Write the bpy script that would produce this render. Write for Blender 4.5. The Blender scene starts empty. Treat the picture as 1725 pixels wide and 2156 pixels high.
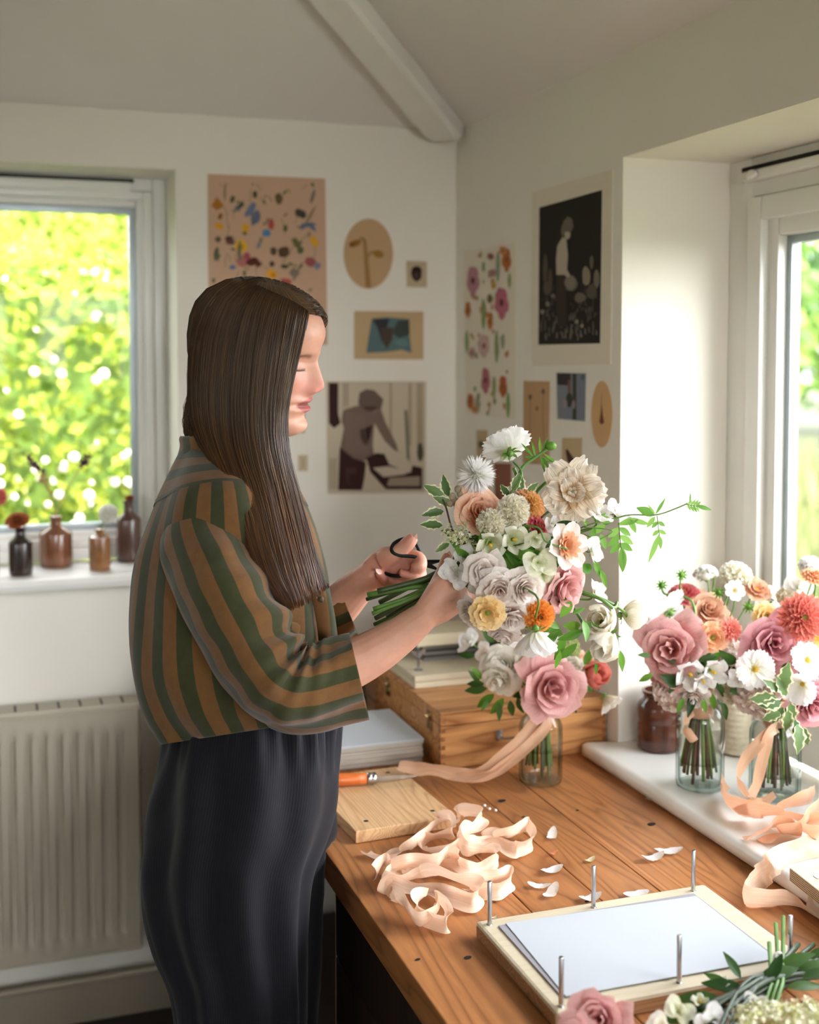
SKY = 1.2; SUN = 6.5; EXPO = 0.8
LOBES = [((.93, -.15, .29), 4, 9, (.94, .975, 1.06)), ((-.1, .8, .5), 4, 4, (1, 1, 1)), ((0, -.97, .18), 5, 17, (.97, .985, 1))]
import bpy, bmesh, math, random
from mathutils import Vector, Matrix, noise
R_ = random.Random(11)
PI = math.pi
C = bpy.context.scene.collection
# ---------------------------------------------------------------- camera measurements
F = 2600.; XP = 862.5; HOR = 745.; TH = math.radians(3.0)
YP = HOR + F*math.tan(TH)
YAW = math.atan(912/F*math.cos(TH))
CAM = Vector((0, 0, 1.58))
FW = Vector((math.sin(YAW)*math.cos(TH), math.cos(YAW)*math.cos(TH), -math.sin(TH)))
RT = Vector((math.cos(YAW), -math.sin(YAW), 0))
UP = RT.cross(FW)
def ray(px, py): return FW + RT*((px-XP)/F) - UP*((py-YP)/F)
def D(px, py, d): return CAM + ray(px, py)*d                    # point at distance d along the view axis
def PZ(px, py, z): r = ray(px, py); return CAM + r*((z-CAM.z)/r.z)
def PY(px, py, y): r = ray(px, py); return CAM + r*(y/r.y)
def PX(px, py, x): r = ray(px, py); return CAM + r*(x/r.x)
XW = 1.16; YB = 2.954; ZC = 2.145; BT = 0.80; ST = 0.83         # right wall, back wall, eaves height, bench top, sill top

# ---------------------------------------------------------------- scene helpers
def lin(h):
    if isinstance(h, str):
        h = h.lstrip('#'); v = [int(h[i:i+2], 16)/255 for i in (0, 2, 4)]
    else: v = [c/255 for c in h]
    return tuple(c/12.92 if c <= .04045 else ((c+.055)/1.055)**2.4 for c in v) + (1.,)
def tag(o, label=None, cat=None, group=None, kind=None):
    if label: o['label'] = label
    if cat: o['category'] = cat
    if group: o['group'] = group
    if kind: o['kind'] = kind
    return o
def empty(name, loc=(0, 0, 0), parent=None):
    o = bpy.data.objects.new(name, None); C.objects.link(o); o.location = loc; o.empty_display_size = .05
    if parent: o.parent = parent
    return o
def thing(name, label, cat, loc=(0, 0, 0), group=None, kind=None): return tag(empty(name, loc), label, cat, group, kind)

class MB:
    """collects shapes (world coordinates) for ONE mesh object"""
    def __init__(s): s.v = []; s.f = []; s.m = []; s.uv = []; s.c = None
    def grid(s, P, mat=0, closed=False, uv=None, capa=False, capb=False):
        n = len(P); m = len(P[0]); b = len(s.v)
        for i in range(n):
            for j in range(m):
                s.v.append(Vector(P[i][j])); s.uv.append(uv(i, j) if uv else (j/max(1, m-1), i/max(1, n-1)))
        for i in range(n-1):
            for j in range(m if closed else m-1):
                k = (j+1) % m
                s.f.append((b+i*m+j, b+i*m+k, b+(i+1)*m+k, b+(i+1)*m+j)); s.m.append(mat)
        if capa: s.f.append(tuple(b+j for j in range(m))[::-1]); s.m.append(mat)
        if capb: s.f.append(tuple(b+(n-1)*m+j for j in range(m))); s.m.append(mat)
        return s
    def poly(s, pts, mat=0, uvs=None):
        b = len(s.v)
        for i, p in enumerate(pts): s.v.append(Vector(p)); s.uv.append(uvs[i] if uvs else (0, 0))
        s.f.append(tuple(range(b, b+len(pts)))); s.m.append(mat); return s
    def box(s, lo, hi, mat=0, M=None, bev=0):
        lo = Vector(lo); hi = Vector(hi)
        if bev:
            bm = bmesh.new(); bmesh.ops.create_cube(bm, size=1)
            for q in bm.verts: q.co = Vector(((lo[i]+hi[i])/2+q.co[i]*(hi[i]-lo[i]) for i in range(3)))
            bmesh.ops.bevel(bm, geom=bm.edges[:], offset=bev, segments=2, affect='EDGES', profile=.6)
            b = len(s.v); bm.verts.index_update()
            for q in bm.verts: s.v.append(M @ q.co if M else q.co.copy()); s.uv.append((0, 0))
            for f in bm.faces: s.f.append(tuple(b+q.index for q in f.verts)); s.m.append(mat)
            bm.free(); return s
        p = [Vector((x, y, z)) for z in (lo.z, hi.z) for y in (lo.y, hi.y) for x in (lo.x, hi.x)]
        if M: p = [M @ q for q in p]
        b = len(s.v); s.v += p; s.uv += [(0, 0)]*8
        for f in ((0, 2, 3, 1), (4, 5, 7, 6), (0, 1, 5, 4), (2, 6, 7, 3), (0, 4, 6, 2), (1, 3, 7, 5)):
            s.f.append(tuple(b+i for i in f)); s.m.append(mat)
        return s
    def tube(s, pts, r, seg=8, mat=0, flat=None):
        pts = [Vector(p) for p in pts]; n = len(pts)
        rr = r if isinstance(r, (list, tuple)) else [r]*n
        t0 = (pts[1]-pts[0]).normalized(); a = t0.orthogonal().normalized(); P = []
        for i in range(n):
            t = (pts[min(i+1, n-1)]-pts[max(i-1, 0)]).normalized()
            a = (a - t*a.dot(t)); a = a.normalized() if a.length > 1e-6 else t.orthogonal().normalized(); b = t.cross(a)
            P.append([pts[i]+(a*math.cos(2*PI*j/seg)+b*math.sin(2*PI*j/seg))*rr[i] for j in range(seg)])
        return s.grid(P, mat, True, capa=True, capb=True)
    def lathe(s, prof, o=(0, 0, 0), seg=28, mat=0, M=None, close=True):
        o = Vector(o); P = []
        for r, z in prof:
            row = [Vector((r*math.cos(2*PI*j/seg), r*math.sin(2*PI*j/seg), z)) for j in range(seg)]
            P.append([(M @ q if M else q+o) for q in row])
        return s.grid(P, mat, True, capa=close, capb=close)
    def ball(s, c, r, mat=0, seg=10, M=None):
        c = Vector(c); rr = Vector(r) if hasattr(r, '__len__') else Vector((r, r, r)); P = []
        for i in range(seg+1):
            a = PI*(.002+.996*i/seg); row = []
            for j in range(seg*2):
                q = Vector((rr.x*math.sin(a)*math.cos(PI*j/seg), rr.y*math.sin(a)*math.sin(PI*j/seg), -rr.z*math.cos(a)))
                row.append(c + (M @ q if M else q))
            P.append(row)
        return s.grid(P, mat, True, capa=True, capb=True)
    def build(s, name, mats, parent=None, smooth=True, auto=None):
        me = bpy.data.meshes.new(name)
        org = Vector((0, 0, 0))
        if parent is not None:
            org = parent_loc(parent)
        elif s.v:
            zs = min(q.z for q in s.v); n = len(s.v)
            org = Vector((sum(q.x for q in s.v)/n, sum(q.y for q in s.v)/n, zs))
        me.from_pydata([q-org for q in s.v], [], s.f)
        if not isinstance(mats, (list, tuple)): mats = [mats]
        for m in mats: me.materials.append(m)
        me.polygons.foreach_set('material_index', s.m)
        ul = me.uv_layers.new(name='UVMap'); fl = []
        for l in me.loops: fl += s.uv[l.vertex_index]
        ul.data.foreach_set('uv', fl)
        if smooth: me.polygons.foreach_set('use_smooth', [True]*len(me.polygons))
        me.update()
        o = bpy.data.objects.new(name, me); C.objects.link(o)
        if parent is not None: o.parent = parent
        else: o.location = org
        if auto:
            bm = bmesh.new(); bm.from_mesh(me)
            for e in bm.edges:
                if len(e.link_faces) == 2 and e.calc_face_angle(0) > auto: e.smooth = False
            bm.to_mesh(me); bm.free()
        return o
def parent_loc(p):
    l = Vector(p.location)
    while p.parent: p = p.parent; l += Vector(p.location)
    return l
def cat_spline(pts, n=8):
    """Catmull-Rom through tuples/vectors of any length"""
    out = []; N = len(pts)
    for i in range(N-1):
        p0, p1, p2, p3 = pts[max(0, i-1)], pts[i], pts[i+1], pts[min(N-1, i+2)]
        for k in range(n):
            t = k/n
            out.append(tuple(.5*(2*b+(c-a)*t+(2*a-5*b+4*c-d)*t*t+(3*b-a-3*c+d)*t**3) for a, b, c, d in zip(p0, p1, p2, p3)))
    out.append(tuple(pts[-1])); return out
def interp(tab, x):
    if x <= tab[0][0]: return tab[0][1]
    for (a, fa), (b, fb) in zip(tab, tab[1:]):
        if x <= b:
            t = (x-a)/(b-a); t = t*t*(3-2*t); return fa+(fb-fa)*t
    return tab[-1][1]

# ---------------------------------------------------------------- materials
def nmat(name):
    m = bpy.data.materials.new(name); m.use_nodes = True; nt = m.node_tree
    b = nt.nodes['Principled BSDF']; return m, nt, b, nt.nodes['Material Output']
_cache = {}
def N(nt, typ, **kw):
    n = nt.nodes.new(typ)
    for k, v in kw.items(): setattr(n, k, v)
    return n
def ramp(nt, stops, fac=None, interp_='LINEAR'):
    r = N(nt, 'ShaderNodeValToRGB'); r.color_ramp.interpolation = interp_
    e = r.color_ramp.elements
    while len(e) > 1: e.remove(e[-1])
    e[0].position = stops[0][0]; e[0].color = stops[0][1]
    for p, c in stops[1:]: q = e.new(p); q.color = c
    if fac is not None: nt.links.new(fac, r.inputs[0])
    return r
def noise_n(nt, scale, vec=None, detail=3, rough=.5, dist=0):
    n = N(nt, 'ShaderNodeTexNoise'); n.inputs['Scale'].default_value = scale; n.inputs['Detail'].default_value = detail
    n.inputs['Roughness'].default_value = rough; n.inputs['Distortion'].default_value = dist
    if vec is not None: nt.links.new(vec, n.inputs['Vector'])
    return n
def bump_n(nt, h, b, strength=.3, dist=.002):
    u = N(nt, 'ShaderNodeBump'); u.inputs['Strength'].default_value = strength; u.inputs['Distance'].default_value = dist
    nt.links.new(h, u.inputs['Height']); nt.links.new(u.outputs[0], b.inputs['Normal']); return u
def plain(name, col, rough=.6, metal=0, spec=.5, var=0, scale=20, bump=0, bscale=80, coat=0):
    if name in _cache: return _cache[name]
    m, nt, b, o = nmat(name); c = lin(col)
    b.inputs['Base Color'].default_value = c; b.inputs['Roughness'].default_value = rough; b.inputs['Metallic'].default_value = metal
    b.inputs['Specular IOR Level'].default_value = spec; b.inputs['Coat Weight'].default_value = coat
    tc = N(nt, 'ShaderNodeTexCoord')
    if var:
        n = noise_n(nt, scale, tc.outputs['Object'], 4)
        r = ramp(nt, [(.25, tuple(x*(1-var) for x in c[:3])+(1,)), (.75, tuple(min(1, x*(1+var)) for x in c[:3])+(1,))], n.outputs['Fac'])
        nt.links.new(r.outputs[0], b.inputs['Base Color'])
    if bump:
        n = noise_n(nt, bscale, tc.outputs['Object'], 3); bump_n(nt, n.outputs['Fac'], b, bump)
    _cache[name] = m; return m
def wood(name, light, dark, axis='y', scale=1., rough=.45, contrast=1., seedv=0., spec=.4, bump=.15):
    """straight plank grain with wandering growth rings, along one axis"""
    m, nt, b, o = nmat(name); L = nt.links
    tc = N(nt, 'ShaderNodeTexCoord'); mp = N(nt, 'ShaderNodeMapping')
    s = {'x': (1.1, 14, 14), 'y': (14, 1.1, 14), 'z': (14, 14, 1.1)}[axis]
    mp.inputs['Scale'].default_value = tuple(q*scale for q in s); mp.inputs['Location'].default_value = (seedv, seedv*.7, seedv*.3)
    geo = N(nt, 'ShaderNodeNewGeometry')
    add = N(nt, 'ShaderNodeVectorMath', operation='MULTIPLY_ADD')      # every plank (island) gets its own piece of tree
    cmb = N(nt, 'ShaderNodeCombineXYZ'); L.new(geo.outputs['Random Per Island'], cmb.inputs[0]); L.new(geo.outputs['Random Per Island'], cmb.inputs[1]); L.new(geo.outputs['Random Per Island'], cmb.inputs[2])
    add.inputs[1].default_value = (3.1, 7.7, 1.9); L.new(cmb.outputs[0], add.inputs[0]); L.new(tc.outputs['Object'], add.inputs[2])
    L.new(add.outputs[0], mp.inputs[0])
    big = noise_n(nt, .55, mp.outputs[0], 2, .5, .3)
    mul = N(nt, 'ShaderNodeMath', operation='MULTIPLY'); mul.inputs[1].default_value = 24.; L.new(big.outputs['Fac'], mul.inputs[0])
    fr = N(nt, 'ShaderNodeMath', operation='FRACT'); L.new(mul.outputs[0], fr.inputs[0])
    fine = noise_n(nt, 9, mp.outputs[0], 5, .65)
    lc, dc = lin(light), lin(dark)
    mid = tuple((a*.6+c*.4) for a, c in zip(lc, dc))
    r1 = ramp(nt, [(0, dc), (.16, mid), (.42, lc), (.74, lc), (.92, mid), (1, dc)], fr.outputs[0])
    r2 = ramp(nt, [(.3, tuple(x*.62 for x in lc[:3])+(1,)), (.7, (1, 1, 1, 1))], fine.outputs['Fac'])
    mx = N(nt, 'ShaderNodeMix', data_type='RGBA', blend_type='MULTIPLY'); mx.inputs[0].default_value = .55*contrast
    L.new(r1.outputs[0], mx.inputs[6]); L.new(r2.outputs[0], mx.inputs[7])
    mean = N(nt, 'ShaderNodeMix', data_type='RGBA'); mean.inputs[0].default_value = min(1, .9*contrast); mean.inputs[6].default_value = lc
    L.new(mx.outputs[2], mean.inputs[7])
    tint = N(nt, 'ShaderNodeHueSaturation'); mr = N(nt, 'ShaderNodeMapRange'); mr.inputs[3].default_value = .85; mr.inputs[4].default_value = 1.12
    L.new(geo.outputs['Random Per Island'], mr.inputs[0]); L.new(mr.outputs[0], tint.inputs['Value']); L.new(mean.outputs[2], tint.inputs['Color'])
    L.new(tint.outputs[0], b.inputs['Base Color']); b.inputs['Roughness'].default_value = rough; b.inputs['Specular IOR Level'].default_value = spec
    if bump: bump_n(nt, fine.outputs['Fac'], b, bump, .001)
    return m
def thin_glass(name, tint, edge=.5, rough=.02, refl=1.):
    """clear thin-walled glass: see-through, mirror-like at grazing angles, faintly tinted at its edges"""
    m, nt, b, o = nmat(name); L = nt.links; nt.nodes.remove(b)
    tr = N(nt, 'ShaderNodeBsdfTransparent'); gl = N(nt, 'ShaderNodeBsdfGlossy'); gl.inputs['Roughness'].default_value = rough
    lw = N(nt, 'ShaderNodeLayerWeight'); lw.inputs['Blend'].default_value = .35
    r = ramp(nt, [(0, (1, 1, 1, 1)), (.5, tuple(1-(1-x)*.2 for x in tint)+(1,)), (.8, tuple(x*.75 for x in tint)+(1,)), (1, tuple(x*.3 for x in tint)+(1,))], lw.outputs['Facing'])
    L.new(r.outputs[0], tr.inputs[0])
    fr = ramp(nt, [(0, (.03,)*3+(1,)), (.5, (.05,)*3+(1,)), (.8, (.18,)*3+(1,)), (1, (.8,)*3+(1,))], lw.outputs['Facing']); lw.inputs['Blend'].default_value = .5
    ml = N(nt, 'ShaderNodeMath', operation='MULTIPLY'); ml.inputs[1].default_value = refl; L.new(fr.outputs[0], ml.inputs[0])
    mx = N(nt, 'ShaderNodeMixShader'); L.new(ml.outputs[0], mx.inputs[0]); L.new(tr.outputs[0], mx.inputs[1]); L.new(gl.outputs[0], mx.inputs[2])
    L.new(mx.outputs[0], o.inputs[0]); return m
def petal_mat(name, stops, transl=.35, veins=.12, rough=.55, vscale=60, streak=None):
    """petal pigment runs from the base (UV v = 0) to the rim (v = 1); light passes through"""
    if name in _cache: return _cache[name]
    m, nt, b, o = nmat(name); L = nt.links
    uv = N(nt, 'ShaderNodeUVMap'); sp = N(nt, 'ShaderNodeSeparateXYZ'); L.new(uv.outputs[0], sp.inputs[0])
    mp = N(nt, 'ShaderNodeMapping'); mp.inputs['Scale'].default_value = (vscale, 3, 1); L.new(uv.outputs[0], mp.inputs[0])
    n = noise_n(nt, 1., mp.outputs[0], 3)
    ad = N(nt, 'ShaderNodeMath', operation='MULTIPLY_ADD'); ad.inputs[1].default_value = .3; L.new(n.outputs['Fac'], ad.inputs[0])
    sb = N(nt, 'ShaderNodeMath', operation='SUBTRACT'); sb.inputs[1].default_value = .15; L.new(ad.outputs[0], sb.inputs[0]); L.new(sp.outputs[1], ad.inputs[2])
    r = ramp(nt, [(p, lin(c)) for p, c in stops], sb.outputs[0])
    r2 = ramp(nt, [(.35, (1-veins*1.3, 1-veins*1.5, 1-veins*1.5, 1)), (.65, (1, 1, 1, 1))], n.outputs['Fac'])
    mx = N(nt, 'ShaderNodeMix', data_type='RGBA', blend_type='MULTIPLY'); mx.inputs[0].default_value = 1
    L.new(r.outputs[0], mx.inputs[6]); L.new(r2.outputs[0], mx.inputs[7])
    L.new(mx.outputs[2], b.inputs['Base Color']); b.inputs['Roughness'].default_value = rough; b.inputs['Specular IOR Level'].default_value = .25
    t = N(nt, 'ShaderNodeBsdfTranslucent'); L.new(mx.outputs[2], t.inputs[0])
    ms = N(nt, 'ShaderNodeMixShader'); ms.inputs[0].default_value = transl; L.new(b.outputs[0], ms.inputs[1]); L.new(t.outputs[0], ms.inputs[2])
    L.new(ms.outputs[0], o.inputs[0]); bump_n(nt, n.outputs['Fac'], b, .15, .001)
    _cache[name] = m; return m
def leaf_mat(name, c1, c2, margin=None, transl=.35, rough=.4):
    """leaf green that varies leaf by leaf, with an optional cream margin"""
    if name in _cache: return _cache[name]
    m, nt, b, o = nmat(name); L = nt.links
    g = N(nt, 'ShaderNodeNewGeometry'); r = ramp(nt, [(0, lin(c1)), (1, lin(c2))], g.outputs['Random Per Island'])
    col = r.outputs[0]
    if margin:
        uv = N(nt, 'ShaderNodeUVMap'); sp = N(nt, 'ShaderNodeSeparateXYZ'); L.new(uv.outputs[0], sp.inputs[0])
        a = N(nt, 'ShaderNodeMath', operation='SUBTRACT'); a.inputs[1].default_value = .5; L.new(sp.outputs[0], a.inputs[0])
        ab = N(nt, 'ShaderNodeMath', operation='ABSOLUTE'); L.new(a.outputs[0], ab.inputs[0])
        n = noise_n(nt, 9, uv.outputs[0], 2); k = N(nt, 'ShaderNodeMath', operation='MULTIPLY_ADD'); k.inputs[1].default_value = .22; L.new(n.outputs['Fac'], k.inputs[0]); L.new(ab.outputs[0], k.inputs[2])
        rr = ramp(nt, [(.46, (0, 0, 0, 1)), (.5, (1, 1, 1, 1))], k.outputs[0])
        mx = N(nt, 'ShaderNodeMix', data_type='RGBA'); L.new(rr.outputs[0], mx.inputs[0]); L.new(col, mx.inputs[6]); mx.inputs[7].default_value = lin(margin); col = mx.outputs[2]
    L.new(col, b.inputs['Base Color']); b.inputs['Roughness'].default_value = rough; b.inputs['Specular IOR Level'].default_value = .3
    t = N(nt, 'ShaderNodeBsdfTranslucent'); L.new(col, t.inputs[0])
    ms = N(nt, 'ShaderNodeMixShader'); ms.inputs[0].default_value = transl; L.new(b.outputs[0], ms.inputs[1]); L.new(t.outputs[0], ms.inputs[2]); L.new(ms.outputs[0], o.inputs[0])
    _cache[name] = m; return m

WALL = plain('wall paint', (232, 226, 214), .85, var=.03, scale=1.5, bump=.08, bscale=35)
CEIL = plain('ceiling paint', (228, 223, 217), .9, var=.03, scale=1.2, bump=.08, bscale=30)
WHITE = plain('white gloss paint', (233, 230, 222), .35, var=.02, scale=4)
UPVC = plain('white window plastic', (232, 230, 224), .3)
SILLW = plain('painted sill', (232, 229, 222), .3, var=.03, scale=5)
FLOORM = plain('dark stone floor', (44, 37, 31), .6, var=.3, scale=3, bump=.2, bscale=10)
STEEL = plain('steel', (190, 190, 192), .25, 1)
BLACKM = plain('black iron', (22, 23, 24), .45, .6)
DARKGAP = plain('dark hole', (22, 15, 10), .9)
# ================================================================ THE ROOM
def struct(o): o['kind'] = 'structure'; return o
XL = -2.6; YF = -1.7
r0 = ray(740, 0)
tt = (YB-XW)/(r0.y-r0.x); hp = CAM + r0*tt
HS = (hp.z-ZC)/(XW-hp.x)                                             # rise per metre away from the wall
# floor, walls
struct(MB().box((XL-.3, YF-.3, -.12), (XW+.25, YB+.3, 0)).build('floor', FLOORM, smooth=False))
W1 = (-.75, .4507, 1.04, 2.0135); W2 = (.25, 2.09, .80, 1.951); W3 = (-1.3, .7, .95, 2.05)
m = MB(); t1 = YB+.3; HT = ZC+.04
m.box((XL-.3, YB, -.1), (W1[0], t1, HT)); m.box((W1[1], YB, -.1), (XW+.25, t1, HT)); m.box((W1[0], YB, -.1), (W1[1], t1, W1[2])); m.box((W1[0], YB, W1[3]), (W1[1], t1, HT))
struct(m.build('wall_back', WALL, smooth=False))
m = MB(); t2 = XW+.36
m.box((XW, YF, -.1), (t2, W2[0], HT)); m.box((XW, W2[1], -.1), (t2, YB+.2, HT)); m.box((XW, W2[0], -.1), (t2, W2[1], W2[2])); m.box((XW, W2[0], W2[3]), (t2, W2[1], HT))
struct(m.build('wall_right', WALL, smooth=False))
m = MB(); x1 = XL; x0 = XL-.3
m.box((x0, YF, -.1), (x1, W3[0], HT)); m.box((x0, W3[1], -.1), (x1, YB+.2, HT)); m.box((x0, W3[0], -.1), (x1, W3[1], W3[2])); m.box((x0, W3[0], W3[3]), (x1, W3[1], HT))
struct(m.build('wall_left', WALL, smooth=False))
W4 = (-.5, 1.05, 1.3, 2.1)
m = MB(); m.box((XL-.3, YF-.2, -.1), (W4[0], YF, 4.2)); m.box((W4[1], YF-.2, -.1), (t2, YF, 4.2)); m.box((W4[0], YF-.2, -.1), (W4[1], YF, W4[2])); m.box((W4[0], YF-.2, W4[3]), (W4[1], YF, 4.2))
struct(m.build('wall_front', WALL, smooth=False))
# hipped ceiling: a slope above the back wall, one above the window wall and one on the left
xm = (XL+XW)/2; dh = (XW-XL)/2; H0 = Vector((xm, YB-dh, ZC+dh*HS)); H1 = Vector((xm, YF, ZC+dh*HS)); e = .3
dz = Vector((0, 0, -e*HS))
m = MB()
a = Vector((XL-e, YB+e, ZC-e*HS)); b = Vector((XW+e, YB+e, ZC-e*HS)); c = Vector((XW+e, YF-.2, ZC-e*HS)); d = Vector((XL-e, YF-.2, ZC-e*HS))
H1b = Vector((xm, YF-.2, H0.z))
m.poly([a, b, H0]); m.poly([b, c, H1b, H0]); m.poly([d, a, H0, H1b])
o = m.build('ceiling', CEIL, smooth=False); struct(o)
sm = o.modifiers.new('thick', 'SOLIDIFY'); sm.thickness = .12; sm.offset = -1
# painted hip beam running up from the corner of the room
u = Vector((-1, -1, HS)).normalized(); sd = Vector((1, -1, 0)).normalized(); nrm = u.cross(sd).normalized()
if nrm.z > 0: nrm = -nrm
m = MB(); base = Vector((XW, YB, ZC)) + u*.035
P = []
for k, (tw, td) in enumerate([(.036, .035), (.042, .052), (.046, .06), (.046, .06)]):
    q = base + u*[0, .012, .05, 2.6][k]
    P.append([q+sd*tw-nrm*.1, q-sd*tw-nrm*.1, q-sd*tw+nrm*(td-.01), q-sd*(tw-.008)+nrm*td, q+sd*(tw-.008)+nrm*td, q+sd*tw+nrm*(td-.01)])
m.grid(P, 0, True, capa=True, capb=True)
tag(m.build('ceiling_beam', WHITE, smooth=False), kind='structure')
# skirting
struct(MB().box((XL, YB-.018, 0), (XW-.02, YB, .11), bev=.004).build('baseboard_back', plain('skirting paint', (150, 138, 120), .5)))

# ---------------------------------------------------------------- windows
PANE = thin_glass('window glass', (.97, 1, .985), refl=.12)
SPACER = plain('glazing spacer', (176, 186, 190), .4, .5)
def frame_rect(m, ax, depth0, depth1, lo, hi, w, mat=0, bev=.004, wb=None):
    """four members round an opening: ax 'y' = in the xz plane, ax 'x' = in the yz plane; lo / hi = (horizontal, z)"""
    wb = wb or w
    def bx(h0, h1, z0, z1):
        if ax == 'y': m.box((h0, depth0, z0), (h1, depth1, z1), mat, bev=bev)
        else: m.box((depth0, h0, z0), (depth1, h1, z1), mat, bev=bev)
    bx(lo[0], lo[0]+w, lo[1], hi[1]); bx(hi[0]-w, hi[0], lo[1], hi[1])
    bx(lo[0]+w, hi[0]-w, hi[1]-w, hi[1]); bx(lo[0]+w, hi[0]-w, lo[1], lo[1]+wb)
def window(name, ax, d, lo, hi, fw_, sw, mull, vent=None, inward=-1):
    w = struct(empty(name, ((lo[0]+hi[0])/2, d, lo[1]) if ax == 'y' else (d, (lo[0]+hi[0])/2, lo[1])))
    s = inward
    m = MB(); frame_rect(m, ax, *sorted((d, d-s*.075)), lo, hi, fw_)
    for q in mull:
        if ax == 'y': m.box((q-.03, d, lo[1]+fw_), (q+.03, d-s*.07, hi[1]-fw_), bev=.004)
        else: m.box((min(d, d-s*.07), q-.03, lo[1]+fw_), (max(d, d-s*.07), q+.03, hi[1]-fw_), bev=.004)
    m.build('window_frame', UPVC, w, auto=.6)
    cuts = [lo[0]+fw_]
    for q in sorted(mull): cuts += [q-.03, q+.03]
    cuts.append(hi[0]-fw_)
    for i in range(0, len(cuts), 2):
        l2 = (cuts[i]+.002, lo[1]+fw_+.002); h2 = (cuts[i+1]-.002, hi[1]-fw_-.002)
        m = MB(); frame_rect(m, ax, *sorted((d+s*.012, d-s*.06)), l2, h2, sw*.55, bev=.005)
        l3 = (l2[0]+sw*.5, l2[1]+sw*.5); h3 = (h2[0]-sw*.5, h2[1]-sw*.5)
        frame_rect(m, ax, *sorted((d-s*.004, d-s*.05)), l3, h3, sw*.45, bev=.006)
        sash = m.build('sash', UPVC, w, auto=.6)
        l4 = (l3[0]+sw*.4, l3[1]+sw*.4); h4 = (h3[0]-sw*.4, h3[1]-sw*.4)
        m = MB(); frame_rect(m, ax, *sorted((d-s*.024, d-s*.044)), l4, h4, .018, bev=.001); m.build('glazing_spacer', SPACER, sash)
        m = MB()
        for dd in (d-s*.022, d-s*.046):
            if ax == 'y': m.poly([(l4[0], dd, l4[1]), (h4[0], dd, l4[1]), (h4[0], dd, h4[1]), (l4[0], dd, h4[1])])
            else: m.poly([(dd, l4[0], l4[1]), (dd, h4[0], l4[1]), (dd, h4[0], h4[1]), (dd, l4[0], h4[1])])
        m.build('pane', PANE, sash, smooth=False)
    return w
w1 = window('window_1', 'y', YB+.17, (W1[0], 1.072), (W1[1], W1[3]), .032, .04, [-.16])
m = MB(); y0 = YB+.17
m.box((-.5, y0-.014, 1.977), (.365, y0+.002, 2.001), bev=.004); m.build('trickle_vent', UPVC, w1)
MB().box((-.5, y0-.010, 2.001), (.372, y0+.002, 2.0085)).build('vent_slot', DARKGAP, w1, smooth=False)
m = MB(); P = []
for y, z in ((YB-.008, 1.04), (YB-.05, 1.04), (YB-.056, 1.043), (YB-.06, 1.055), (YB-.056, 1.067), (YB-.05, 1.07), (YB+.172, 1.07)): P.append([(W1[0]+.001-(.03 if y < YB else 0), y, z), (W1[1]-.001-(0 if y < YB else 0), y, z)])
m.grid(P); m.poly([P[i][0] for i in range(7)]); m.poly([P[i][1] for i in range(6, -1, -1)])
m.build('window_sill', SILLW, w1, smooth=False)

w2 = window('window_2', 'x', XW+.235, (W2[0], .84), (W2[1], W2[3]), .075, .08, [1.05])
x0 = XW+.235
MB().box((x0-.016, .4, 1.905), (x0+.002, 2.03, 1.925), bev=.004).build('trickle_vent', UPVC, w2)
MB().box((x0-.010, .4, 1.925), (x0+.002, 2.035, 1.9335)).build('vent_slot', DARKGAP, w2, smooth=False)
m = MB(); m.ball((x0-.02, 1.99, 1.915), (.006, .018, .009)); m.build('vent_knob', UPVC, w2)
m = MB(); P = []; n_ = 9
prof = [(1.3935, .83), (1.20, .83)] + [(1.105-.0155*math.sin(PI*k/n_)-.0, .8155+.0145*math.cos(PI*k/n_)) for k in range(n_+1)] + [(1.158, .801)]
for k, y in enumerate((2.118, 2.112, 2.098, 1.9, 1.4, .25)):
    ins = (.0135, .004, 0, 0, 0, 0)[k]
    P.append([(max(q[0], 1.0895+ins) if q[0] < 1.157 else q[0], y, .8155+(q[1]-.8155)*(1-ins*35)) for q in prof])
m.grid(P, capa=True)
# the part in front of the wall has a horn past the opening; inside the opening it stops at the reveal
for q in m.v:
    if q.y > 2.0885 and q.x > XW-.002: q.y = 2.0885
m.build('window_sill', SILLW, w2, auto=.9)
w3 = window('fill_window_left', 'x', XL-.12, (W3[0], W3[2]), (W3[1], W3[3]), .06, .06, [-.3], inward=1)  # unseen window, added to let fill light in from the left

w4 = window('fill_window_front', 'y', YF-.1, (W4[0], W4[2]), (W4[1], W4[3]), .06, .06, [.28], inward=1)  # unseen window behind the camera, added for frontal fill light
# ================================================================ OUTSIDE
GRASS = plain('meadow', (84, 90, 58), .9, var=.35, scale=.6)
EARTH = plain('earth and lawn', (78, 100, 40), .95, var=.4, scale=2)
m = MB(); m.poly([(-40, 3.3, -.3), (60, 3.3, -.3), (60, 70, -.3), (-40, 70, -.3)]); m.poly([(1.6, -40, -.3), (60, -40, -.3), (60, 3.3, -.3), (1.6, 3.3, -.3)]); m.poly([(-40, -40, -.3), (-3.2, -40, -.3), (-3.2, 3.3, -.3), (-40, 3.3, -.3)])
struct(m.build('ground', GRASS, smooth=False))
def leafquad(m, p, n, s, asp=.6, mat=0, rr=R_):
    t = n.orthogonal().normalized(); t.rotate(Matrix.Rotation(rr.random()*6.28, 3, n)); b = n.cross(t)
    q = len(m.v); m.v += [p-t*s*.5, p+b*s*asp*.5+n*s*.12, p+t*s*.5, p-b*s*asp*.5+n*s*.12]; m.uv += [(0, 0)]*4
    m.f.append((q, q+1, q+2, q+3)); m.m.append(mat)
def rv(r, z=1.): return Vector((r.uniform(-1, 1), r.uniform(-1, 1), r.uniform(-1, 1)*z))
HEDGE = leaf_mat('hedge leaf', (78, 110, 30), (178, 186, 74), transl=.45, rough=.28)
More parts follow.
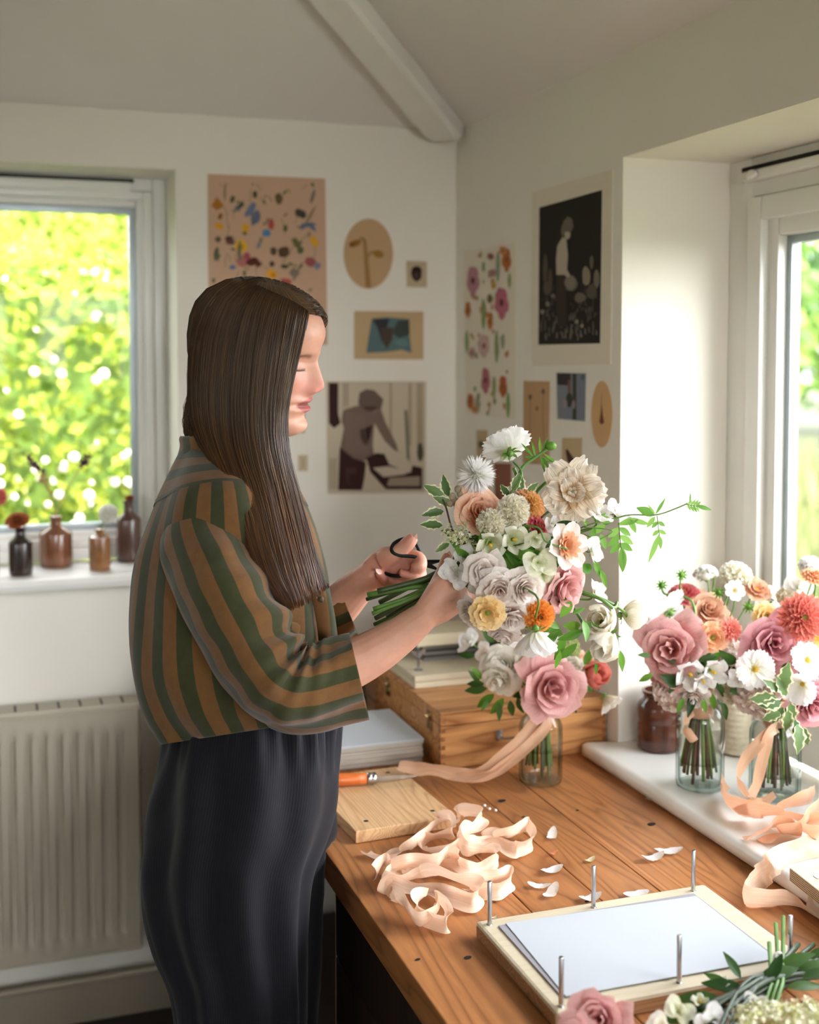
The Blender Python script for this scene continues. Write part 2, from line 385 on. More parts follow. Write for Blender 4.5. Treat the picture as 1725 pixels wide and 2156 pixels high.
PALEDOT = plain('pale blossom', (250, 232, 226), .7)
BARK = plain('bark', (88, 74, 58), .9, var=.3, scale=6)
rh = random.Random(5)
hy = 5.1
h = thing('hedge', 'tall clipped green hedge with pale blossom outside the left window', 'hedge', (-1, hy, -.3))
m = MB()
for i in range(15000):
    x = rh.uniform(-3.4, 1.9); k = rh.random()
    if k < .78: z = rh.uniform(-.25, 1.93); y = hy-.35+.10*noise.noise((x*1.7, z*1.7, 0))+rh.gauss(0, .07); n = Vector((rh.gauss(0, .55), -1, rh.gauss(.35, .55)))
    else: z = 1.93+.05*noise.noise((x*2, 1, 3))+rh.gauss(0, .03); y = rh.uniform(hy-.4, hy+.4); n = Vector((rh.gauss(0, .5), rh.gauss(-.3, .5), 1))
    leafquad(m, Vector((x, y, z)), n.normalized(), rh.uniform(.035, .075), .62, rr=rh)
tag(m.build('foliage', HEDGE, h, smooth=False), kind='stuff')
m = MB()
for i in range(760):
    x = rh.uniform(-3.4, 1.9); z = 1.9-abs(rh.gauss(0, 1.0))
    if rh.random() < .5: z = rh.uniform(.5, 1.3)
    if z < -.2: continue
    m.ball((x, hy-.42+rh.gauss(0, .05), z), rh.uniform(.005, .020), seg=4)  # small pale balls scattered over the hedge front
tag(m.build('blossom', PALEDOT, h), kind='stuff')
m = MB()
for i in range(26):
    x = -3.4+i*.21; pts = [(x+rh.gauss(0, .03), hy+rh.gauss(0, .05), -.3+.5*k) for k in range(5)]; m.tube(pts, [.02, .017, .014, .01, .006], 5)
m.box((-3.45, hy-.2, -.25), (1.95, hy+.3, 1.8), 1)
m.build('twigs', [BARK, plain('hedge interior', (84, 106, 40), 1)], h)

WILLOW = leaf_mat('willow leaf', (150, 176, 70), (206, 214, 110), transl=.5)
def P2(px, py, y): return PY(px, py, y)
c0 = P2(205, 500, 13.)
t = thing('willow_tree', 'yellow-green weeping willow beyond the hedge', 'tree', (c0.x, 13.3, -.3))
m = MB()
for i in range(420):
    a = rh.random()*6.28; r = 1.1*math.sqrt(rh.random()); x = c0.x+r*math.cos(a); y = 13.3+r*math.sin(a)*.8; top = 5.2-r*r*.9+rh.gauss(0, .2); zb = rh.uniform(.6, 1.8)
    z = top
    while z > zb:
        leafquad(m, Vector((x+rh.gauss(0, .03), y+rh.gauss(0, .03), z)), (rv(rh)+Vector((0, -.8, .3))).normalized(), rh.uniform(.13, .2), .35, rr=rh); z -= .085
tag(m.build('foliage', WILLOW, t, smooth=False), kind='stuff')
MB().tube([(c0.x, 13.3, -.3), (c0.x+.05, 13.3, 2), (c0.x, 13.3, 4.6)], [.2, .16, .06], 8).build('trunk', BARK, t)
def tree(name, label, base, crown, rad, n, mat, ls, squash=.9, seed=1):
    r = random.Random(seed); base = Vector(base); t = thing(name, label, 'tree', base)
    m = MB(); cc = base+Vector((0, 0, crown)); lobes = [(cc+rv(r, .8)*rad*.55, rad*r.uniform(.4, .62)) for _ in range(9)]
    for i in range(n):
        c, q = lobes[r.randrange(9)]; d = rv(r).normalized(); p = c+d*q*r.uniform(.75, 1.05); p.z = cc.z+(p.z-cc.z)*squash
        if p.z < base.z+.1: continue
        leafquad(m, p, (d+rv(r)*.7).normalized(), ls*r.uniform(.6, 1.3), .65, rr=r)
    tag(m.build('foliage', mat, t, smooth=False), kind='stuff')
    m = MB(); m.tube([base, base+Vector((.1, 0, crown*.5)), cc], [rad*.09, rad*.07, rad*.03], 8)
    for c, q in lobes[:5]: m.tube([base+Vector((.1, 0, crown*.5)), (cc+c)/2-Vector((0, 0, .2)), c], [rad*.05, rad*.035, rad*.012], 6)
    m.build('trunk', BARK, t); return t
GREY = leaf_mat('silvery leaf', (150, 160, 130), (214, 218, 200), transl=.4)
q = P2(20, 540, 17); tree('silver_tree', 'pale silvery tree behind the hedge left of the willow', (q.x-.2, 17, -.3), 3.0, 1.5, 1500, GREY, .22, seed=3)
TREEM = leaf_mat('tree leaf', (58, 96, 40), (150, 180, 84), transl=.4)
TREED = leaf_mat('deep tree leaf', (48, 84, 44), (112, 150, 84), transl=.4)
spots = [(33, 24, 2.5, 2.5), (39.5, 31, 3.2, 3.2), (47, 24, 2.5, 2.35), (54, 32, 3.6, 3.4), (61, 24, 2.5, 2.35), (69, 31, 3.4, 3.3)]
labs = ['bushy green tree beyond the meadow, nearest the left jamb of the right-hand window', 'tall deep green tree behind the meadow, next but one from the jamb', 'round green tree past the meadow outside the window above the jars',
        'broad dark tree past the meadow, outside the middle of the long window', 'light green tree past the meadow, outside the near light of the long window', 'dark tree past the meadow farthest along the long window']
for i, (bdeg, dist, cr, rad) in enumerate(spots):
    a = math.radians(bdeg)
    tree('field_tree', labs[i], (dist*math.sin(a), dist*math.cos(a), -.3), cr, rad, 2600, TREED if i % 2 else TREEM, .42, 1.0, seed=20+i)['group'] = 'trees past the meadow'
# long grass in the meadow
m = MB(); TALL = leaf_mat('meadow grass', (98, 106, 62), (148, 150, 104), transl=.4)
for i in range(7000):
    a = math.radians(rh.uniform(28, 76)); d = 3.5+16*rh.random()**1.3; p = Vector((d*math.sin(a), d*math.cos(a), -.3))
    if p.x < 2.2 or (p.y > 4.2 and p.x < 2.4): continue
    hgt = rh.uniform(.35, .75); w = .012+.002*d; tx = Vector((rh.gauss(0, 1), rh.gauss(0, 1), 0)).normalized()*w; ln = Vector((rh.gauss(0, .12), rh.gauss(0, .12), hgt))
    m.poly([p-tx, p+tx, p+ln*.6+tx*.7, p+ln, p+ln*.6-tx*.7])
tag(m.build('meadow_grass', TALL, smooth=False), 'tall pale meadow grass outside the window above the jars', 'grass', kind='stuff')

# ================================================================ CAMERA, LIGHT
cam = bpy.data.cameras.new('camera'); co = bpy.data.objects.new('camera', cam); C.objects.link(co)
M = Matrix((RT, UP, -FW)).transposed().to_4x4(); M.translation = CAM; co.matrix_world = M
cam.sensor_fit = 'HORIZONTAL'; cam.sensor_width = 24.; cam.lens = 24*F/1725
cam.shift_y = -(1078-YP)/1725
cam.clip_start = .05; cam.clip_end = 300
cam.dof.use_dof = True; cam.dof.focus_distance = 1.76; cam.dof.aperture_fstop = 2.5
bpy.context.scene.camera = co
w = bpy.data.worlds.new('sky'); bpy.context.scene.world = w; w.use_nodes = True
nt = w.node_tree; bg = nt.nodes['Background']
tc = N(nt, 'ShaderNodeTexCoord'); sp = N(nt, 'ShaderNodeSeparateXYZ'); nt.links.new(tc.outputs['Generated'], sp.inputs[0])
r = ramp(nt, [(0, (.55, .6, .5, 1)), (.02, (.97, .98, 1, 1)), (.3, (.86, .93, 1, 1)), (1, (.62, .78, 1, 1))], sp.outputs[2])
# sky lobes added to light the room through the windows, brighter than the rest
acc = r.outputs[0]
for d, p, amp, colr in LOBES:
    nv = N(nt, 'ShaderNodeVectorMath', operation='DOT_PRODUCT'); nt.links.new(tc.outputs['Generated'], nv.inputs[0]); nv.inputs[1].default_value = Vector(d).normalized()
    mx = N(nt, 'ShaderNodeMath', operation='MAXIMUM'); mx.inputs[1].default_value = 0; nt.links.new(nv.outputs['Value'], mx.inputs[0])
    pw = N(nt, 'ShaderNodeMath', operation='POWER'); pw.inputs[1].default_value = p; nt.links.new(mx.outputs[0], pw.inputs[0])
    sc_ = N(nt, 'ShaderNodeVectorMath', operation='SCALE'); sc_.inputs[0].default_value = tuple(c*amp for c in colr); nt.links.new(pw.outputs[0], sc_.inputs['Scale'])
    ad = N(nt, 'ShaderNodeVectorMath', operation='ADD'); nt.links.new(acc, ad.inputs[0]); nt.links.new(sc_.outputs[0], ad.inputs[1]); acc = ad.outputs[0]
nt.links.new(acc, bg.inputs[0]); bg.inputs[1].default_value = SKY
s = bpy.data.lights.new('sun', 'SUN'); s.energy = SUN; s.angle = math.radians(3); s.color = (1, .95, .85)
so = bpy.data.objects.new('sun', s); C.objects.link(so); so.rotation_euler = Vector((.02, .62, -.78)).to_track_quat('-Z', 'Y').to_euler(); so.location = (0, -3, 8)
for nm, loc, d, sx, sy in (('daylight portal', ((W1[0]+W1[1])/2, YB+.29, 1.53), (0, -1, 0), 1.2, .97), ('daylight portal', (XW+.35, 1.17, 1.37), (-1, 0, 0), 1.15, 1.84), ('daylight portal', (XL-.28, -.3, 1.5), (1, 0, 0), 1.1, 2.0), ('daylight portal', ((W4[0]+W4[1])/2, YF-.19, 1.7), (0, 1, 0), 1.55, .8)):
    l = bpy.data.lights.new(nm, 'AREA'); l.shape = 'RECTANGLE'; l.size = sx; l.size_y = sy; l.cycles.is_portal = True
    lo = bpy.data.objects.new(nm, l); C.objects.link(lo); lo.location = loc
    z = -Vector(d); yv = Vector((0, 0, 1)) if abs(d[1]) > .5 else Vector((0, 1, 0)); x = yv.cross(z)
    lo.rotation_euler = Matrix((x, yv, z)).transposed().to_euler()
sc = bpy.context.scene
sc.view_settings.view_transform = 'Standard'; sc.view_settings.look = 'None'; sc.view_settings.gamma = 1; sc.view_settings.use_curve_mapping = False
sc.view_settings.exposure = EXPO
sc.cycles.use_denoising = True; sc.cycles.max_bounces = 8; sc.cycles.diffuse_bounces = 4; sc.cycles.use_adaptive_sampling = True; sc.cycles.adaptive_threshold = .1; sc.cycles.adaptive_min_samples = 16; sc.cycles.glossy_bounces = 3; sc.cycles.transmission_bounces = 4; sc.cycles.transparent_max_bounces = 16
sc.cycles.caustics_reflective = False; sc.cycles.caustics_refractive = False; sc.cycles.sample_clamp_indirect = 6
try: sc.cycles.denoiser = 'OPENIMAGEDENOISE'; sc.cycles.denoising_input_passes = 'RGB_ALBEDO_NORMAL'
except Exception: pass
# ================================================================ THE BENCH AND WHAT LIES ON IT
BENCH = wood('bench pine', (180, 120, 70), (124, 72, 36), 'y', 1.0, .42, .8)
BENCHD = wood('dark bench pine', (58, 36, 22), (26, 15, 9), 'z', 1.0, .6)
PALE = wood('pale limewood', (222, 200, 164), (196, 166, 122), 'x', 1.2, .55, .55)
PLY = wood('birch plywood', (206, 192, 164), (188, 168, 134), 'x', .8, .55, .4)
PLYE = wood('plywood edge', (176, 132, 92), (120, 82, 52), 'x', 1.6, .6, .8)
BOXW = wood('pine box', (212, 156, 98), (150, 92, 48), 'x', .8, .42, 1.0)
DARKW = wood('dark stained wood', (64, 46, 36), (32, 22, 17), 'x', 1.0, .5)
PINE = wood('pale pine leg', (190, 150, 104), (140, 98, 60), 'z', 1.0, .6)

bench = thing('workbench', 'long pine workbench with worn planks along the window wall', 'workbench', (.83, 1.6, 0))
m = MB(); xs = [.503, .72, .83, .925, 1.158]; rb = random.Random(4)
for a, b in zip(xs, xs[1:]): m.box((a+.0008, .2, BT-.045), (b-.0008, 2.945, BT), bev=.0018)
m.box((.51, .21, BT-.044), (1.15, 2.94, BT-.006), 1)
def disc(m, c, r, mat, n=Vector((0, 0, 1)), sq=1, seg=14, rot=0):
    a = Vector((1, 0, 0)) if abs(n.z) > .5 else Vector((0, 0, 1)).cross(n); b = n.cross(a)
    m.poly([Vector(c)+(a*math.cos(rot)+b*math.sin(rot))*math.cos(2*PI*k/seg)*r+(b*math.cos(rot)-a*math.sin(rot))*math.sin(2*PI*k/seg)*r*sq for k in range(seg)], mat)
for px, py, r in ((1057, 1686, .0085), (1372, 1735, .0085), (1102, 1720, .004), (1216, 1706, .0035), (1236, 1898, .004), (985, 2016, .006), (880, 2020, .004)):
    c = PZ(px, py, BT+.0006); disc(m, c, r, 1, sq=.7, rot=.4)
m.build('tabletop', [BENCH, DARKGAP], bench, smooth=False)
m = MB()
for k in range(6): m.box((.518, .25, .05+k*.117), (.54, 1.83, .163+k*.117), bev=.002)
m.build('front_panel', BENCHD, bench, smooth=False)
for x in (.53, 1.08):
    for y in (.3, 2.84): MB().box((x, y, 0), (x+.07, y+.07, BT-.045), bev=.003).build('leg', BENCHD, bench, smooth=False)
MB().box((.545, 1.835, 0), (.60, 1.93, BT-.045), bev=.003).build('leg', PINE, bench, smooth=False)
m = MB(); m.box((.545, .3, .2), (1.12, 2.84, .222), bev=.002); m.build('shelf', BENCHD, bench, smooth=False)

# ---- big finger-jointed wooden case
bx0, bx1, by0, by1, bz = .8085, 1.156, 2.131, 2.53, .909
case = thing('wooden_case', 'pine finger-jointed case with brass catch on the far end of the workbench', 'box', (bx0, by0, BT))
zl = BT+.083
def jointed(m, x0, x1, y0, y1, z0, z1, t=.009, nj=5):
    m.box((x0, y0, z0), (x1, y0+t, z1), 0, bev=.0008); m.box((x0, y1-t, z0), (x1, y1, z1), 0, bev=.0008)
    m.box((x0, y0+t, z0), (x0+t, y1-t, z1), 0, bev=.0008); m.box((x1-t, y0+t, z0), (x1, y1-t, z1), 0, bev=.0008)
    h = (z1-z0)/(2*nj)
    for k in range(nj):
        for x in (x0, x1): 
            for y in (y0, y1): m.box((x-.0006 if x == x0 else x-t, y-.0006 if y == y0 else y-t, z0+h*(2*k+.5)), (x+t if x == x0 else x+.0006, y+t if y == y0 else y+.0006, z0+h*(2*k+1.5)), 1)
m = MB(); jointed(m, bx0, bx1, by0, by1, BT+.0015, zl-.001); m.box((bx0+.004, by0+.004, BT+.001), (bx1-.004, by1-.004, BT+.008))
BOXE = wood('pine end grain', (172, 116, 66), (132, 82, 42), 'z', 2, .5)
m.build('case_body', [BOXW, BOXE], case, smooth=False)
m = MB(); jointed(m, bx0, bx1, by0, by1, zl+.0005, bz-.006, nj=1); m.box((bx0-.001, by0-.001, bz-.006), (bx1, by1, bz), bev=.002)
lid = m.build('lid', [BOXW, BOXE], case, smooth=False)
BRASS = plain('old brass', (150, 126, 84), .35, 1)
for y in (2.19, 2.44):
    m = MB(); m.box((bx0-.003, y-.011, zl-.022), (bx0, y+.011, zl-.002), bev=.001); m.box((bx0-.003, y-.011, zl+.002), (bx0, y+.011, zl+.014), bev=.001)
    m.box((bx0-.006, y-.005, zl-.018), (bx0-.003, y+.005, zl+.01), bev=.001); m.tube([(bx0-.007, y-.009, zl+.004), (bx0-.0085, y, zl+.006), (bx0-.007, y+.009, zl+.004)], .0018, 6)
    m.build('catch', BRASS, case, auto=.6)
m = MB()
hx = (bx0+bx1)/2-.02
m.tube([(hx-.035, by0-.001, BT+.055), (hx-.034, by0-.012, BT+.053), (hx-.03, by0-.016, BT+.052), (hx+.03, by0-.016, BT+.052), (hx+.034, by0-.012, BT+.053), (hx+.035, by0-.001, BT+.055)], .0022, 8)
for s in (-1, 1): m.box((hx+s*.035-.006, by0-.0025, BT+.045), (hx+s*.035+.006, by0-.0002, BT+.065), bev=.0008)
m.build('handle', STEEL, case, auto=.6)

# ---- flower press standing on the case
def wing_bolt(m, x, y, z0, z1, r=.003):
    m.lathe([(r, z0), (r, z1), (r*.7, z1+.001)], (x, y, 0), 10); m.lathe([(.009, z0), (.009, z0+.0015)], (x, y, 0), 16)
    zz = z0+(z1-z0)*.62; m.lathe([(.0062, zz), (.005, zz+.008), (.0035, zz+.009)], (x, y, 0), 10)
    for s in (-1, 1):
        P = [[(x+s*(.003+q*.012), y+k*.0014*(1-q*.4), zz+.003+q*.010+w*.006*(1-abs(q-.6))) for k, w in ((-1, -1), (1, -1), (1, 1), (-1, 1))] for q in (0, .5, 1)]
        m.grid(P, 0, True, capa=True, capb=True)
press = thing('flower_press', 'pale wooden flower press with wing nuts lying on the pine case', 'flower press', (.98, 2.44, bz))
m = MB(); m.box((.817, 2.300, bz+.0005), (1.13, 2.50, bz+.013), bev=.002); m.box((.817, 2.300, bz+.0135), (1.13, 2.50, bz+.026), bev=.002)
m.build('base_board', PLY, press, smooth=False)
for x, y in ((.8408, 2.345), (1.10, 2.32), (.833, 2.48), (1.115, 2.48)):
    m = MB(); wing_bolt(m, x, y, bz+.026, bz+.072); m.build('wing_bolt', STEEL, press, auto=.5)
m = MB()
for k in range(6): m.box((.875+.004*(k % 2), 2.41, bz+.0265+k*.006), (1.09, 2.498, bz+.032+k*.006), k % 2)
m.build('blotting_layers', [plain('grey board', (120, 116, 112), .9), plain('dark board', (64, 56, 50), .9)], press, smooth=False)
MB().box((.852, 2.385, bz+.063), (1.098, 2.50, bz+.088), bev=.002).build('top_board', PLY, press, smooth=False)

# ---- dark slatted case behind, white sheet lying on it
dk = thing('dark_crate', 'dark brown jointed wooden crate behind the paper stack by the back wall', 'crate', (.66, 2.62, BT))
m = MB()
for k in range(4): m.box((.52, 2.56, BT+.001+k*.031), (.797, 2.86, BT+.028+k*.031), bev=.0015); m.box((.53, 2.565, BT+.028+k*.031), (.79, 2.855, BT+.032+k*.031))
m.build('slats', DARKW, dk, smooth=False)
PAPER = plain('white paper', (182, 186, 190), .8, var=.02, scale=3)
GREYB = plain('grey blotting board', (150, 146, 150), .9)
tag(MB().box((.54, 2.57, BT+.1258), (.79, 2.80, BT+.130), bev=.0008).build('paper_pad', PAPER, smooth=False), 'white paper pad on top of the dark crate by the back wall', 'paper')

# ---- stack of boards topped by white card
stk = thing('board_stack', 'stack of grey boards topped with white card beside the pine case', 'stack of boards', (.66, 2.28, BT))
m = MB(); rs = random.Random(2)
for k in range(9):
    j = rs.uniform(-.003, .003); m.box((.53+j, 2.186+rs.uniform(-.003, .003), BT+.0008+k*.0046), (.792+j, 2.392, BT+.0050+k*.0046), bev=.0006)
m.build('grey_board', plain('warm grey card', (176, 166, 152), .9, var=.08, scale=10), stk, smooth=False)
m = MB(); m.box((.528, 2.184, BT+.0424), (.795, 2.394, BT+.0465), bev=.0008); m.build('white_card', PAPER, stk, smooth=False)

# ---- pale chopping board with knife
M0 = Matrix.Translation((.6375, 1.985, BT)) @ Matrix.Rotation(.055, 4, 'Z')
bd = thing('press_board', 'pale drilled wooden board beside the heap of peach ribbon', 'board', M0.translation)
CHOP = wood('pale fir board', (216, 176, 130), (176, 130, 86), 'y', 1.4, .5, .8)
m = MB(); m.box((-.088, -.132, .0008), (.088, .132, .021), bev=.002, M=M0)
for x, y in ((-.058, -.098), (.06, -.098), (.06, .105), (-.058, .105)): disc(m, M0 @ Vector((x, y, .0213)), .0042, 1)
m.build('board', [CHOP, DARKGAP], bd, smooth=False)
kn = thing('knife', 'folding knife with orange wooden handle lying on the pale board', 'knife', PZ(760, 1645, BT+.0215))
k0 = PZ(690, 1643, BT+.033); k1 = PZ(792, 1638, BT+.033); ax = (k1-k0).normalized(); kz = Vector((0, 0, 1)); ky = kz.cross(ax)
P = []
for t, w, h in ((0, .006, .008), (.006, .010, .0105), (.025, .0118, .0112), (.055, .0105, .0105), (.078, .0100, .0098)):
    P.append([k0+ax*t*((k1-k0).length-.016)/.078+ky*w*math.cos(2*PI*j/14)+kz*h*math.sin(2*PI*j/14) for j in range(14)])
MBk = MB().grid(P, 0, True, capa=True, capb=True); MBk.build('handle', plain('orange varnished beech', (206, 108, 48), .35, var=.12, scale=60), kn)
P = [[k1-ax*d+ky*r*math.cos(2*PI*j/16)+kz*r*.98*math.sin(2*PI*j/16) for j in range(16)] for d, r in ((.0165, .0100), (.016, .0108), (.0085, .0108), (.008, .0101), (.0075, .0107), (.0005, .0104), (0, .0095))]
MB().grid(P, 0, True, capa=True, capb=True).build('collar', STEEL, kn)
m = MB(); bl = .078; P = []
for i in range(9):
    t = i/8; top = .004-.004*t**3; bot = -.0085*(1-t**2.2)+.0; 
    P.append([k1+ax*bl*t+kz*top+ky*.0012*(1-t*.6), k1+ax*bl*t+kz*(bot*.5), k1+ax*bl*t+kz*bot, k1+ax*bl*t+kz*(bot*.5)-ky*.0006, k1+ax*bl*t+kz*top-ky*.0012*(1-t*.6)])
m.grid(P, 0, True); m.build('blade', STEEL, kn, smooth=False)

# ---- flower press in front: base board with six steel rods, sheets of paper
pr = thing('rod_press', 'pale flower press base with six upright steel rods at the front of the bench', 'flower press', (.79, 1.375, BT))
m = MB(); m.box((.6185, 1.252, BT+.0006), (.972, 1.497, BT+.021), bev=.0045)
m.build('base_board', PLY, pr, smooth=False)
m = MB(); m.box((.6225, 1.2512, BT+.0015), (.968, 1.253, BT+.0165)); m.box((.6178, 1.256, BT+.0015), (.6195, 1.493, BT+.0165))
m.build('board_edge', PLYE, pr, smooth=False)
rod = MB(); rod.lathe([(.0031, 0), (.0031, .058), (.0026, .0588)], (0, 0, 0), 14)
for i, (x, y) in enumerate(((.632, 1.4815), (.7866, 1.4813), (.9446, 1.4816), (.630, 1.264), (.7888, 1.266), (.9475, 1.265))):
    m = MB(); m.lathe([(.0031, BT+.0205), (.0031, BT+.079), (.0026, BT+.0798)], (x, y, 0), 14); m.lathe([(.0042, BT+.0205), (.0042, BT+.0212)], (x, y, 0), 14)
    m.build('steel_rod', STEEL, pr, auto=.6)
def sheet(name, label, corners, z, th, mat, curl=0):
    a, b, c, d = [Vector((q.x, q.y, z)) for q in corners]; n = 8; P = []
    for i in range(n+1):
        P.append([(a.lerp(b, i/n)).lerp(d.lerp(c, i/n), j/n)+Vector((0, 0, curl*(1-i/n)**2*(j/n)**2)) for j in range(n+1)])
    m = MB(); m.grid(P); o = m.build(name, mat, smooth=False); md = o.modifiers.new('thick', 'SOLIDIFY'); md.thickness = th; md.offset = 1
    return tag(o, label, 'paper')
g0 = PZ(1050, 1950, BT+.022); g1 = PZ(1461, 1882, BT+.022); g3 = PZ(1182, 2098, BT+.022)
sheet('grey_blotting_sheet', 'grey board under the white sheet on the rod press', [g0, g1, g1+(g3-g0)*.97, g3], BT+.0213, .0016, GREYB)
g0 = PZ(1065, 1944, BT+.0235); g1 = PZ(1466, 1887, BT+.0235); g3 = PZ(1192, 2098, BT+.0235)
sheet('white_sheet', 'white paper sheet lying on the rod press', [g0, g1, g1+(g3-g0)*.96+Vector((.005, 0, 0)), g3], BT+.0231, .0009, PAPER, 0)

# ---- plywood board on the sill, at the right edge
pb = thing('plywood_board', 'pale plywood board with a drilled hole lying on the sill at the right', 'board', (1.15, 1.36, ST))
m = MB(); Mq = Matrix.Translation((1.165, 1.335, ST)) @ Matrix.Rotation(-.12, 4, 'Z')
m.box((-.098, -.10, .0008), (.098, .10, .02), 0, bev=.0015, M=Mq)
for k in range(6): m.box((-.0984, -.0985, .0025+k*.0029), (.0984, .0985, .0037+k*.0029), 1, M=Mq)
m.lathe([(.011, 0), (.011, .0009), (.008, .0012), (.0035, .0006)], mat=2, M=Mq @ Matrix.Translation((-.07, .062, .0198))); disc(m, Mq @ Vector((-.07, .062, .0214)), .003, 3)
m.build('board', [PLY, PLYE, plain('pale washer', (196, 188, 172), .5, .3), DARKGAP], pb, smooth=False)

# ---- ribbons
def silk(name, c, c2, transl=.32):
    m, nt, b, o = nmat(name); L = nt.links; tc = N(nt, 'ShaderNodeTexCoord'); uv = N(nt, 'ShaderNodeUVMap')
    mp = N(nt, 'ShaderNodeMapping'); mp.inputs['Scale'].default_value = (9, 60, 1); L.new(uv.outputs[0], mp.inputs[0]); n = noise_n(nt, 1, mp.outputs[0], 3)
    r = ramp(nt, [(.25, lin(c2)), (.6, lin(c))], n.outputs['Fac']); L.new(r.outputs[0], b.inputs['Base Color'])
    b.inputs['Roughness'].default_value = .38; b.inputs['Specular IOR Level'].default_value = .4; b.inputs['Sheen Weight'].default_value = .25
    bump_n(nt, n.outputs['Fac'], b, .25, .0012)
    t = N(nt, 'ShaderNodeBsdfTranslucent'); L.new(r.outputs[0], t.inputs[0]); ms = N(nt, 'ShaderNodeMixShader'); ms.inputs[0].default_value = transl
    L.new(b.outputs[0], ms.inputs[1]); L.new(t.outputs[0], ms.inputs[2]); L.new(ms.outputs[0], o.inputs[0]); return m
SILK = silk('peach silk', (250, 222, 196), (243, 204, 172)); SILKT = silk('tan silk', (228, 188, 156), (216, 170, 134)); SILKD = silk('apricot silk', (242, 194, 158), (234, 176, 134))
def ribbon(m, pts, width, n=10, nw=4, wave=.12, seed=0, mat=0):
    """pts: (x, y, z, tilt); tilt 0 = lying flat, 90 = standing on edge"""
    r = random.Random(seed); S = cat_spline([tuple(p) for p in pts], n); P = []; L_ = 0; uvs = []
    for i, q in enumerate(S):
        p = Vector(q[:3]); a = Vector(S[max(0, i-1)][:3]); b = Vector(S[min(len(S)-1, i+1)][:3]); t = (b-a).normalized() if (b-a).length > 1e-6 else Vector((1, 0, 0))
        s = t.cross(Vector((0, 0, 1))); s = s.normalized() if s.length > .05 else Vector((1, 0, 0)); u_ = s.cross(t)
        ang = math.radians(q[3]); w = s*math.cos(ang)+u_*math.sin(ang); nn = t.cross(w)
        if i: L_ += (p-Vector(S[i-1][:3])).length
        uvs.append(L_)
        P.append([p+w*width*(j/nw-.5)+nn*width*wave*(math.cos((j/nw-.5)*PI)*.8+.5*noise.noise((L_*40, j*.6, seed))) for j in range(nw+1)])
    m.grid(P, mat, uv=lambda i, j: (uvs[i], j/nw*.2)); return m
def zp(x, y): return 680+x/3.317, 1640+y/3.317
segs = [
 [(315, 505, 0, 10), (420, 540, 0, 20), (520, 500, .004, 40), (650, 420, .006, 55), (800, 300, .012, 50), (880, 245, .026, 60), (925, 300, .02, 95), (900, 380, .012, 130), (760, 410, .006, 120), (690, 440, .004, 70), (740, 475, .004, 35), (860, 480, .01, 60), (950, 420, .015, 80)],
 [(940, 300, .01, 85), (955, 235, .02, 80), (1030, 205, .03, 70), (1120, 250, .03, 40), (1090, 330, .028, 20), (990, 335, .025, 70), (950, 400, .02, 95), (1000, 480, .012, 75), (1100, 490, .012, 50), (1200, 490, .012, 75), (1225, 545, .006, 95), (1120, 640, .002, 60), (1000, 600, .006, 40), (900, 560, .012, 65), (800, 555, .016, 30), (720, 600, .01, 50)],
 [(1120, 400, .02, 20), (1200, 370, .022, 15), (1290, 360, .018, 60), (1420, 335, .010, 85), (1480, 385, .006, 90), (1470, 460, .003, 88), (1380, 490, .004, 80), (1300, 480, .010, 40), (1190, 440, .018, 15), (1060, 450, .016, 30), (960, 430, .02, 60)],
 [(350, 650, .002, 75), (400, 580, .006, 70), (480, 560, .012, 50), (500, 640, .006, 60), (430, 690, .004, 85), (560, 690, .006, 60), (700, 650, .012, 50), (800, 630, .022, 55), (960, 680, .018, 65), (1090, 740, .008, 85), (1120, 810, .003, 90), (1040, 870, .002, 80), (900, 830, .006, 55), (760, 780, .010, 45), (600, 760, .010, 40), (450, 740, .006, 60), (425, 820, .0, 20)],
 [(500, 850, .002, 80), (535, 810, .012, 95), (600, 890, .008, 70), (670, 980, .0, 60), (760, 920, .006, 70), (800, 820, .014, 85), (870, 880, .012, 92), (888, 960, .003, 90), (870, 1015, .001, 85), (760, 1000, .0, 85), (650, 930, .003, 80), (630, 830, .012, 90), (700, 790, .012, 50)],
 [(1000, 760, .006, 40), (1080, 720, .004, 70), (1200, 680, .008, 85), (1320, 665, .006, 90), (1335, 720, .003, 90), (1250, 780, .001, 75), (1130, 790, .0, 50), (1000, 800, .004, 20)],
 [(500, 620, .002, 65), (560, 580, .012, 60), (640, 560, .014, 50), (780, 570, .014, 60), (860, 500, .024, 40), (980, 540, .018, 70), (950, 620, .006, 80), (800, 600, .008, 60), (660, 600, .006, 70), (540, 640, .004, 60)],
]
m = MB(); W_ = .027; rw = random.Random(6)
for k, sg in enumerate(segs):
    pts = []
    for x, y, h, tl in sg:
        tl += rw.gauss(0, 16); x += rw.gauss(0, 9); y += rw.gauss(0, 7)
        half = W_*.5*abs(math.sin(math.radians(tl))); q = PZ(*zp(x, y), BT+.002+h+half); pts.append((q.x, q.y, q.z, tl))
    ribbon(m, pts, W_*rw.uniform(.8, 1.05), 9, 6, .30, k)
for q in m.v: q.z = max(q.z, BT+.0006)
tag(m.build('silk_ribbon', SILK), 'loose heap of pale peach silk ribbon in the middle of the bench', 'ribbon')

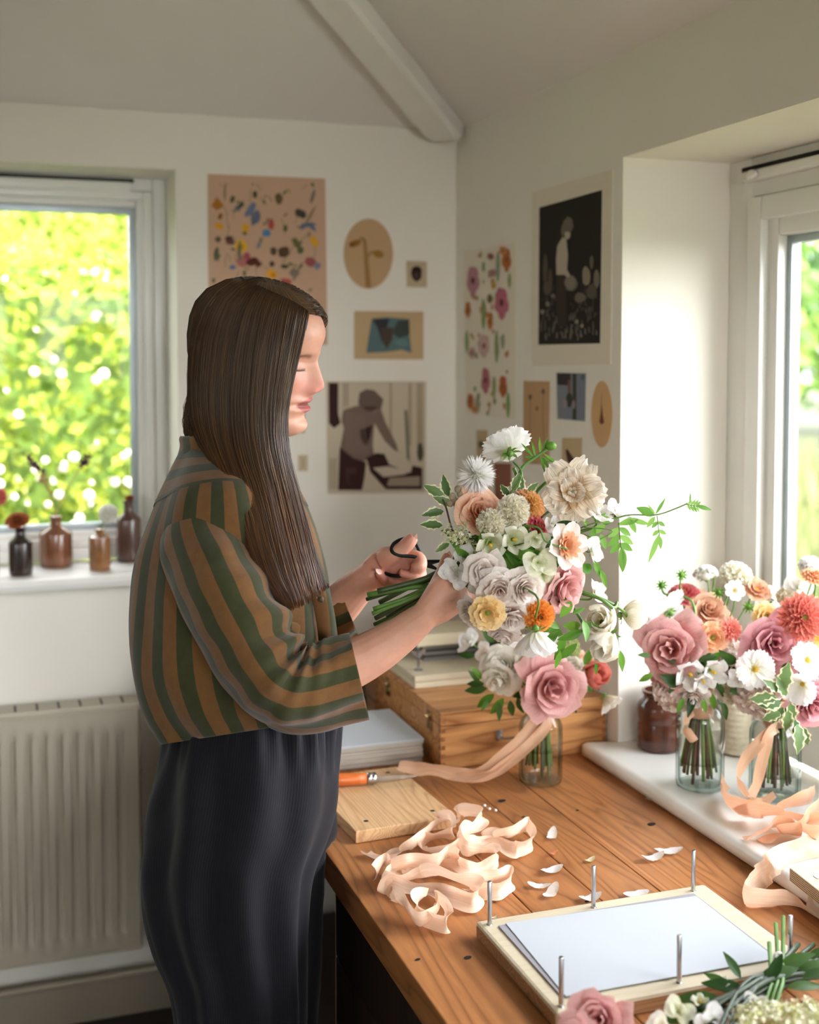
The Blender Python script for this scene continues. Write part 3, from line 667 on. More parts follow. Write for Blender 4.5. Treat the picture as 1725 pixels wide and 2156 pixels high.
# ---- pearl pin and fallen petals
pin = thing('pearl_pin', 'tiny wire pin with three pearls behind the heap of ribbon', 'pin', PZ(1035, 1706, BT))
MB().tube([PZ(x, y, BT+.003) for x, y in ((1014, 1694), (1030, 1703), (1045, 1706), (1070, 1720))], .0007, 5).build('wire', STEEL, pin)
PEARL = plain('pearl', (240, 236, 228), .2, coat=.5)
for x, y in ((1021, 1696), (1031, 1703), (1044, 1706)): m = MB(); m.ball(PZ(x, y, BT+.0035), .0026, seg=6); m.build('pearl', PEARL, pin)
PET = petal_mat('fallen petal', [(0, (236, 232, 206)), (.4, (246, 244, 238)), (1, (250, 249, 246))], .3)
PETC = petal_mat('cream fallen petal', [(0, (214, 206, 150)), (1, (238, 232, 200))], .3)
PETP = petal_mat('pink fallen petal', [(0, (232, 190, 110)), (1, (226, 140, 130))], .3)
fall = [(1162, 1766, 20, .9, 0, 'upright white petal lying right of the ribbon loop'), (1165, 1801, 13, .3, 2, 'tiny pink and yellow petal below the upright white one'), (1162, 1838, 27, .2, 0, 'curved white petal lying alone above the crumpled pair'), (1136, 1870, 24, -.5, 0, 'crumpled white petal, left of the touching pair'), (1160, 1886, 25, .6, 0, 'crumpled white petal, right of the touching pair'),
        (1375, 1812, 27, .1, 0, 'white petal, lower left of the two by the tallest rear rod'), (1408, 1798, 30, -.2, 0, 'white petal, upper right of the two by the tallest rear rod'), (1243, 1896, 27, .15, 0, 'white petal behind the middle rear rod, touching the press'), (1340, 1887, 29, .0, 0, 'flat white petal half behind the rear edge of the press'),
        (1242, 1815, 15, .4, 1, 'small cream petal beside the top of the middle rod'), (1376, 1686, 20, .1, 1, 'pale greenish petal against the sill edge'), (1042, 1935, 10, .2, 1, 'tiny pale petal at the left rear rod')]
for i, (px, py, rr, rot, mt, lab) in enumerate(fall):
    c = PZ(px, py, BT); sc_ = (c-CAM).dot(FW)/F; r = rr*sc_*1.05; m = MB(); P = []; rp = random.Random(i)
    fl = 1 if mt == 2 else rp.uniform(.5, 1.1)
    for a in range(7):
        t = a/6; row = []
        for b in range(7):
            s = b/6*2-1; w = math.sin(PI*(.08+.84*t))**.6
            x = s*w*r; y = (t-.5)*1.5*r; z = .0012+ r*fl*(.55*(s*w)**2*(1 if i % 2 else .6)+.35*(t-.5)**2) + r*.08*noise.noise((s*2, t*2, i))+r*.05
            if i in (0, 4): z += r*.5*max(0, s*w)
            row.append(c+Vector((x*math.cos(rot)-y*.62*math.sin(rot), x*math.sin(rot)+y*.62*math.cos(rot), max(.0008, z))))
        P.append(row)
    m.grid(P); tag(m.build('fallen_petal', (PET, PETC, PETP)[mt]), lab, 'petal', 'petals fallen on the bench')
# ================================================================ WALL: pictures, radiator, bottles
def flat(c): 
    c = c.lstrip('#'); return plain('ink '+c, c, .85, spec=.2)
class Pic:
    """a sheet of paper pinned flat to a wall, with printed shapes; points are read as (px, py) on that wall"""
    def __init__(s, wall): s.w = wall; s.mb = MB(); s.mats = []; s.k = 0
    def at(s, px, py, off):
        return PY(px, py, YB-off) if s.w == 'b' else PX(px, py, XW-off)
    def mi(s, col):
        mt = flat(col)
        if mt not in s.mats: s.mats.append(mt)
        return s.mats.index(mt)
    def paper(s, pts, col, off=.0015, curl=0):
        f = [s.at(x, y, off) for x, y in pts]; nrm = Vector((0, 1, 0)) if s.w == 'b' else Vector((1, 0, 0)); b = [q+nrm*(off-.0003) for q in f]
        i = s.mi(col); s.mb.poly(f, i); n = len(f)
        for k in range(n): s.mb.poly([f[k], b[k], b[(k+1) % n], f[(k+1) % n]], i)
        s.off = off
    def poly(s, pts, col):
        s.k += 1; s.mb.poly([s.at(x, y, s.off+.00012+.000012*s.k) for x, y in pts], s.mi(col))
    def ell(s, x, y, rx, ry, col, rot=0, n=12, jit=0, rnd=R_):
        c, d = math.cos(rot), math.sin(rot); pts = []
        for k in range(n):
            a = 2*PI*k/n; q = 1+rnd.uniform(-jit, jit); u_, v_ = rx*q*math.cos(a), ry*q*math.sin(a); pts.append((x+u_*c-v_*d, y+u_*d+v_*c))
        s.poly(pts, col)
    def line(s, pts, w, col):
        for (x0, y0), (x1, y1) in zip(pts, pts[1:]):
            l = math.hypot(x1-x0, y1-y0) or 1; nx, ny = -(y1-y0)/l*w/2, (x1-x0)/l*w/2
            s.poly([(x0+nx, y0+ny), (x1+nx, y1+ny), (x1-nx, y1-ny), (x0-nx, y0-ny)], col)
    def done(s, name, label, cat, group=None): return tag(s.mb.build(name, s.mats, smooth=False), label, cat, group)
def ellpts(x, y, rx, ry, n=36, rot=0): return [(x+rx*math.cos(2*PI*k/n)*math.cos(rot)-ry*math.sin(2*PI*k/n)*math.sin(rot), y+rx*math.cos(2*PI*k/n)*math.sin(rot)+ry*math.sin(2*PI*k/n)*math.cos(rot)) for k in range(n)]
rp = random.Random(8)
# pressed-flower poster
p = Pic('b'); p.paper([(437, 366), (685, 376), (690, 726), (440, 722)], 'c7a389')
def zq(x, y): return 420+x/6.16, 350+y/6.16
G1, G2 = '6f7050', '86805a'
for i in range(26):
    x = rp.uniform(455, 665); y = rp.uniform(390, 600); L_ = rp.uniform(15, 45); a = rp.gauss(-1.57, .5)
    L_ = min(L_, y-384); p.line([(x, y), (x+L_*.5*math.cos(a)+rp.uniform(-4, 4), y+L_*.5*math.sin(a)), (max(446, min(676, x+L_*math.cos(a))), y+L_*math.sin(a))], 1.5, rp.choice((G2, '8a8462', '8d7f62')))
for i in range(46):
    x = rp.uniform(450, 668); y = rp.uniform(385, 640); p.ell(x, y, rp.uniform(3, 7), rp.uniform(1.5, 3.5), rp.choice((G1, G2, '5f6648', '8d7f5e')), rp.random()*3, 9, .2, rp)
for x, y, rx, ry, c, r in ((235, 500, 70, 68, 'a8702c', 0), (270, 650, 30, 45, '8a5a30', .3), (255, 775, 65, 40, 'd89c2c', .4), (600, 800, 55, 55, 'd8a030', .3), (590, 870, 30, 30, '77703a', 0), (540, 1040, 85, 85, 'dfae2a', 0), (545, 1045, 30, 30, 'b98a20', 0), (935, 1400, 80, 55, 'dfa42a', .3), (960, 1410, 30, 30, 'c08020', 0), (1490, 975, 40, 75, 'd8a02c', -.5),
                         (665, 560, 50, 115, '6f7a94', .6), (730, 660, 60, 90, '6a6f80', .4), (700, 720, 25, 50, '5d6880', .2), (870, 865, 58, 50, '4f7ca6', 0), (1410, 760, 105, 28, '5d6c88', -.1), (1470, 800, 50, 22, '56698a', .6), (1350, 790, 45, 22, '5d6c88', -.7), (430, 1310, 40, 32, '66749a', 0), (1530, 1290, 45, 45, '808090', 0), (500, 540, 40, 30, '5e6a78', 0), (770, 1020, 25, 50, '7a7f86', .3),
                         (930, 755, 38, 75, 'b0524a', -.1), (560, 1230, 90, 70, 'b07068', -.4), (620, 1170, 45, 50, 'a8505a', 0), (690, 1240, 85, 50, '5a2e28', -.3), (760, 1270, 35, 40, '5f362e', .3), (1440, 1240, 75, 65, '9c5656', .3), (1130, 1500, 75, 50, 'b05450', .3), (390, 950, 55, 45, '5e4038', 0), (400, 990, 60, 30, '6a4a44', 0),
                         (1310, 610, 85, 50, '45443a', .5), (1030, 420, 50, 75, '6b5a38', 0), (720, 365, 28, 48, '4a4a32', 0), (430, 430, 32, 50, '5c5a40', .2), (540, 500, 30, 50, '545440', .4), (1090, 1110, 70, 75, '5a4634', .4), (960, 1100, 40, 50, '5c4c3c', 0), (940, 1265, 35, 35, '544036', 0), (1110, 1300, 50, 28, '4f4a34', 0), (1230, 1380, 65, 60, '857668', 0), (1115, 800, 30, 45, '5f6444', 0), (1260, 1000, 45, 80, '66683e', -.6), (1310, 1090, 40, 50, '5c6440', .4), (1470, 390, 22, 95, '77706c', .25), (1440, 640, 16, 140, '85794e', .5), (330, 330, 14, 120, '85764e', 0), (240, 950, 40, 40, '5c5c44', 0), (220, 1130, 30, 90, '62624a', .2), (520, 1100, 26, 120, '77705a', 0)):
    X_, Y_ = zq(x, y); p.ell(X_, Y_, rx/6.16, ry/6.16, c, r, 14, .16, rp)
p.done('poster_picture', 'large pinkish poster of pressed wild flowers behind the person', 'poster')
# oval daffodil card
p = Pic('b'); p.paper(ellpts(776, 534, 52, 74), 'c0a078')
p.poly([(764, 505), (772, 505), (782, 606), (770, 606)], 'a07c4c'); p.line([(768, 510), (766, 502), (758, 502)], 4, '7d6c44'); p.ell(749, 512, 13, 7, '94682c', -.4); p.ell(741, 515, 6, 6, '86581e'); p.line([(776, 540), (782, 530), (790, 531)], 4, '8a7344'); p.ell(797, 535, 12, 8, '9c7434', .3)
p.done('oval_picture', 'tan oval card with a drooping daffodil on the back wall', 'picture')
p = Pic('b'); p.paper([(856, 549), (899, 551), (899, 605), (857, 604)], 'bca98a'); p.ell(877, 576, 12, 16, '2e2422', 0, 12, .1, rp); p.ell(877, 580, 6, 8, '4a3a32')
p.done('small_picture', 'small square beige card with one dark flower head near the corner', 'picture')
p = Pic('b'); p.paper([(746, 655), (892, 656), (892, 757), (746, 756)], 'c0a67e')
p.poly([(783, 671), (815, 668), (862, 672), (862, 700), (866, 735), (867, 743), (846, 736), (815, 741), (772, 743), (775, 720), (780, 690)], '5b7072'); p.poly([(784, 672), (820, 671), (812, 700), (805, 722), (795, 690)], '38383c'); p.poly([(838, 676), (862, 673), (863, 704), (840, 712), (826, 700)], '434a42'); p.poly([(800, 690), (828, 690), (826, 715), (815, 735), (806, 720)], '4e4238'); p.ell(846, 722, 14, 8, '64807e', .2)
p.done('blue_picture', 'beige card with a ragged dark blue painting under the oval card', 'picture')
# linocut style print of a person working at a table
p = Pic('b'); p.paper([(687, 803), (898, 803), (896, 1038), (690, 1040)], 'c4b6a0')
def zr(x, y): return 660+x/5.75, 780+y/5.75
DK, MD, LT = '3a2422', '786459', 'c4b5a2'
def pz(pts, c): p.poly([zr(*q) for q in pts], c)
pz([(185, 150), (300, 150), (300, 520), (330, 640), (250, 700), (190, 640)], DK)
for x in (360, 400): pz([(x, 150), (x+25, 150), (x+25, 420), (x, 470)], '9c8c78')
for x, w in ((920, 35), (1150, 40), (1250, 80)): pz([(x, 150), (x+w, 150), (x+w, 900), (x, 930)], 'a89880')
pz([(360, 480), (480, 440), (560, 420), (720, 500), (820, 470), (880, 640), (1010, 900), (1030, 990), (970, 960), (860, 850), (740, 640), (720, 900), (740, 1060), (560, 1110), (320, 960), (370, 700), (340, 600)], MD)
pz([(560, 270), (640, 225), (740, 240), (850, 350), (820, 470), (700, 500), (600, 470), (540, 400)], '6c5a50'); pz([(600, 430), (780, 430), (740, 490), (640, 490)], '553c34')
pz([(560, 720), (720, 660), (690, 800), (640, 920), (570, 820)], DK)
for k in range(6): p.line([zr(410+k*38, 500+k*6), zr(400+k*44, 760), zr(440+k*42, 1000)], 1.2, '8f7c6e')
pz([(320, 930), (480, 1060), (640, 1110), (620, 1300), (590, 1450), (300, 1450)], DK); pz([(390, 1180), (520, 1170), (510, 1380), (410, 1380)], '4c322e'); pz([(430, 1250), (510, 1250), (510, 1370), (430, 1370)], DK)
pz([(640, 1060), (760, 1000), (860, 1010), (920, 1140), (1180, 1240), (1200, 1150), (1320, 1180), (1320, 1440), (880, 1440), (690, 1230)], DK)
pz([(720, 1180), (900, 1160), (1190, 1220), (1100, 1260), (850, 1290)], LT); pz([(920, 1300), (1290, 1280), (1290, 1400), (890, 1400)], '9c8a78'); pz([(870, 960), (1010, 1010), (1100, 1130), (960, 1130)], LT)
pz([(1100, 480), (1140, 480), (1170, 1100), (1230, 1180), (1130, 1060)], '7c7260'); p.ell(*zr(1295, 990), 7, 20, '54483c')
for k in range(4): pz([(195+k*24, 1060), (205+k*24, 1060), (205+k*24, 1440), (195+k*24, 1440)], '94846f')
p.done('print_picture', 'brown and cream print of a figure bending over a table on the back wall', 'picture')
p = Pic('b'); p.paper([(600, 866), (642, 866), (642, 912), (600, 912)], 'bfae8e'); p.ell(622, 890, 6, 10, '8a7a58'); p.done('small_picture', 'small blank-looking beige card just under the chin of the person', 'picture')
p = Pic('b'); p.paper([(628, 958), (648, 958), (648, 992), (628, 992)], 'c0ae90'); p.line([(638, 985), (638, 965)], 2, '8d7c5c'); p.done('small_picture', 'sliver of beige card showing between the hair and the figure print', 'picture')
# right-hand wall
p = Pic('r'); p.paper([(976, 528), (1086, 512), (1086, 884), (982, 872)], 'e2dac8')
def zs(x, y): return 970+x/5.39, 500+y/5.39
for i in range(46): p.ell(rp.uniform(984, 1072), rp.uniform(530, 872), rp.uniform(2, 4), rp.uniform(4, 9), rp.choice(('b8794a', 'b08c5a', '8c8a60', 'c09070', '9c7c6c', '96704a')), 0, 8, .2, rp)
for x, y, rx, ry, c in ((260, 330, 20, 60, '84905e'), (260, 870, 26, 180, '8a9660'), (70, 1180, 24, 130, '8c9a68'), (410, 1240, 24, 190, '8c9a68'), (380, 1700, 20, 130, '90985f'), (540, 1900, 24, 160, '8a9c60'), (555, 490, 20, 80, '96a070'), (425, 330, 26, 170, '9aa088'), (190, 1900, 30, 100, '98987a'), (480, 1180, 24, 90, '9c9c80')): p.ell(*zs(x, y), rx/5.39, ry/5.39, c, 0, 10, .1, rp)
for x, y, rx, ry, c in ((140, 490, 70, 190, 'b98490'), (465, 740, 78, 200, 'b86c7c'), (285, 1620, 52, 160, 'b06c72'), (265, 1230, 62, 150, 'c8a8a0'), (130, 1310, 44, 70, 'b89890'), (520, 250, 50, 150, 'b9703e'), (80, 820, 34, 95, 'b06c34'), (335, 950, 34, 110, 'b8783e'), (480, 1690, 44, 140, 'b0623a'), (110, 1860, 40, 100, 'b0683a'), (160, 1950, 40, 50, 'c48a5a'), (340, 215, 40, 45, '9c6864'), (370, 400, 34, 50, 'b08880'), (375, 545, 26, 46, 'c8a050'), (330, 695, 30, 60, '7a6c48'), (480, 150, 46, 60, 'c88a58')):
    for k in range(5): a = k*1.256+.3; p.ell(*zs(x+rx*.45*math.cos(a), y+ry*.45*math.sin(a)), rx*.6/5.39, ry*.5/5.39, c, 0, 9, .15, rp)
    p.ell(*zs(x, y), rx*.32/5.39, ry*.22/5.39, '5e3a2c' if c in ('b98490', 'b86c7c', 'b06c72') else '8a5a36', 0, 9)
p.done('floral_picture', 'tall white picture of pink and orange flowers on the wall by the corner', 'picture')
p = Pic('r'); p.paper([(1120, 405), (1290, 357), (1286, 766), (1120, 771)], 'e0d6c4', .0025)
p.poly([(1136, 437), (1268, 400), (1264, 723), (1134, 726)], '2a2420')
def zt(x, y): return 1120+x/5.39, 380+y/5.39
def pt(pts, c): p.poly([zt(*q) for q in pts], c)
for i in range(120):
    x = rp.uniform(100, 740); y = rp.uniform(1240, 1820); h = rp.uniform(20, 90); g = int(min(120, 45+ (y-1200)*.09+rp.uniform(-10, 25))); pt([(x-9, y), (x+9, y), (x+6, max(1180, y-h)), (x-6, max(1180, y-h))], '%02x%02x%02x' % (g+6, g, g-6))
for x, y, rx, ry in ((155, 1000, 26, 190), (210, 1130, 24, 130), (180, 1220, 50, 80)): p.ell(*zt(x, y), rx/5.39, ry/5.39, '5a4f46', 0, 10, .1, rp)
for x, y, rx, ry, c in ((620, 1090, 46, 115, '93877a'), (735, 1120, 34, 110, '7c7268'), (680, 930, 22, 80, '6c6258'), (550, 1330, 70, 60, '6e655a'), (440, 1170, 85, 95, '6f665c'), (680, 1260, 60, 90, '5c534a'), (120, 1490, 26, 26, '8c8074'), (180, 1400, 26, 30, '84786c'), (510, 1600, 20, 24, '9a8c80'), (570, 1650, 20, 24, '9a8c80'), (240, 1310, 26, 26, '7c7066')): p.ell(*zt(x, y), rx/5.39, ry/5.39, c, 0, 10, .12, rp)
pt([(280, 1060), (380, 1060), (390, 1250), (400, 1660), (290, 1660), (280, 1300)], '3a322c')
pt([(350, 640), (390, 660), (412, 850), (400, 1010), (450, 1100), (430, 1130), (370, 1070), (280, 1070), (275, 900), (290, 740)], 'b3a695'); p.ell(*zt(405, 610), 6.5, 11, 'b0a392'); pt([(360, 460), (410, 405), (460, 440), (475, 530), (440, 590), (390, 580), (340, 640), (330, 560)], '6e655b'); p.ell(*zt(440, 1160), 12, 15, '857a6e', 0, 12, .1, rp)
p.done('photograph', 'black and white photograph of a pale figure among flowers in a white border', 'photograph')
p = Pic('r'); p.paper([(1103, 802), (1157, 803), (1155, 978), (1101, 975)], 'bf9a72')
for x, y in ((1117, 836), (1144, 824)): p.ell(x, y, 4, 6, '6a5a48', 0, 9, .2, rp); p.line([(x, y), (x-1, y+60), (x+3, y+120)], 1.5, '96764e')
p.ell(1131, 860, 3, 5, '8a6a4c'); p.done('card_picture', 'tall brown card with three thin-stemmed flowers above the held bouquet', 'picture')
p = Pic('r'); p.paper([(1172, 785), (1233, 786), (1231, 887), (1174, 882)], '7d828c'); p.poly([(1173, 786), (1202, 786), (1202, 812), (1174, 810)], '3c3634'); p.poly([(1206, 786), (1214, 786), (1214, 884), (1206, 884)], '44443c'); p.poly([(1196, 800), (1202, 800), (1202, 826), (1196, 826)], '7a5454'); p.ell(1199, 842, 7, 16, '3c4036'); p.ell(1190, 850, 5, 10, '94868a'); p.ell(1208, 852, 4, 10, '8e7e80'); p.poly([(1224, 788), (1231, 788), (1231, 800), (1224, 800)], '586a6c')
p.done('colour_photograph', 'small bluish colour photograph under the black and white one', 'photograph')
p = Pic('r'); p.paper(ellpts(1267, 872, 21.5, 70), 'd0a878'); p.poly([(1267, 845), (1270, 875), (1273, 890), (1266, 894), (1262, 888), (1265, 870)], '7a4838'); p.line([(1267, 850), (1267, 830)], 1.2, '9a7350')
p.done('oval_picture', 'narrow tan oval card with one dark red petal beside the window reveal', 'picture')
p = Pic('r'); p.paper([(1003, 905), (1026, 906), (1026, 978), (1005, 976)], 'bca684'); p.ell(1013, 936, 6, 8, '5c5040', 0, 9, .15, rp); p.done('small_picture', 'small narrow tan card under the floral picture by the corner', 'picture')
p = Pic('r'); p.paper([(1184, 922), (1225, 922), (1223, 1000), (1183, 998)], 'c6ad88'); p.poly([(1191, 948), (1195, 945), (1210, 968), (1214, 985), (1203, 985), (1194, 968)], '54342e'); p.done('small_picture', 'small beige card with a dark feather-like petal above the tan flower', 'picture')
p = Pic('r'); p.paper([(1040, 975), (1076, 976), (1076, 1060), (1042, 1058)], '94604a'); p.done('small_picture', 'small russet card half hidden behind the top of the held bouquet', 'picture')

# ---------------------------------------------------------------- radiator under the left window
RAD = plain('radiator enamel', (176, 166, 148), .4, var=.02, scale=4)
ra = thing('radiator', 'white ribbed panel radiator under the left window', 'radiator', (-.35, YB-.07, .2))
x1, z0, z1, yf = .336, .211, .772, YB-.12
m = MB(); pitch = .0335; nr = 40; P0, P1 = [], []
prof = []; x = x1-.03
rows = []
zsn = [z0+.03, z0+.042, z0+.058, z1-.058, z1-.042, z1-.03]; dep = [0, .25, 1, 1, .25, 0]
xs_ = [x1-.002, x1-.024]; dd = [0, 0]
for k in range(nr):
    c = x1-.043-k*pitch
    for o_, dv in ((.0165, 0), (.0095, 0), (.006, 1), (-.006, 1), (-.0095, 0)): xs_.append(c+o_-.0); dd.append(dv)
xs_ += [xs_[-1]-.02]; dd += [0]
zr_ = [z0+.002]+zsn+[z1-.002]; dz_ = [0]+dep+[0]
m.grid([[(xx, yf+.009*dv*q, zz) for xx, dv in zip(xs_, dd)] for zz, q in zip(zr_, dz_)])
xa = xs_[-1]
m.box((xa, yf+.0095, z0), (x1, yf+.018, z1)); m.box((xa, yf+.062, z0), (x1, yf+.070, z1))
m.tube([(xa, yf+.001, z0+.001), (x1, yf+.001, z0+.001), (x1, yf+.001, z1-.001), (xa, yf+.001, z1-.001)], .004, 6)
m.build('panel', RAD, ra, auto=.9)
m = MB(); m.box((xa, yf+.004, z1), (x1+.002, yf+.074, z1+.012), bev=.003)
for k in range(30): m.box((x1-.035-k*.047, yf+.012, z1+.0118), (x1-.031-k*.047, yf+.066, z1+.0128), 1)
m.build('top_grille', [RAD, DARKGAP], ra, auto=.6)
MB().box((x1-.001, yf+.003, z0), (x1+.004, yf+.072, z1), bev=.002).build('side_panel', RAD, ra)
PIPE = plain('painted pipe', (160, 148, 128), .4)
m = MB(); m.tube([(x1+.02, yf+.035, z0+.045), (x1+.045, yf+.035, z0+.04), (x1+.05, yf+.035, z0-.02), (x1+.05, yf+.035, .155), (x1+.045, yf+.04, .135), (x1+.02, yf+.05, .13), (-.7, yf+.05, .125)], .0085, 10); m.build('pipe', PIPE, ra)
m = MB(); m.lathe([(.012, -.022), (.016, -.02), (.016, .012), (.011, .016), (.011, .03)], (x1+.045, yf+.035, z0+.04), 14); m.build('valve', plain('valve', (190, 186, 180), .3, .6), ra)

# ---------------------------------------------------------------- stoneware bottles on the left sill, a flower in each
def glaze(name, c, c2, rough=.22):
    m, nt, b, o = nmat(name); tc = N(nt, 'ShaderNodeTexCoord'); n = noise_n(nt, 26, tc.outputs['Object'], 4, .6); r = ramp(nt, [(.3, lin(c2)), (.7, lin(c))], n.outputs['Fac'])
    nt.links.new(r.outputs[0], b.inputs['Base Color']); b.inputs['Roughness'].default_value = rough; b.inputs['Coat Weight'].default_value = .4; return m
def bottle(name, label, px, r, h, neck_r, shoulder, mat, y, neck_h, lip=.003):
    p0 = PY(px, 1200, y); x = p0.x; z = 1.0702
    t = thing(name, label, 'bottle', (x, y, z), 'stoneware bottles on the left sill')
    prof = [(r*.9, 0), (r*.97, .003), (r, .012), (r, shoulder-.004), (r*.97, shoulder), (neck_r*1.35, shoulder+(h-neck_h-shoulder)*.72), (neck_r*1.02, h-neck_h+.004), (neck_r, h-.008), (neck_r+lip, h-.004), (neck_r+lip, h-.001), (neck_r*.8, h), (neck_r*.72, h-.004), (neck_r*.72, h-.03)]
    m = MB(); m.lathe(prof, (x, y, z), 30, close=True); m.build('body', mat, t, auto=.8); return Vector((x, y, z+h-.012))
G1 = glaze('dark brown glaze', (52, 36, 30), (30, 20, 18)); G2 = glaze('chestnut glaze', (138, 88, 58), (108, 66, 44)); G3 = glaze('honey glaze', (150, 102, 62), (128, 82, 46)); G4 = glaze('plum brown glaze', (94, 66, 56), (70, 46, 40))
b1 = bottle('stoneware_bottle', 'darkest brown stoneware bottle holding a rust flower at the left end of the sill', 44, .0265, .112, .0105, .076, G1, 2.975, .022)
b2 = bottle('stoneware_bottle', 'widest chestnut stoneware bottle, second from the left on the sill', 119, .0385, .122, .0125, .082, G2, 3.065, .024)
b3 = bottle('stoneware_bottle', 'small honey brown stoneware bottle beside a white flower on the sill', 211, .025, .098, .0085, .078, G3, 2.98, .012)
b4 = bottle('stoneware_bottle', 'tallest plum brown stoneware bottle at the right end of the sill', 272, .030, .150, .0115, .106, G4, 3.08, .028)
# ================================================================ FLOWERS
rf = random.Random(77)
def frame(p, facing, spin=None):
    z = (RT*facing[0]+UP*facing[1]-FW*facing[2]).normalized(); x = z.orthogonal().normalized(); x.rotate(Matrix.Rotation(rf.random()*6.28 if spin is None else spin, 3, z)); y = z.cross(x)
    M = Matrix((x, y, z)).transposed().to_4x4(); M.translation = p; return M
def wrap_petal(m, M, az, r0, rt, z0, ht, phi, R, f, mat=0, nu=7, nv=7, curl=.14, ruf=.03, seed=0, tip=.14, belly=.56):
    P = []; sb = math.sin(belly*PI)
    for i in range(nv):
        t = i/(nv-1); row = []
        r = r0+(rt-r0)*min(1.25, math.sin(t*PI*belly)/sb); z = z0+(ht-z0)*t**1.15
        if t > .7: q = ((t-.7)/.3)**2; r += R*curl*f*q; z -= R*curl*.7*f*q
        w = math.sin(PI*(.16+.72*t))**.5 if t > .45 else (.35+.65*t/.45)*math.sin(PI*.484)**.5
        for j in range(nu):
            s = j/(nu-1)*2-1; a = az+phi*w*s; nz = noise.noise((s*1.7+seed, t*2.3, seed*1.7))
            rr = r*(1+.10*s)+R*ruf*nz*(t+.2); zz = z-R*tip*s*s*t+R*ruf*1.2*noise.noise((s*2.2, t*2, seed+9))*t
            row.append(M @ Vector((rr*math.cos(a), rr*math.sin(a), zz)))
        P.append(row)
    m.grid(P, mat)
def flat_petal(m, M, az, r0, L, W, a0, a1, cup=.2, ruf=.03, mat=0, nu=5, nv=6, notch=0, point=0, z0=0, seed=0, wp=(.18, .66), twist=0):
    """a petal leaving the axis at polar angle a0 and ending at a1 (degrees from the flower axis)"""
    ca, sa = math.cos(az), math.sin(az); r, z = r0, z0; P = []; prev = 0
    for i in range(nv):
        t = i/(nv-1); ang = math.radians(a0+(a1-a0)*t)
        if i: r += L/(nv-1)*math.sin(ang); z += L/(nv-1)*math.cos(ang)
        w = W*(math.sin(PI*(wp[0]+wp[1]*t)))**.7*(1-point*t**2.5) if True else W
        row = []; nx, nz_ = -math.cos(ang), math.sin(ang)
        for j in range(nu):
            s = j/(nu-1)*2-1; c_ = cup*W*s*s+ruf*L*noise.noise((s*1.8+seed, t*2, seed*2.3))*(t+.15)
            rad = r+nx*c_; hh = z+nz_*c_; tw = s*w
            if i == nv-1 and notch: rad -= notch*L*(.5-.5*math.cos(s*PI*3)); 
            if i == nv-1: rad -= L*.10*s*s*math.sin(ang); hh -= L*.10*s*s*math.cos(ang)
            hh += twist*s*w
            row.append(M @ Vector((rad*ca-tw*sa, rad*sa+tw*ca, hh)))
        P.append(row)
    m.grid(P, mat)
def center_ball(m, M, r, h, n, mat, size):
    for i in range(n):
        k = (i+.5)/n; a = i*2.399963; q = math.sqrt(k); p = Vector((r*q*math.cos(a), r*q*math.sin(a), h*(1-q*q)))
        b = len(m.v); sz = size*(.8+.4*rf.random())
        for d in ((1, 0, 0), (-.5, .87, 0), (-.5, -.87, 0), (0, 0, 1.3)): m.v.append(M @ (p+Vector(d)*sz)); m.uv.append((.5, k))
        for f in ((0, 1, 3), (1, 2, 3), (2, 0, 3)): m.f.append(tuple(b+q_ for q_ in f)); m.m.append(mat)
def calyx(m, M, r, L, n=7, mat=0, z=0, spread=120):
    m.ball(M @ Vector((0, 0, z-r*.5)), r*.62, mat, 5)
    for k in range(n): flat_petal(m, M, k*6.283/n+rf.random()*.4, r*.35, L*rf.uniform(.8, 1.15), r*.36, 70, spread, .2, .05, mat, 3, 4, 0, .9, z-r*.35, k)
# --- pigment
def pm(name, a, b, c=None, **k): return petal_mat(name, [(0, a), (.45, b), (1, c or b)], **k)
WH = pm('white petal', (238, 238, 214), (248, 247, 242), (250, 249, 246), transl=.45)
CR = pm('cream petal', (226, 220, 176), (244, 238, 214), (248, 244, 228))
IV = pm('ivory petal', (238, 226, 186), (248, 242, 222), (250, 247, 236))
LIL = pm('lilac white petal', (216, 172, 162), (243, 226, 216), (252, 246, 238))
BLU = pm('blush petal', (242, 214, 196), (248, 236, 226), (251, 245, 239))
PEA = pm('peach petal', (246, 176, 128), (249, 192, 152), (251, 212, 184))
PEAD = pm('tan peach petal', (220, 150, 110), (232, 176, 140), (238, 198, 168))
MAU = pm('mauve petal', (178, 88, 110), (210, 136, 146), (228, 172, 174))
MAUL = pm('dusky pink petal', (204, 124, 122), (222, 158, 154), (236, 190, 184))
MAUD = pm('deep mauve petal', (150, 72, 96), (196, 110, 134), (220, 152, 166))
COR = pm('coral petal', (206, 90, 70), (226, 118, 100), (240, 156, 140))
RED = pm('rose red petal', (190, 60, 76), (220, 92, 104), (236, 150, 148))
ORA = pm('orange petal', (206, 96, 20), (236, 136, 44), (244, 168, 80))
YEL = pm('soft yellow petal', (246, 200, 104), (248, 214, 140), (250, 228, 180))
YEP = pm('yellow peach petal', (250, 214, 100), (248, 204, 130), (244, 184, 140))
TAN = petal_mat('tan streaked petal', [(0, (184, 142, 94)), (.30, (212, 178, 130)), (.55, (240, 224, 196)), (1, (249, 243, 230))], .35, .28, vscale=26)
APR = pm('apricot fringe', (240, 150, 90), (246, 180, 130), (250, 206, 170))
GRNW = pm('greenish white petal', (206, 214, 150), (236, 238, 206), (244, 244, 224))
GC = plain('green cup', (96, 132, 52), .6, var=.2, scale=60); YC = plain('yellow stamen', (222, 176, 40), .7, var=.2, scale=200); DKC = plain('dark flower eye', (70, 50, 34), .8); GEY = plain('green flower eye', (150, 160, 60), .7)
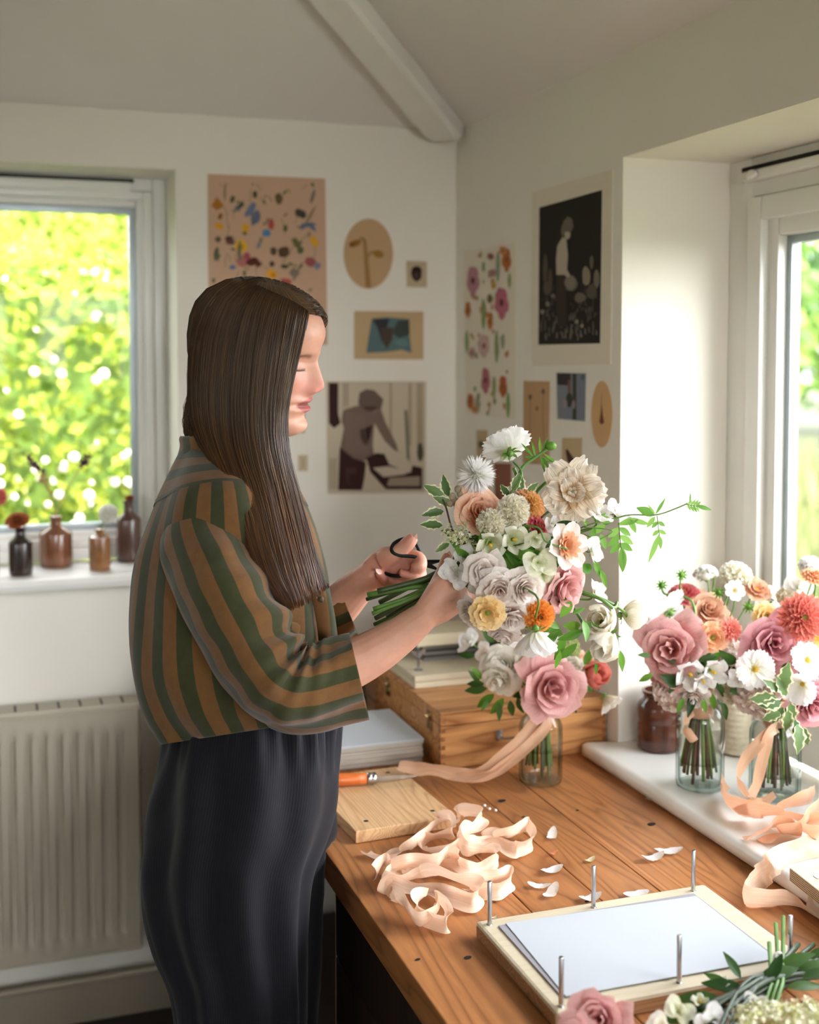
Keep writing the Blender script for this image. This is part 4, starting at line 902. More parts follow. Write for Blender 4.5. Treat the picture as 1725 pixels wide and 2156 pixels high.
STEM = plain('green stem', (88, 124, 50), .5, var=.25, scale=25); STEMD = plain('dark stem', (56, 72, 34), .5, var=.3, scale=25); STEMB = plain('brown twig', (74, 56, 44), .7, var=.2, scale=30)
LEAF = leaf_mat('fresh leaf', (72, 124, 34), (120, 168, 62)); LEAFD = leaf_mat('dark leaf', (40, 70, 30), (72, 104, 44)); VARI = leaf_mat('variegated leaf', (70, 100, 58), (112, 138, 84), (232, 226, 184)); JAS = leaf_mat('jasmine leaf', (112, 164, 66), (150, 196, 96))
BRUN = plain('grey bud', (150, 138, 112), .85, var=.2, scale=300); ELD = plain('tiny cream blossom', (232, 228, 196), .8); ELDG = plain('tiny green blossom', (196, 200, 128), .8)

def rose(M, R, mats, n=24, opn=1., curl=.20, ruf=.07):
    m = MB(); 
    for k in range(n):
        f = k/(n-1); az = k*2.399+rf.uniform(-.3, .3)
        rt = R*(.10+.86*f**.8)*rf.uniform(.94, 1.05); ht = R*(.52-.58*opn*f**1.25)*1+rf.uniform(-.04, .04)*R
        wrap_petal(m, M, az, R*.06, rt, -R*.5*(.5+.5*f), ht, 1.75-1.0*f, R, f, 0, 7, 7, curl, ruf, k*3.1+rf.random()*9)
    if len(mats) > 1: calyx(m, M, R*.22, R*.5, 5, 1, -R*.45)
    return m
def globe(M, R, n=11, closed=.75):
    m = MB()
    for k in range(n):
        f = k/(n-1); rt = R*(.35+.6*f); wrap_petal(m, M, k*2.399+rf.random()*.3, R*.1, rt*closed, -R*.8, R*(.75-.25*f), 1.5-.6*f, R, f, 0, 7, 8, .05, .05, k*2.7, .22, .72)
    calyx(m, M, R*.3, R*.5, 5, 1, -R*.75); return m
def bell(M, R):
    m = MB()
    for k in range(5): wrap_petal(m, M, k*1.2566, R*.12, R*.82, -R*1.1, R*.35, .72, R, 1, 0, 7, 8, .30, .03, k, .3, .5)
    P = [[M @ Vector((r*math.cos(a*.5236), r*math.sin(a*.5236), z)) for a in range(12)] for r, z in ((R*.14, -R*1.1), (R*.55, -R*.9), (R*.74, -R*.45), (R*.80, -R*.05))]
    m.grid(P, 0, True); m.tube([M @ Vector((0, 0, -R*1.0)), M @ Vector((0, 0, -R*.1))], [R*.08, R*.13], 6, 2); calyx(m, M, R*.32, R*.6, 5, 1, -R*1.05); return m
def cosmos(M, R, n=8, layers=1, up=80, notch=.10, eye=.2, ecol=2, cal=True, cup=.14, wide=.40):
    m = MB()
    for l in range(layers):
        for k in range(n): flat_petal(m, M, (k+l*.5)*6.283/n+rf.uniform(-.08, .08), R*.08, R*(1-.16*l)*rf.uniform(.92, 1.04), R*wide, up-14*l, up+12-22*l+rf.uniform(-9, 9), cup, .10, 0, 7, 7, notch, 0, l*R*.03, k*2.2+l*7, (.10, .68))
    if eye: center_ball(m, M, R*eye, R*eye*.55, 60, ecol, R*.035)
    if cal: calyx(m, M, R*.2, R*.36, 8, 1, -R*.02)
    return m
def pompom(M, R, n=150, L=.42, W=.13, notch=.2, polar=1.75, cal=True, jit=.12):
    m = MB(); Rc = R*(1-L*.75)
    for i in range(n):
        k = (i+.5)/n; th = polar*k**.6; a = i*2.399963
        d = Vector((math.sin(th)*math.cos(a), math.sin(th)*math.sin(a), math.cos(th)*.8))
        q = M.to_3x3() @ Matrix.Rotation(a, 3, 'Z') @ Matrix.Rotation(th+rf.gauss(0, jit), 3, 'Y'); A = q.to_4x4(); A.translation = M @ (d*Rc*.9)
        s = .55+.6*k; flat_petal(m, A, rf.random()*6.28, 0, R*L*s, R*W*s, 8, 45, .3, .1, 0, 3, 3, notch, 0, 0, i*.7)
    if cal: calyx(m, M, R*.3, R*.5, 7, 1, -R*.35)
    m.ball(M @ Vector((0, 0, -R*.05)), R*.55, 0, 6); return m
def dahlia(M, R, rings=7, point=.55, W=.17, eye=1, depth=.5, cup=.5):
    m = MB(); 
    for r in range(rings):
        f = r/(rings-1); n = int(7+12*f)
        for k in range(n):
            flat_petal(m, M, (k+.5*(r % 2))*6.283/n+rf.uniform(-.1, .1), R*(.06+.30*f), R*(.26+.40*f), R*W*(.7+.5*f), 18+62*f, 40+64*f, cup, .06, 0, 5, 5, 0, point, R*depth*(.42-.62*f), r*9+k, (.22, .6))
    if eye: center_ball(m, M @ Matrix.Translation((0, 0, R*depth*.45)), R*.16, R*.1, 34, 2, R*.035)
    m.ball(M @ Vector((0, 0, -R*.05)), R*.30, 0, 5); calyx(m, M, R*.26, R*.4, 7, 1, -R*.25); return m
def fuzzy(M, R, n=620):
    m = MB(); m.ball(M @ Vector((0, 0, 0)), R*.34, 0, 6)
    for i in range(n):
        th = 2.2*((i+.5)/n)**.62; a = i*2.399963; d = Vector((math.sin(th)*math.cos(a), math.sin(th)*math.sin(a), math.cos(th))).normalized(); d2 = (d+Vector((rf.gauss(0, .12), rf.gauss(0, .12), -.25*math.sin(th)))).normalized()
        L = R*rf.uniform(.82, 1.05); t = d2.orthogonal().normalized()*R*.030
        m.poly([M @ (d*R*.3-t), M @ (d*R*.3+t), M @ (d2*L*.7+t*.9), M @ (d2*L), M @ (d2*L*.7-t*.9)], 0, [(0, 0), (1, 0), (1, .7), (.5, 1), (0, .7)])
    calyx(m, M, R*.22, R*.3, 7, 1, -R*.3); return m
def frilled(M, R):
    m = MB()
    for l in range(3):
        for k in range(8-l): flat_petal(m, M, (k+.5*l)*6.283/(8-l), R*.1, R*(.92-.2*l), R*(.40-.06*l), 74-18*l, 90-30*l, .2, .14, 0, 7, 6, .05, 0, R*.03*l, k*1.7+l*5, (.12, .7))
    for k in range(16): flat_petal(m, M, k*.393, R*.12, R*.34, R*.08, 30, 60, .4, .2, 0, 3, 4, 0, .3, R*.06, k)
    center_ball(m, M @ Matrix.Translation((0, 0, R*.12)), R*.13, R*.12, 40, 2, R*.035); calyx(m, M, R*.2, R*.35, 5, 1); return m
def sweetpea(M, R):
    m = MB()
    for k, (az, L, W, a0, a1) in enumerate(((0, 1, .75, 50, 105), (3.4, .95, .72, 40, 95), (1.7, .62, .42, 15, 50), (4.6, .7, .5, 20, 70), (.9, .6, .4, 5, 35))): flat_petal(m, M, az+rf.uniform(-.3, .3), R*.03, R*L, R*W, a0, a1, .25, .24, 0, 9, 7, 0, 0, -R*.2, k*3.3+rf.random()*20, (.08, .72))
    calyx(m, M, R*.16, R*.35, 5, 1, -R*.2); return m
def column(M, R):
    m = MB(); rr = random.Random(3)
    for l, (n, L, a0, a1) in enumerate(((5, 1.0, 70, 108), (5, .85, 52, 84), (3, .45, 30, 60))):
        for k in range(n): flat_petal(m, M, (k+.45*l)*6.283/n+rr.uniform(-.15, .15), R*.05, R*L*rr.uniform(.85, 1.1), R*(.46-.08*l), a0+rr.uniform(-8, 8), a1+rr.uniform(-14, 14), .25, .30, 0, 9, 8, .06, .25, R*.04*l, k*4.1+l*11, (.12, .68))
    for k in range(5): m.ball(M @ Vector((R*.1*math.cos(k*1.25), R*.1*math.sin(k*1.25), R*.14)), R*.08, 0, 5)
    calyx(m, M, R*.15, R*.3, 5, 1, -R*.05); return m
def fringe_daff(M, R):
    m = MB()
    for k in range(6): flat_petal(m, M, k*1.047, R*.08, R, R*.42, 60, 78, .22, .14, 0, 7, 7, 0, .25, 0, k*2.9, (.12, .68))
    for l in range(3):
        for k in range(12): flat_petal(m, M, k*.5236+l*.2, R*.10, R*(.62-.12*l), R*.13, 42-10*l, 60-18*l, .3, .2, 2, 3, 5, 0, .2, R*.05, k+l*13, (.2, .6))
    calyx(m, M, R*.18, R*.3, 5, 1); return m
def leaf(m, base, d, nrm, L, W, mat=0, bend=.25, fold=.18, nu=5, nv=7, ruf=.02, serr=0):
    d = Vector(d).normalized(); s = d.cross(nrm); s = s.normalized() if s.length > .01 else d.orthogonal().normalized(); nn = s.cross(d).normalized(); P = []; sd = rf.random()*30
    for i in range(nv):
        t = i/(nv-1); c = Vector(base)+d*L*t-nn*L*bend*t*t; w = W*.5*max(.03, math.sin(PI*min(1, .04+.93*t**.85)))
        P.append([c+s*w*q*(1+serr*((i % 2)-.5)*abs(q)**3)+nn*(abs(q)*w*fold+ruf*L*noise.noise((q*2+sd, t*3, sd))) for q in [j/(nu-1)*2-1 for j in range(nu)]])
    m.grid(P, mat)
def blossoms(m, c, spread, n, size, mats, rr, M3=None):
    for i in range(n):
        p = Vector(c)+Vector((rr.gauss(0, spread[0]), rr.gauss(0, spread[1]), rr.gauss(0, spread[2]))); nn = (p-Vector(c)+Vector((0, 0, spread[2]))).normalized() if i else Vector((0, 0, 1)); t = nn.orthogonal().normalized(); b_ = nn.cross(t); s = size*rr.uniform(.6, 1.2)
        for k in range(4):
            a = k*1.571+rr.random(); d = t*math.cos(a)+b_*math.sin(a); e_ = nn.cross(d); m.poly([p, p+d*s*.6+e_*s*.35, p+d*s+nn*s*.2, p+d*s*.6-e_*s*.35], mats[i % len(mats)], [(.5, 0), (0, .6), (.5, 1), (1, .6)])
KIND = dict(
 rose=lambda M, R: rose(M, R, [0, 1], 17, 1.0, .30, .12), globe=globe, bell=bell, cosmos=lambda M, R: cosmos(M, R), cosmos2=lambda M, R: cosmos(M, R, 8, 3, 64, .12, .12), cosmosd=lambda M, R: cosmos(M, R, 8, 1, 40, .06, .1, cup=.06, wide=.40),
 daisy=lambda M, R: cosmos(M, R, 8, 1, 84, .08, .27, wide=.33), scabiosa=lambda M, R: pompom(M, R, 190), pompom=lambda M, R: pompom(M, R, 210, .5, .17, .1, 1.9), zinnia=lambda M, R: dahlia(M, R, 5, .1, .19, 1, .5, .4), dahlia=lambda M, R: dahlia(M, R, 8, .45, .15), strawflower=lambda M, R: dahlia(M, R, 6, .6, .16, 1, .7),
 fuzzy=fuzzy, frilled=frilled, sweetpea=sweetpea, column=column, fringe=fringe_daff, gerbera=lambda M, R: dahlia(M, R, 4, .3, .12, 1, .25, .2), peony=lambda M, R: rose(M, R, [0, 1], 21, 1.05, .26, .10), hydrangea=lambda M, R: pompom(M, R, 120, .34, .24, .06, 2.0, jit=.3))
PARTNAME = dict(rose='rose', globe='ranunculus', bell='bellflower', cosmos='cosmos', cosmos2='cosmos', cosmosd='cosmos', daisy='daisy', scabiosa='scabiosa', pompom='pompom_flower', zinnia='zinnia', dahlia='dahlia', strawflower='strawflower', fuzzy='cornflower', frilled='frilled_daffodil', sweetpea='sweet_pea', column='tulip', fringe='double_daffodil', gerbera='gerbera', peony='rose', hydrangea='hydrangea')
def flower(parent, kind, px, py, rpx, depth, facing, mat, eye=None, lab=None, spin=None):
    p = D(px, py, depth); R = rpx*depth/F; M = frame(p, facing, spin); m = KIND[kind](M, R)
    eye = eye or (APR if kind == 'fringe' else YC)
    sub = {}
    for i, (f, k) in enumerate(zip(m.f, m.m)):
        if (k == 2) or (k == 1 and kind in ('cosmos2', 'cosmosd', 'sweetpea', 'globe', 'fuzzy', 'bell', 'scabiosa')): sub.setdefault(k, []).append(f)
    keep = [(f, k) for f, k in zip(m.f, m.m) if not (k in sub and (k == 2 or sub.get(k)))]
    m.f = [f for f, k in keep]; m.m = [k for f, k in keep]; allv, alluv = m.v, m.uv
    def compact(q):
        used = sorted({i for f in q.f for i in f}); ix = {a: b for b, a in enumerate(used)}; q.v = [allv[i] for i in used]; q.uv = [alluv[i] for i in used]; q.f = [tuple(ix[i] for i in f) for f in q.f]; return q
    o = compact(m).build(PARTNAME[kind], [mat, GC, eye], parent)
    for k, fs in sub.items():
        q = MB(); q.f = fs; q.m = [0]*len(fs); compact(q).build('flower_center' if k == 2 else 'calyx', GC if k == 1 else eye, o)
    if lab: o['label'] = lab
    return p, M, R
def stems_to(m, p, M, R, tie, r=.0016, mat=0):
    z = M.to_3x3() @ Vector((0, 0, 1)); a = p-z*R*.5; b = p-z*max(R*1.3, .03); mid = (b+tie)/2+Vector((0, 0, .006))
    m.tube(cat_spline([tuple(a), tuple(b), tuple(mid), tuple(tie)], 5), r, 6, mat)
def pinnate(m, base, tip, n, L, W, mat=0, stem=1, droop=None, r=.0009, nrm=None):
    base, tip = Vector(base), Vector(tip); ax = (tip-base); sag = Vector(droop or (0, 0, 0)); pts = [base.lerp(tip, t)+sag*math.sin(t*PI) for t in [k/8 for k in range(9)]]
    m.tube(pts, r, 5, stem); nn = nrm or -FW
    for k in range(n):
        t = (k+.7)/(n+.4); q = base.lerp(tip, t)+sag*math.sin(t*PI); s = ax.cross(nn).normalized()
        for sgn in (-1, 1): leaf(m, q, (ax.normalized()*.7+s*sgn*.9), nn+Vector((rf.gauss(0, .15), rf.gauss(0, .15), rf.gauss(0, .15))), L*(.75+.35*math.sin(t*PI)), W, mat, .12)
    leaf(m, tip, ax, nn, L*1.6, W*1.1, mat, .15)

# ---------------------------------------------------------------- the bouquet being made, held in the right hand
BD = 1.73
tie = D(952, 1212, 1.752)
bq = thing('bouquet', 'large mixed bouquet of cream, peach and white flowers held over the bench', 'bouquet', tie)
held = [
 ('cosmos2', 1072, 950, 60, 1.76, (-.22, .62, -.55), WH, None), ('fuzzy', 1003, 1000, 45, 1.72, (-.1, .35, .8), WH, None), ('peony', 1012, 1076, 50, 1.71, (.1, .35, .9), PEA, None), ('scabiosa', 1082, 1075, 37, 1.68, (.15, .3, .9), CR, None), ('scabiosa', 1035, 1102, 33, 1.67, (-.2, -.1, 1), CR, None),
 ('strawflower', 1120, 1060, 40, 1.72, (.5, .5, .6), YEP, YC), ('pompom', 1088, 1038, 26, 1.74, (0, .9, .3), BLU, None), ('zinnia', 1133, 1112, 36, 1.71, (.7, .35, .45), RED, None), ('column', 1203, 1036, 74, 1.71, (.05, .1, 1), TAN, None),
 ('sweetpea', 1262, 1078, 40, 1.73, (.3, .7, .5), WH, None), ('sweetpea', 1303, 1082, 34, 1.74, (.6, .5, .4), WH, None), ('bell', 1034, 1150, 27, 1.655, (.0, -.15, 1), GRNW, YC), ('bell', 1087, 1136, 27, 1.655, (.2, .1, 1), GRNW, YC), ('sweetpea', 1128, 1136, 30, 1.665, (.3, -.3, 1), GRNW, None),
 ('sweetpea', 958, 1205, 36, 1.69, (-.5, -.1, .9), WH, None), ('sweetpea', 985, 1175, 32, 1.68, (-.4, .3, .9), WH, None), ('peony', 1022, 1203, 41, 1.64, (-.1, .1, 1), LIL, None), ('peony', 1054, 1245, 45, 1.625, (.0, -.15, 1), LIL, None), ('peony', 1108, 1240, 43, 1.625, (.35, -.15, 1), LIL, None),
 ('sweetpea', 1135, 1184, 40, 1.63, (.2, .3, 1), GRNW, None), ('sweetpea', 1145, 1212, 36, 1.64, (.4, -.4, .9), GRNW, None), ('fringe', 1186, 1150, 54, 1.65, (.55, .15, .8), BLU, APR), ('rose', 1192, 1242, 58, 1.66, (.65, -.25, .7), MAUL, None), ('sweetpea', 1213, 1196, 38, 1.70, (.9, .1, .2), CR, None),
 ('sweetpea', 1250, 1160, 30, 1.70, (.7, .1, .6), WH, None), ('frilled', 1027, 1289, 42, 1.61, (-.1, -.2, 1), YEL, GEY), ('peony', 990, 1293, 36, 1.64, (-.6, -.4, .6), LIL, None), ('peony', 1081, 1302, 42, 1.63, (.1, -.6, .8), LIL, None), ('zinnia', 1137, 1298, 35, 1.63, (.2, -.1, 1), ORA, DKC),
 ('cosmosd', 1128, 1330, 62, 1.61, (.02, -.93, -.12), WH, None), ('globe', 1263, 1305, 41, 1.70, (-.25, .25, .8), IV, None), ('globe', 1271, 1357, 43, 1.70, (-.45, -.5, .6), IV, None), ('globe', 1340, 1292, 37, 1.74, (.9, .1, .15), IV, None), ('sweetpea', 1257, 1246, 28, 1.73, (.5, .4, .6), WH, None),
 ('peony', 1060, 1340, 34, 1.67, (-.2, -.8, .5), BLU, None), ('sweetpea', 1165, 1100, 30, 1.70, (.5, .3, .8), WH, None), ('rose', 1160, 1275, 34, 1.66, (.5, -.3, .8), MAUL, None), ('sweetpea', 1010, 1240, 30, 1.66, (-.6, -.2, .7), WH, None),
]
sm_ = MB(); core = D(1085, 1190, 1.70)
for kind, px, py, rr, dep, fc, mat, eye in held:
    p, M, R = flower(bq, kind, px, py, rr, dep, fc, mat, eye)
    if kind not in ('globe',) : stems_to(sm_, p, M, R, tie+rv(rf)*.008, .0015)
def cs(px, py, d): return D(px, py, d)
# long curving stems seen between the flowers
def curve(m, pts, r, mat=0): m.tube(cat_spline([tuple(cs(*q)) for q in pts], 6), r, 7, mat)
curve(sm_, [(1082, 985, 1.75), (1089, 1010, 1.745), (1080, 1045, 1.74), (1060, 1100, 1.75)], .0026); curve(sm_, [(1160, 940, 1.75), (1128, 963, 1.75), (1100, 985, 1.745), (1086, 1030, 1.745), (1080, 1080, 1.75)], .0024)
curve(sm_, [(1205, 1020, 1.76), (1165, 1010, 1.75), (1135, 1030, 1.75), (1120, 1060, 1.76)], .0024); curve(sm_, [(1212, 1060, 1.73), (1170, 1068, 1.71), (1140, 1090, 1.70)], .0016, 1); curve(sm_, [(1100, 1106, 1.645), (1135, 1112, 1.635), (1150, 1140, 1.63), (1195, 1156, 1.63)], .0013, 0)
curve(sm_, [(1300, 1268, 1.72), (1292, 1280, 1.70), (1262, 1260, 1.70), (1215, 1245, 1.72), (1190, 1220, 1.74)], .0024); curve(sm_, [(1322, 1300, 1.735), (1308, 1283, 1.72), (1270, 1262, 1.71), (1205, 1238, 1.73)], .0022); curve(sm_, [(1245, 1345, 1.71), (1215, 1290, 1.72), (1180, 1240, 1.73)], .0022)
# stems below the hand: cut ends fan out towards the person
ends = [(774, 1252), (772, 1262), (784, 1292), (790, 1302), (788, 1315), (795, 1245), (806, 1282), (800, 1268), (822, 1310), (815, 1300), (840, 1300), (868, 1368), (860, 1356), (875, 1350), (786, 1282), (830, 1285)]
for i, (x, y) in enumerate(ends):
    e_ = cs(x, y, 1.775+.025*math.sin(i*2.1)); k = tie+rv(rf)*.011; up_ = cs(1010+rf.uniform(-14, 14), 1180+rf.uniform(-14, 14), 1.74+rf.uniform(-.012, .012))
    sm_.tube(cat_spline([tuple(e_), tuple(e_.lerp(k, .5)+rv(rf)*.004), tuple(k), tuple(up_)], 5), [rf.uniform(.0026, .0042)]*16, 8, i % 2)
sm_.build('stems', [STEM, STEMD, STEMB], bq)
# foliage
m = MB()
for px, py, dx, dy, L in ((925, 1040, -.8, .5, 50), (940, 1030, -.3, 1, 46), (920, 1078, -1, -.1, 46), (918, 1105, -1, .1, 46), (945, 1060, -.6, .3, 44), (935, 1150, -.8, -.4, 34), (1085, 1020, .3, 1, 40), (1065, 1035, -.5, .9, 34), (1095, 1025, .1, 1, 44), (1118, 1030, .6, .7, 34), (950, 1120, -.9, .2, 34)):
    b_ = cs(px+14*(-dx), py+14*dy, 1.73); leaf(m, b_, RT*dx+UP*dy-FW*rf.uniform(-.2, .4), -FW+UP*.4+RT*rf.uniform(-.4, .4), L*1.73/F, L*.52*1.73/F, 0, .2, .25, 7, 9, .05, .35)
m.build('variegated_leaves', VARI, bq)
m = MB()
for k in range(46):
    px, py = rf.choice(((1085, 1185), (1110, 1195), (1150, 1185), (1060, 1170), (1195, 1285), (1210, 1310), (1175, 1330), (1190, 1260), (1000, 1150), (1120, 1155), (1220, 1210)))
    leaf(m, cs(px+rf.gauss(0, 12), py+rf.gauss(0, 12), 1.69+rf.uniform(-.03, .03)), RT*rf.gauss(0, 1)+UP*rf.gauss(0, 1)-FW*.5, -FW+rv(rf)*.5, rf.uniform(.022, .036), rf.uniform(.010, .016), 0, .3)
for k in range(40):
    leaf(m, core+rv(rf)*.05+FW*.01, rv(rf)-FW*.3, -FW+rv(rf)*.5, rf.uniform(.03, .05), rf.uniform(.014, .022), 1, .3)
for px, py, a, L in ((1190, 1335, -1.9, 60), (1215, 1355, -2.4, 56), (1180, 1370, -1.8, 40), (1255, 1395, -1.5, 26), (1306, 1370, -1.4, 46), (1235, 1310, -.4, 36), (1205, 1290, .3, 30), (1250, 1180, -1.1, 44), (1265, 1200, -1.2, 40)):
    leaf(m, cs(px, py, 1.69), RT*math.cos(a)+UP*math.sin(a), -FW+RT*.3, L*1.69/F, L*.34*1.69/F, 0, .15)
m.build('leaves', [LEAF, LEAFD], bq)
# jasmine spray reaching right
m = MB()
main = [(1180, 1130, 1.74), (1240, 1105, 1.72), (1300, 1090, 1.72), (1330, 1084, 1.72), (1382, 1084, 1.72), (1420, 1072, 1.72), (1448, 1060, 1.72)]
m.tube(cat_spline([tuple(cs(*q)) for q in main], 6), .0010, 6, 1)
pinnate(m, cs(1303, 1100, 1.72), cs(1308, 1155, 1.72), 3, .021, .010, r=.0008); leaf(m, cs(1309, 1152, 1.72), -UP+RT*.1, -FW, .034, .012, 0, .1)
pinnate(m, cs(1384, 1086, 1.72), cs(1389, 1128, 1.72), 2, .012, .006, r=.0007); leaf(m, cs(1388, 1125, 1.72), -UP-RT*.35, -FW, .042, .008, 0, .1)
pinnate(m, cs(1444, 1062, 1.72), cs(1470, 1066, 1.72), 4, .010, .0035, r=.0006); leaf(m, cs(1466, 1064, 1.72), RT-UP*.3, -FW, .024, .006)
for px, py, a, L, W in ((1378, 1085, 2.7, 40, 20), (1381, 1082, 1.0, 40, 7), (1380, 1083, 2.2, 26, 5), (1379, 1088, -2.2, 28, 11), (1345, 1093, -2.9, 46, 15), (1325, 1092, -1.1, 34, 14), (1290, 1098, 2.9, 44, 18), (1330, 1095, -.2, 40, 12), (1275, 1105, -2.6, 38, 16), (1252, 1110, -1.8, 34, 13), (1237, 1108, 2.0, 26, 9), (1453, 1058, 1.5, 20, 4), (1240, 1130, -2.2, 34, 14), (1265, 1125, -1.2, 34, 14), (1255, 1100, .8, 30, 10)):
    leaf(m, cs(px, py, 1.72), RT*math.cos(a)+UP*math.sin(a), -FW+RT*rf.uniform(-.3, .3)+UP*.3, L*1.72/F, W*1.72/F, 0, .12)
curve(m, [(1215, 1120, 1.72), (1250, 1135, 1.71), (1262, 1160, 1.71)], .0009, 1); curve(m, [(1230, 1110, 1.71), (1290, 1118, 1.71), (1245, 1145, 1.71)], .0008, 1)
m.build('jasmine_spray', [JAS, STEM], bq)
# cosmos bud with needle leaves; grey buds; tiny cream blossom
m = MB(); bp = cs(1160, 939, 1.75); m.ball(bp, (.0085, .0075, .0065), 0, 8)
for px, py, a, L in ((1125, 963, 2.3, 40), (1128, 962, 1.8, 34), (1138, 955, 1.6, 36), (1142, 952, 1.2, 34), (1145, 955, -.6, 46), (1140, 960, -1.0, 48), (1135, 962, -.3, 40), (1130, 965, 3.0, 26), (1150, 948, .4, 20), (1138, 958, -1.3, 40)): leaf(m, cs(px, py, 1.75), RT*math.cos(a)+UP*math.sin(a), -FW, L*1.75/F, 6*1.75/F, 0, .15)
m.build('flower_bud', [LEAF], bq)
m = MB(); rg = random.Random(9)
for px, py in ((963, 1062), (952, 1045), (970, 1040), (958, 1055), (947, 1060), (975, 1050), (965, 1030)): m.ball(cs(px, py, 1.73), .0055, 0, 7)
m.build('grey_buds', BRUN, bq)
m = MB()
for k in range(24): px = rg.uniform(940, 1010); py = 1120+(px-940)*.45+rg.gauss(0, 12); blossoms(m, cs(px, py, 1.69+rg.gauss(0, .008)), (.005, .005, .005), 12, .0030, (0, 0, 1), rg)
curve(m, [(1010, 1180, 1.71), (985, 1150, 1.70), (955, 1120, 1.70), (940, 1070, 1.72), (930, 1045, 1.73)], .0013, 2); curve(m, [(985, 1150, 1.70), (960, 1140, 1.70), (940, 1110, 1.70)], .001, 2)
m.build('cream_blossom_spray', [ELD, ELDG, STEMB], bq)
# ================================================================ JARS, THEIR BOUQUETS, SILL
GLASS = thin_glass('jar glass', (.72, .84, .80)); WATER = thin_glass('jar water', (.90, .96, .93), refl=.8)
def jar(name, label, c, r, h, sh, nr, wl, group=None):
    t = thing(name, label, 'jar', c, group)
    m = MB(); ou = [(r*.86, .0004), (r*.97, .003), (r, .010), (r, sh-.012), (r*.98, sh-.005), (r*.90, sh+.002), (nr*1.08, sh+.010), (nr, sh+.014), (nr, h-.004), (nr+.003, h-.003), (nr+.003, h), (nr-.001, h)]
    inn = [(nr-.003, h-.004), (nr-.003, sh+.014), (r*.87, sh), (r-.004, sh-.012), (r-.004, .012), (r*.85, .0065), (.002, .0075)]
    m.lathe(ou+inn, c, 40, close=False); m.lathe([(.001, .0005), (r*.86, .0004)], c, 40, close=False); m.build('glass', GLASS, t, auto=1.2)
    m = MB(); m.lathe([(.001, .0085), (r*.84, .0085), (r-.0045, .0135), (r-.0045, wl), (r-.006, wl-.0008), (.001, wl-.0008)], c, 36, close=False); m.build('water', WATER, t, auto=.8); return t
def jar_stems(m, tie, c, r, n, zb, rr, mats=2, rad=(.0018, .0030)):
    for i in range(n):
        a = i*2.4+rr.random(); q = r*rr.uniform(.45, 1.0); e_ = Vector((c.x+q*math.cos(a), c.y+q*math.sin(a), c.z+zb+rr.uniform(0, .018))); k = tie+Vector((math.cos(a)*.009, math.sin(a)*.009, 0)); u_ = tie+Vector((-math.cos(a)*.012, -math.sin(a)*.012, .045))
        m.tube(cat_spline([tuple(e_), tuple(e_.lerp(k, .55)+Vector((math.cos(a), math.sin(a), 0))*.002), tuple(k), tuple(u_)], 4), rr.uniform(*rad), 7, i % mats)
def dress(parent, lst, tie, stems, r=.0015):
    for it in lst:
        kind, px, py, rr, dep, fc, mat = it[:7]; p, M, R = flower(parent, kind, px, py, rr, dep, fc, mat, it[7] if len(it) > 7 else None)
        stems_to(stems, p, M, R, tie+rv(rf)*.008+Vector((0, 0, .01)), r)
def greens(m, spots, depth, mats, Lr=(34, 50), rr=rf, asp=.5, serr=0):
    for px, py, a in spots:
        a += rr.gauss(0, .15); L = rr.uniform(*Lr)*depth/F; leaf(m, D(px, py, depth), RT*math.cos(a)+UP*math.sin(a)-FW*rr.uniform(-.2, .5), -FW+UP*.3+RT*rr.uniform(-.5, .5), L, L*asp, mats[rr.randrange(len(mats))], .25, .22, 5, 8, .03, serr)
def inner_leaves(m, c, rad, n, mat, rr=rf):
    for k in range(n): leaf(m, c+Vector((rr.gauss(0, rad), rr.gauss(0, rad), rr.gauss(0, rad*.5))), rv(rr)-FW*.3, -FW+rv(rr)*.5, rr.uniform(.03, .05), rr.uniform(.014, .022), mat, .3)
def band(parent, tie, r, h, mat, name='ribbon_band'):
    m = MB()
    for k in range(3): m.lathe([(r*.97, -h/2), (r*1.0, -h/2), (r*1.03, -h*.2), (r*1.0+.0006*k, h*.1), (r*1.04, h*.3), (r*1.0, h/2), (r*.96, h/2)], tie+Vector((0, 0, (k-1)*h*.16)), 22, close=False)
    return m.build(name, mat, parent)
rj = random.Random(21)
# ---- jar on the bench
c = Vector((.958, 2.012, BT+.0008)); jar('glass_jar', 'small clear glass jar with a bouquet standing on the bench before the pine case', c, .0395, .148, .112, .027, .062)
tie = c+Vector((0, 0, .135)); b = thing('bouquet', 'cream and dusky pink bouquet in the glass jar on the bench', 'bouquet', tie)
st = MB(); dj = (tie-CAM).dot(FW)
jar_stems(st, c+Vector((0, 0, .122)), c, .030, 16, .014, rj)
dress(b, [('peony', 1060, 1400, 44, dj-.04, (-.3, .2, .9), IV), ('peony', 1126, 1388, 42, dj-.06, (.1, .2, 1), IV), ('peony', 1052, 1436, 38, dj-.05, (-.4, -.4, .8), IV), ('peony', 1095, 1372, 36, dj, (0, .8, .5), LIL), ('rose', 1166, 1448, 66, dj-.09, (.15, .05, 1), MAUL),
 ('globe', 1206, 1402, 28, dj-.03, (.3, .4, .8), IV), ('globe', 1256, 1420, 36, dj-.02, (.5, .2, .8), COR), ('cosmosd', 1275, 1468, 36, dj, (.6, -.7, .4), IV), ('sweetpea', 988, 1352, 30, dj, (-.6, .5, .6), WH), ('hydrangea', 1195, 1362, 30, dj+.01, (.2, .7, .6), petal_mat('pale green floret', [(0, (170, 186, 110)), (1, (214, 218, 160))], .3)), ('sweetpea', 1020, 1372, 24, dj, (-.7, .3, .6), BLU),
 ('bell', 1240, 1390, 22, dj+.02, (.5, .6, .5), PEA, YC), ('sweetpea', 1150, 1355, 32, dj-.02, (.1, .8, .6), WH), ('rose', 1225, 1445, 24, dj+.02, (.6, -.3, .6), BLU)], tie, st)
st.build('stems', [STEM, STEMD], b)
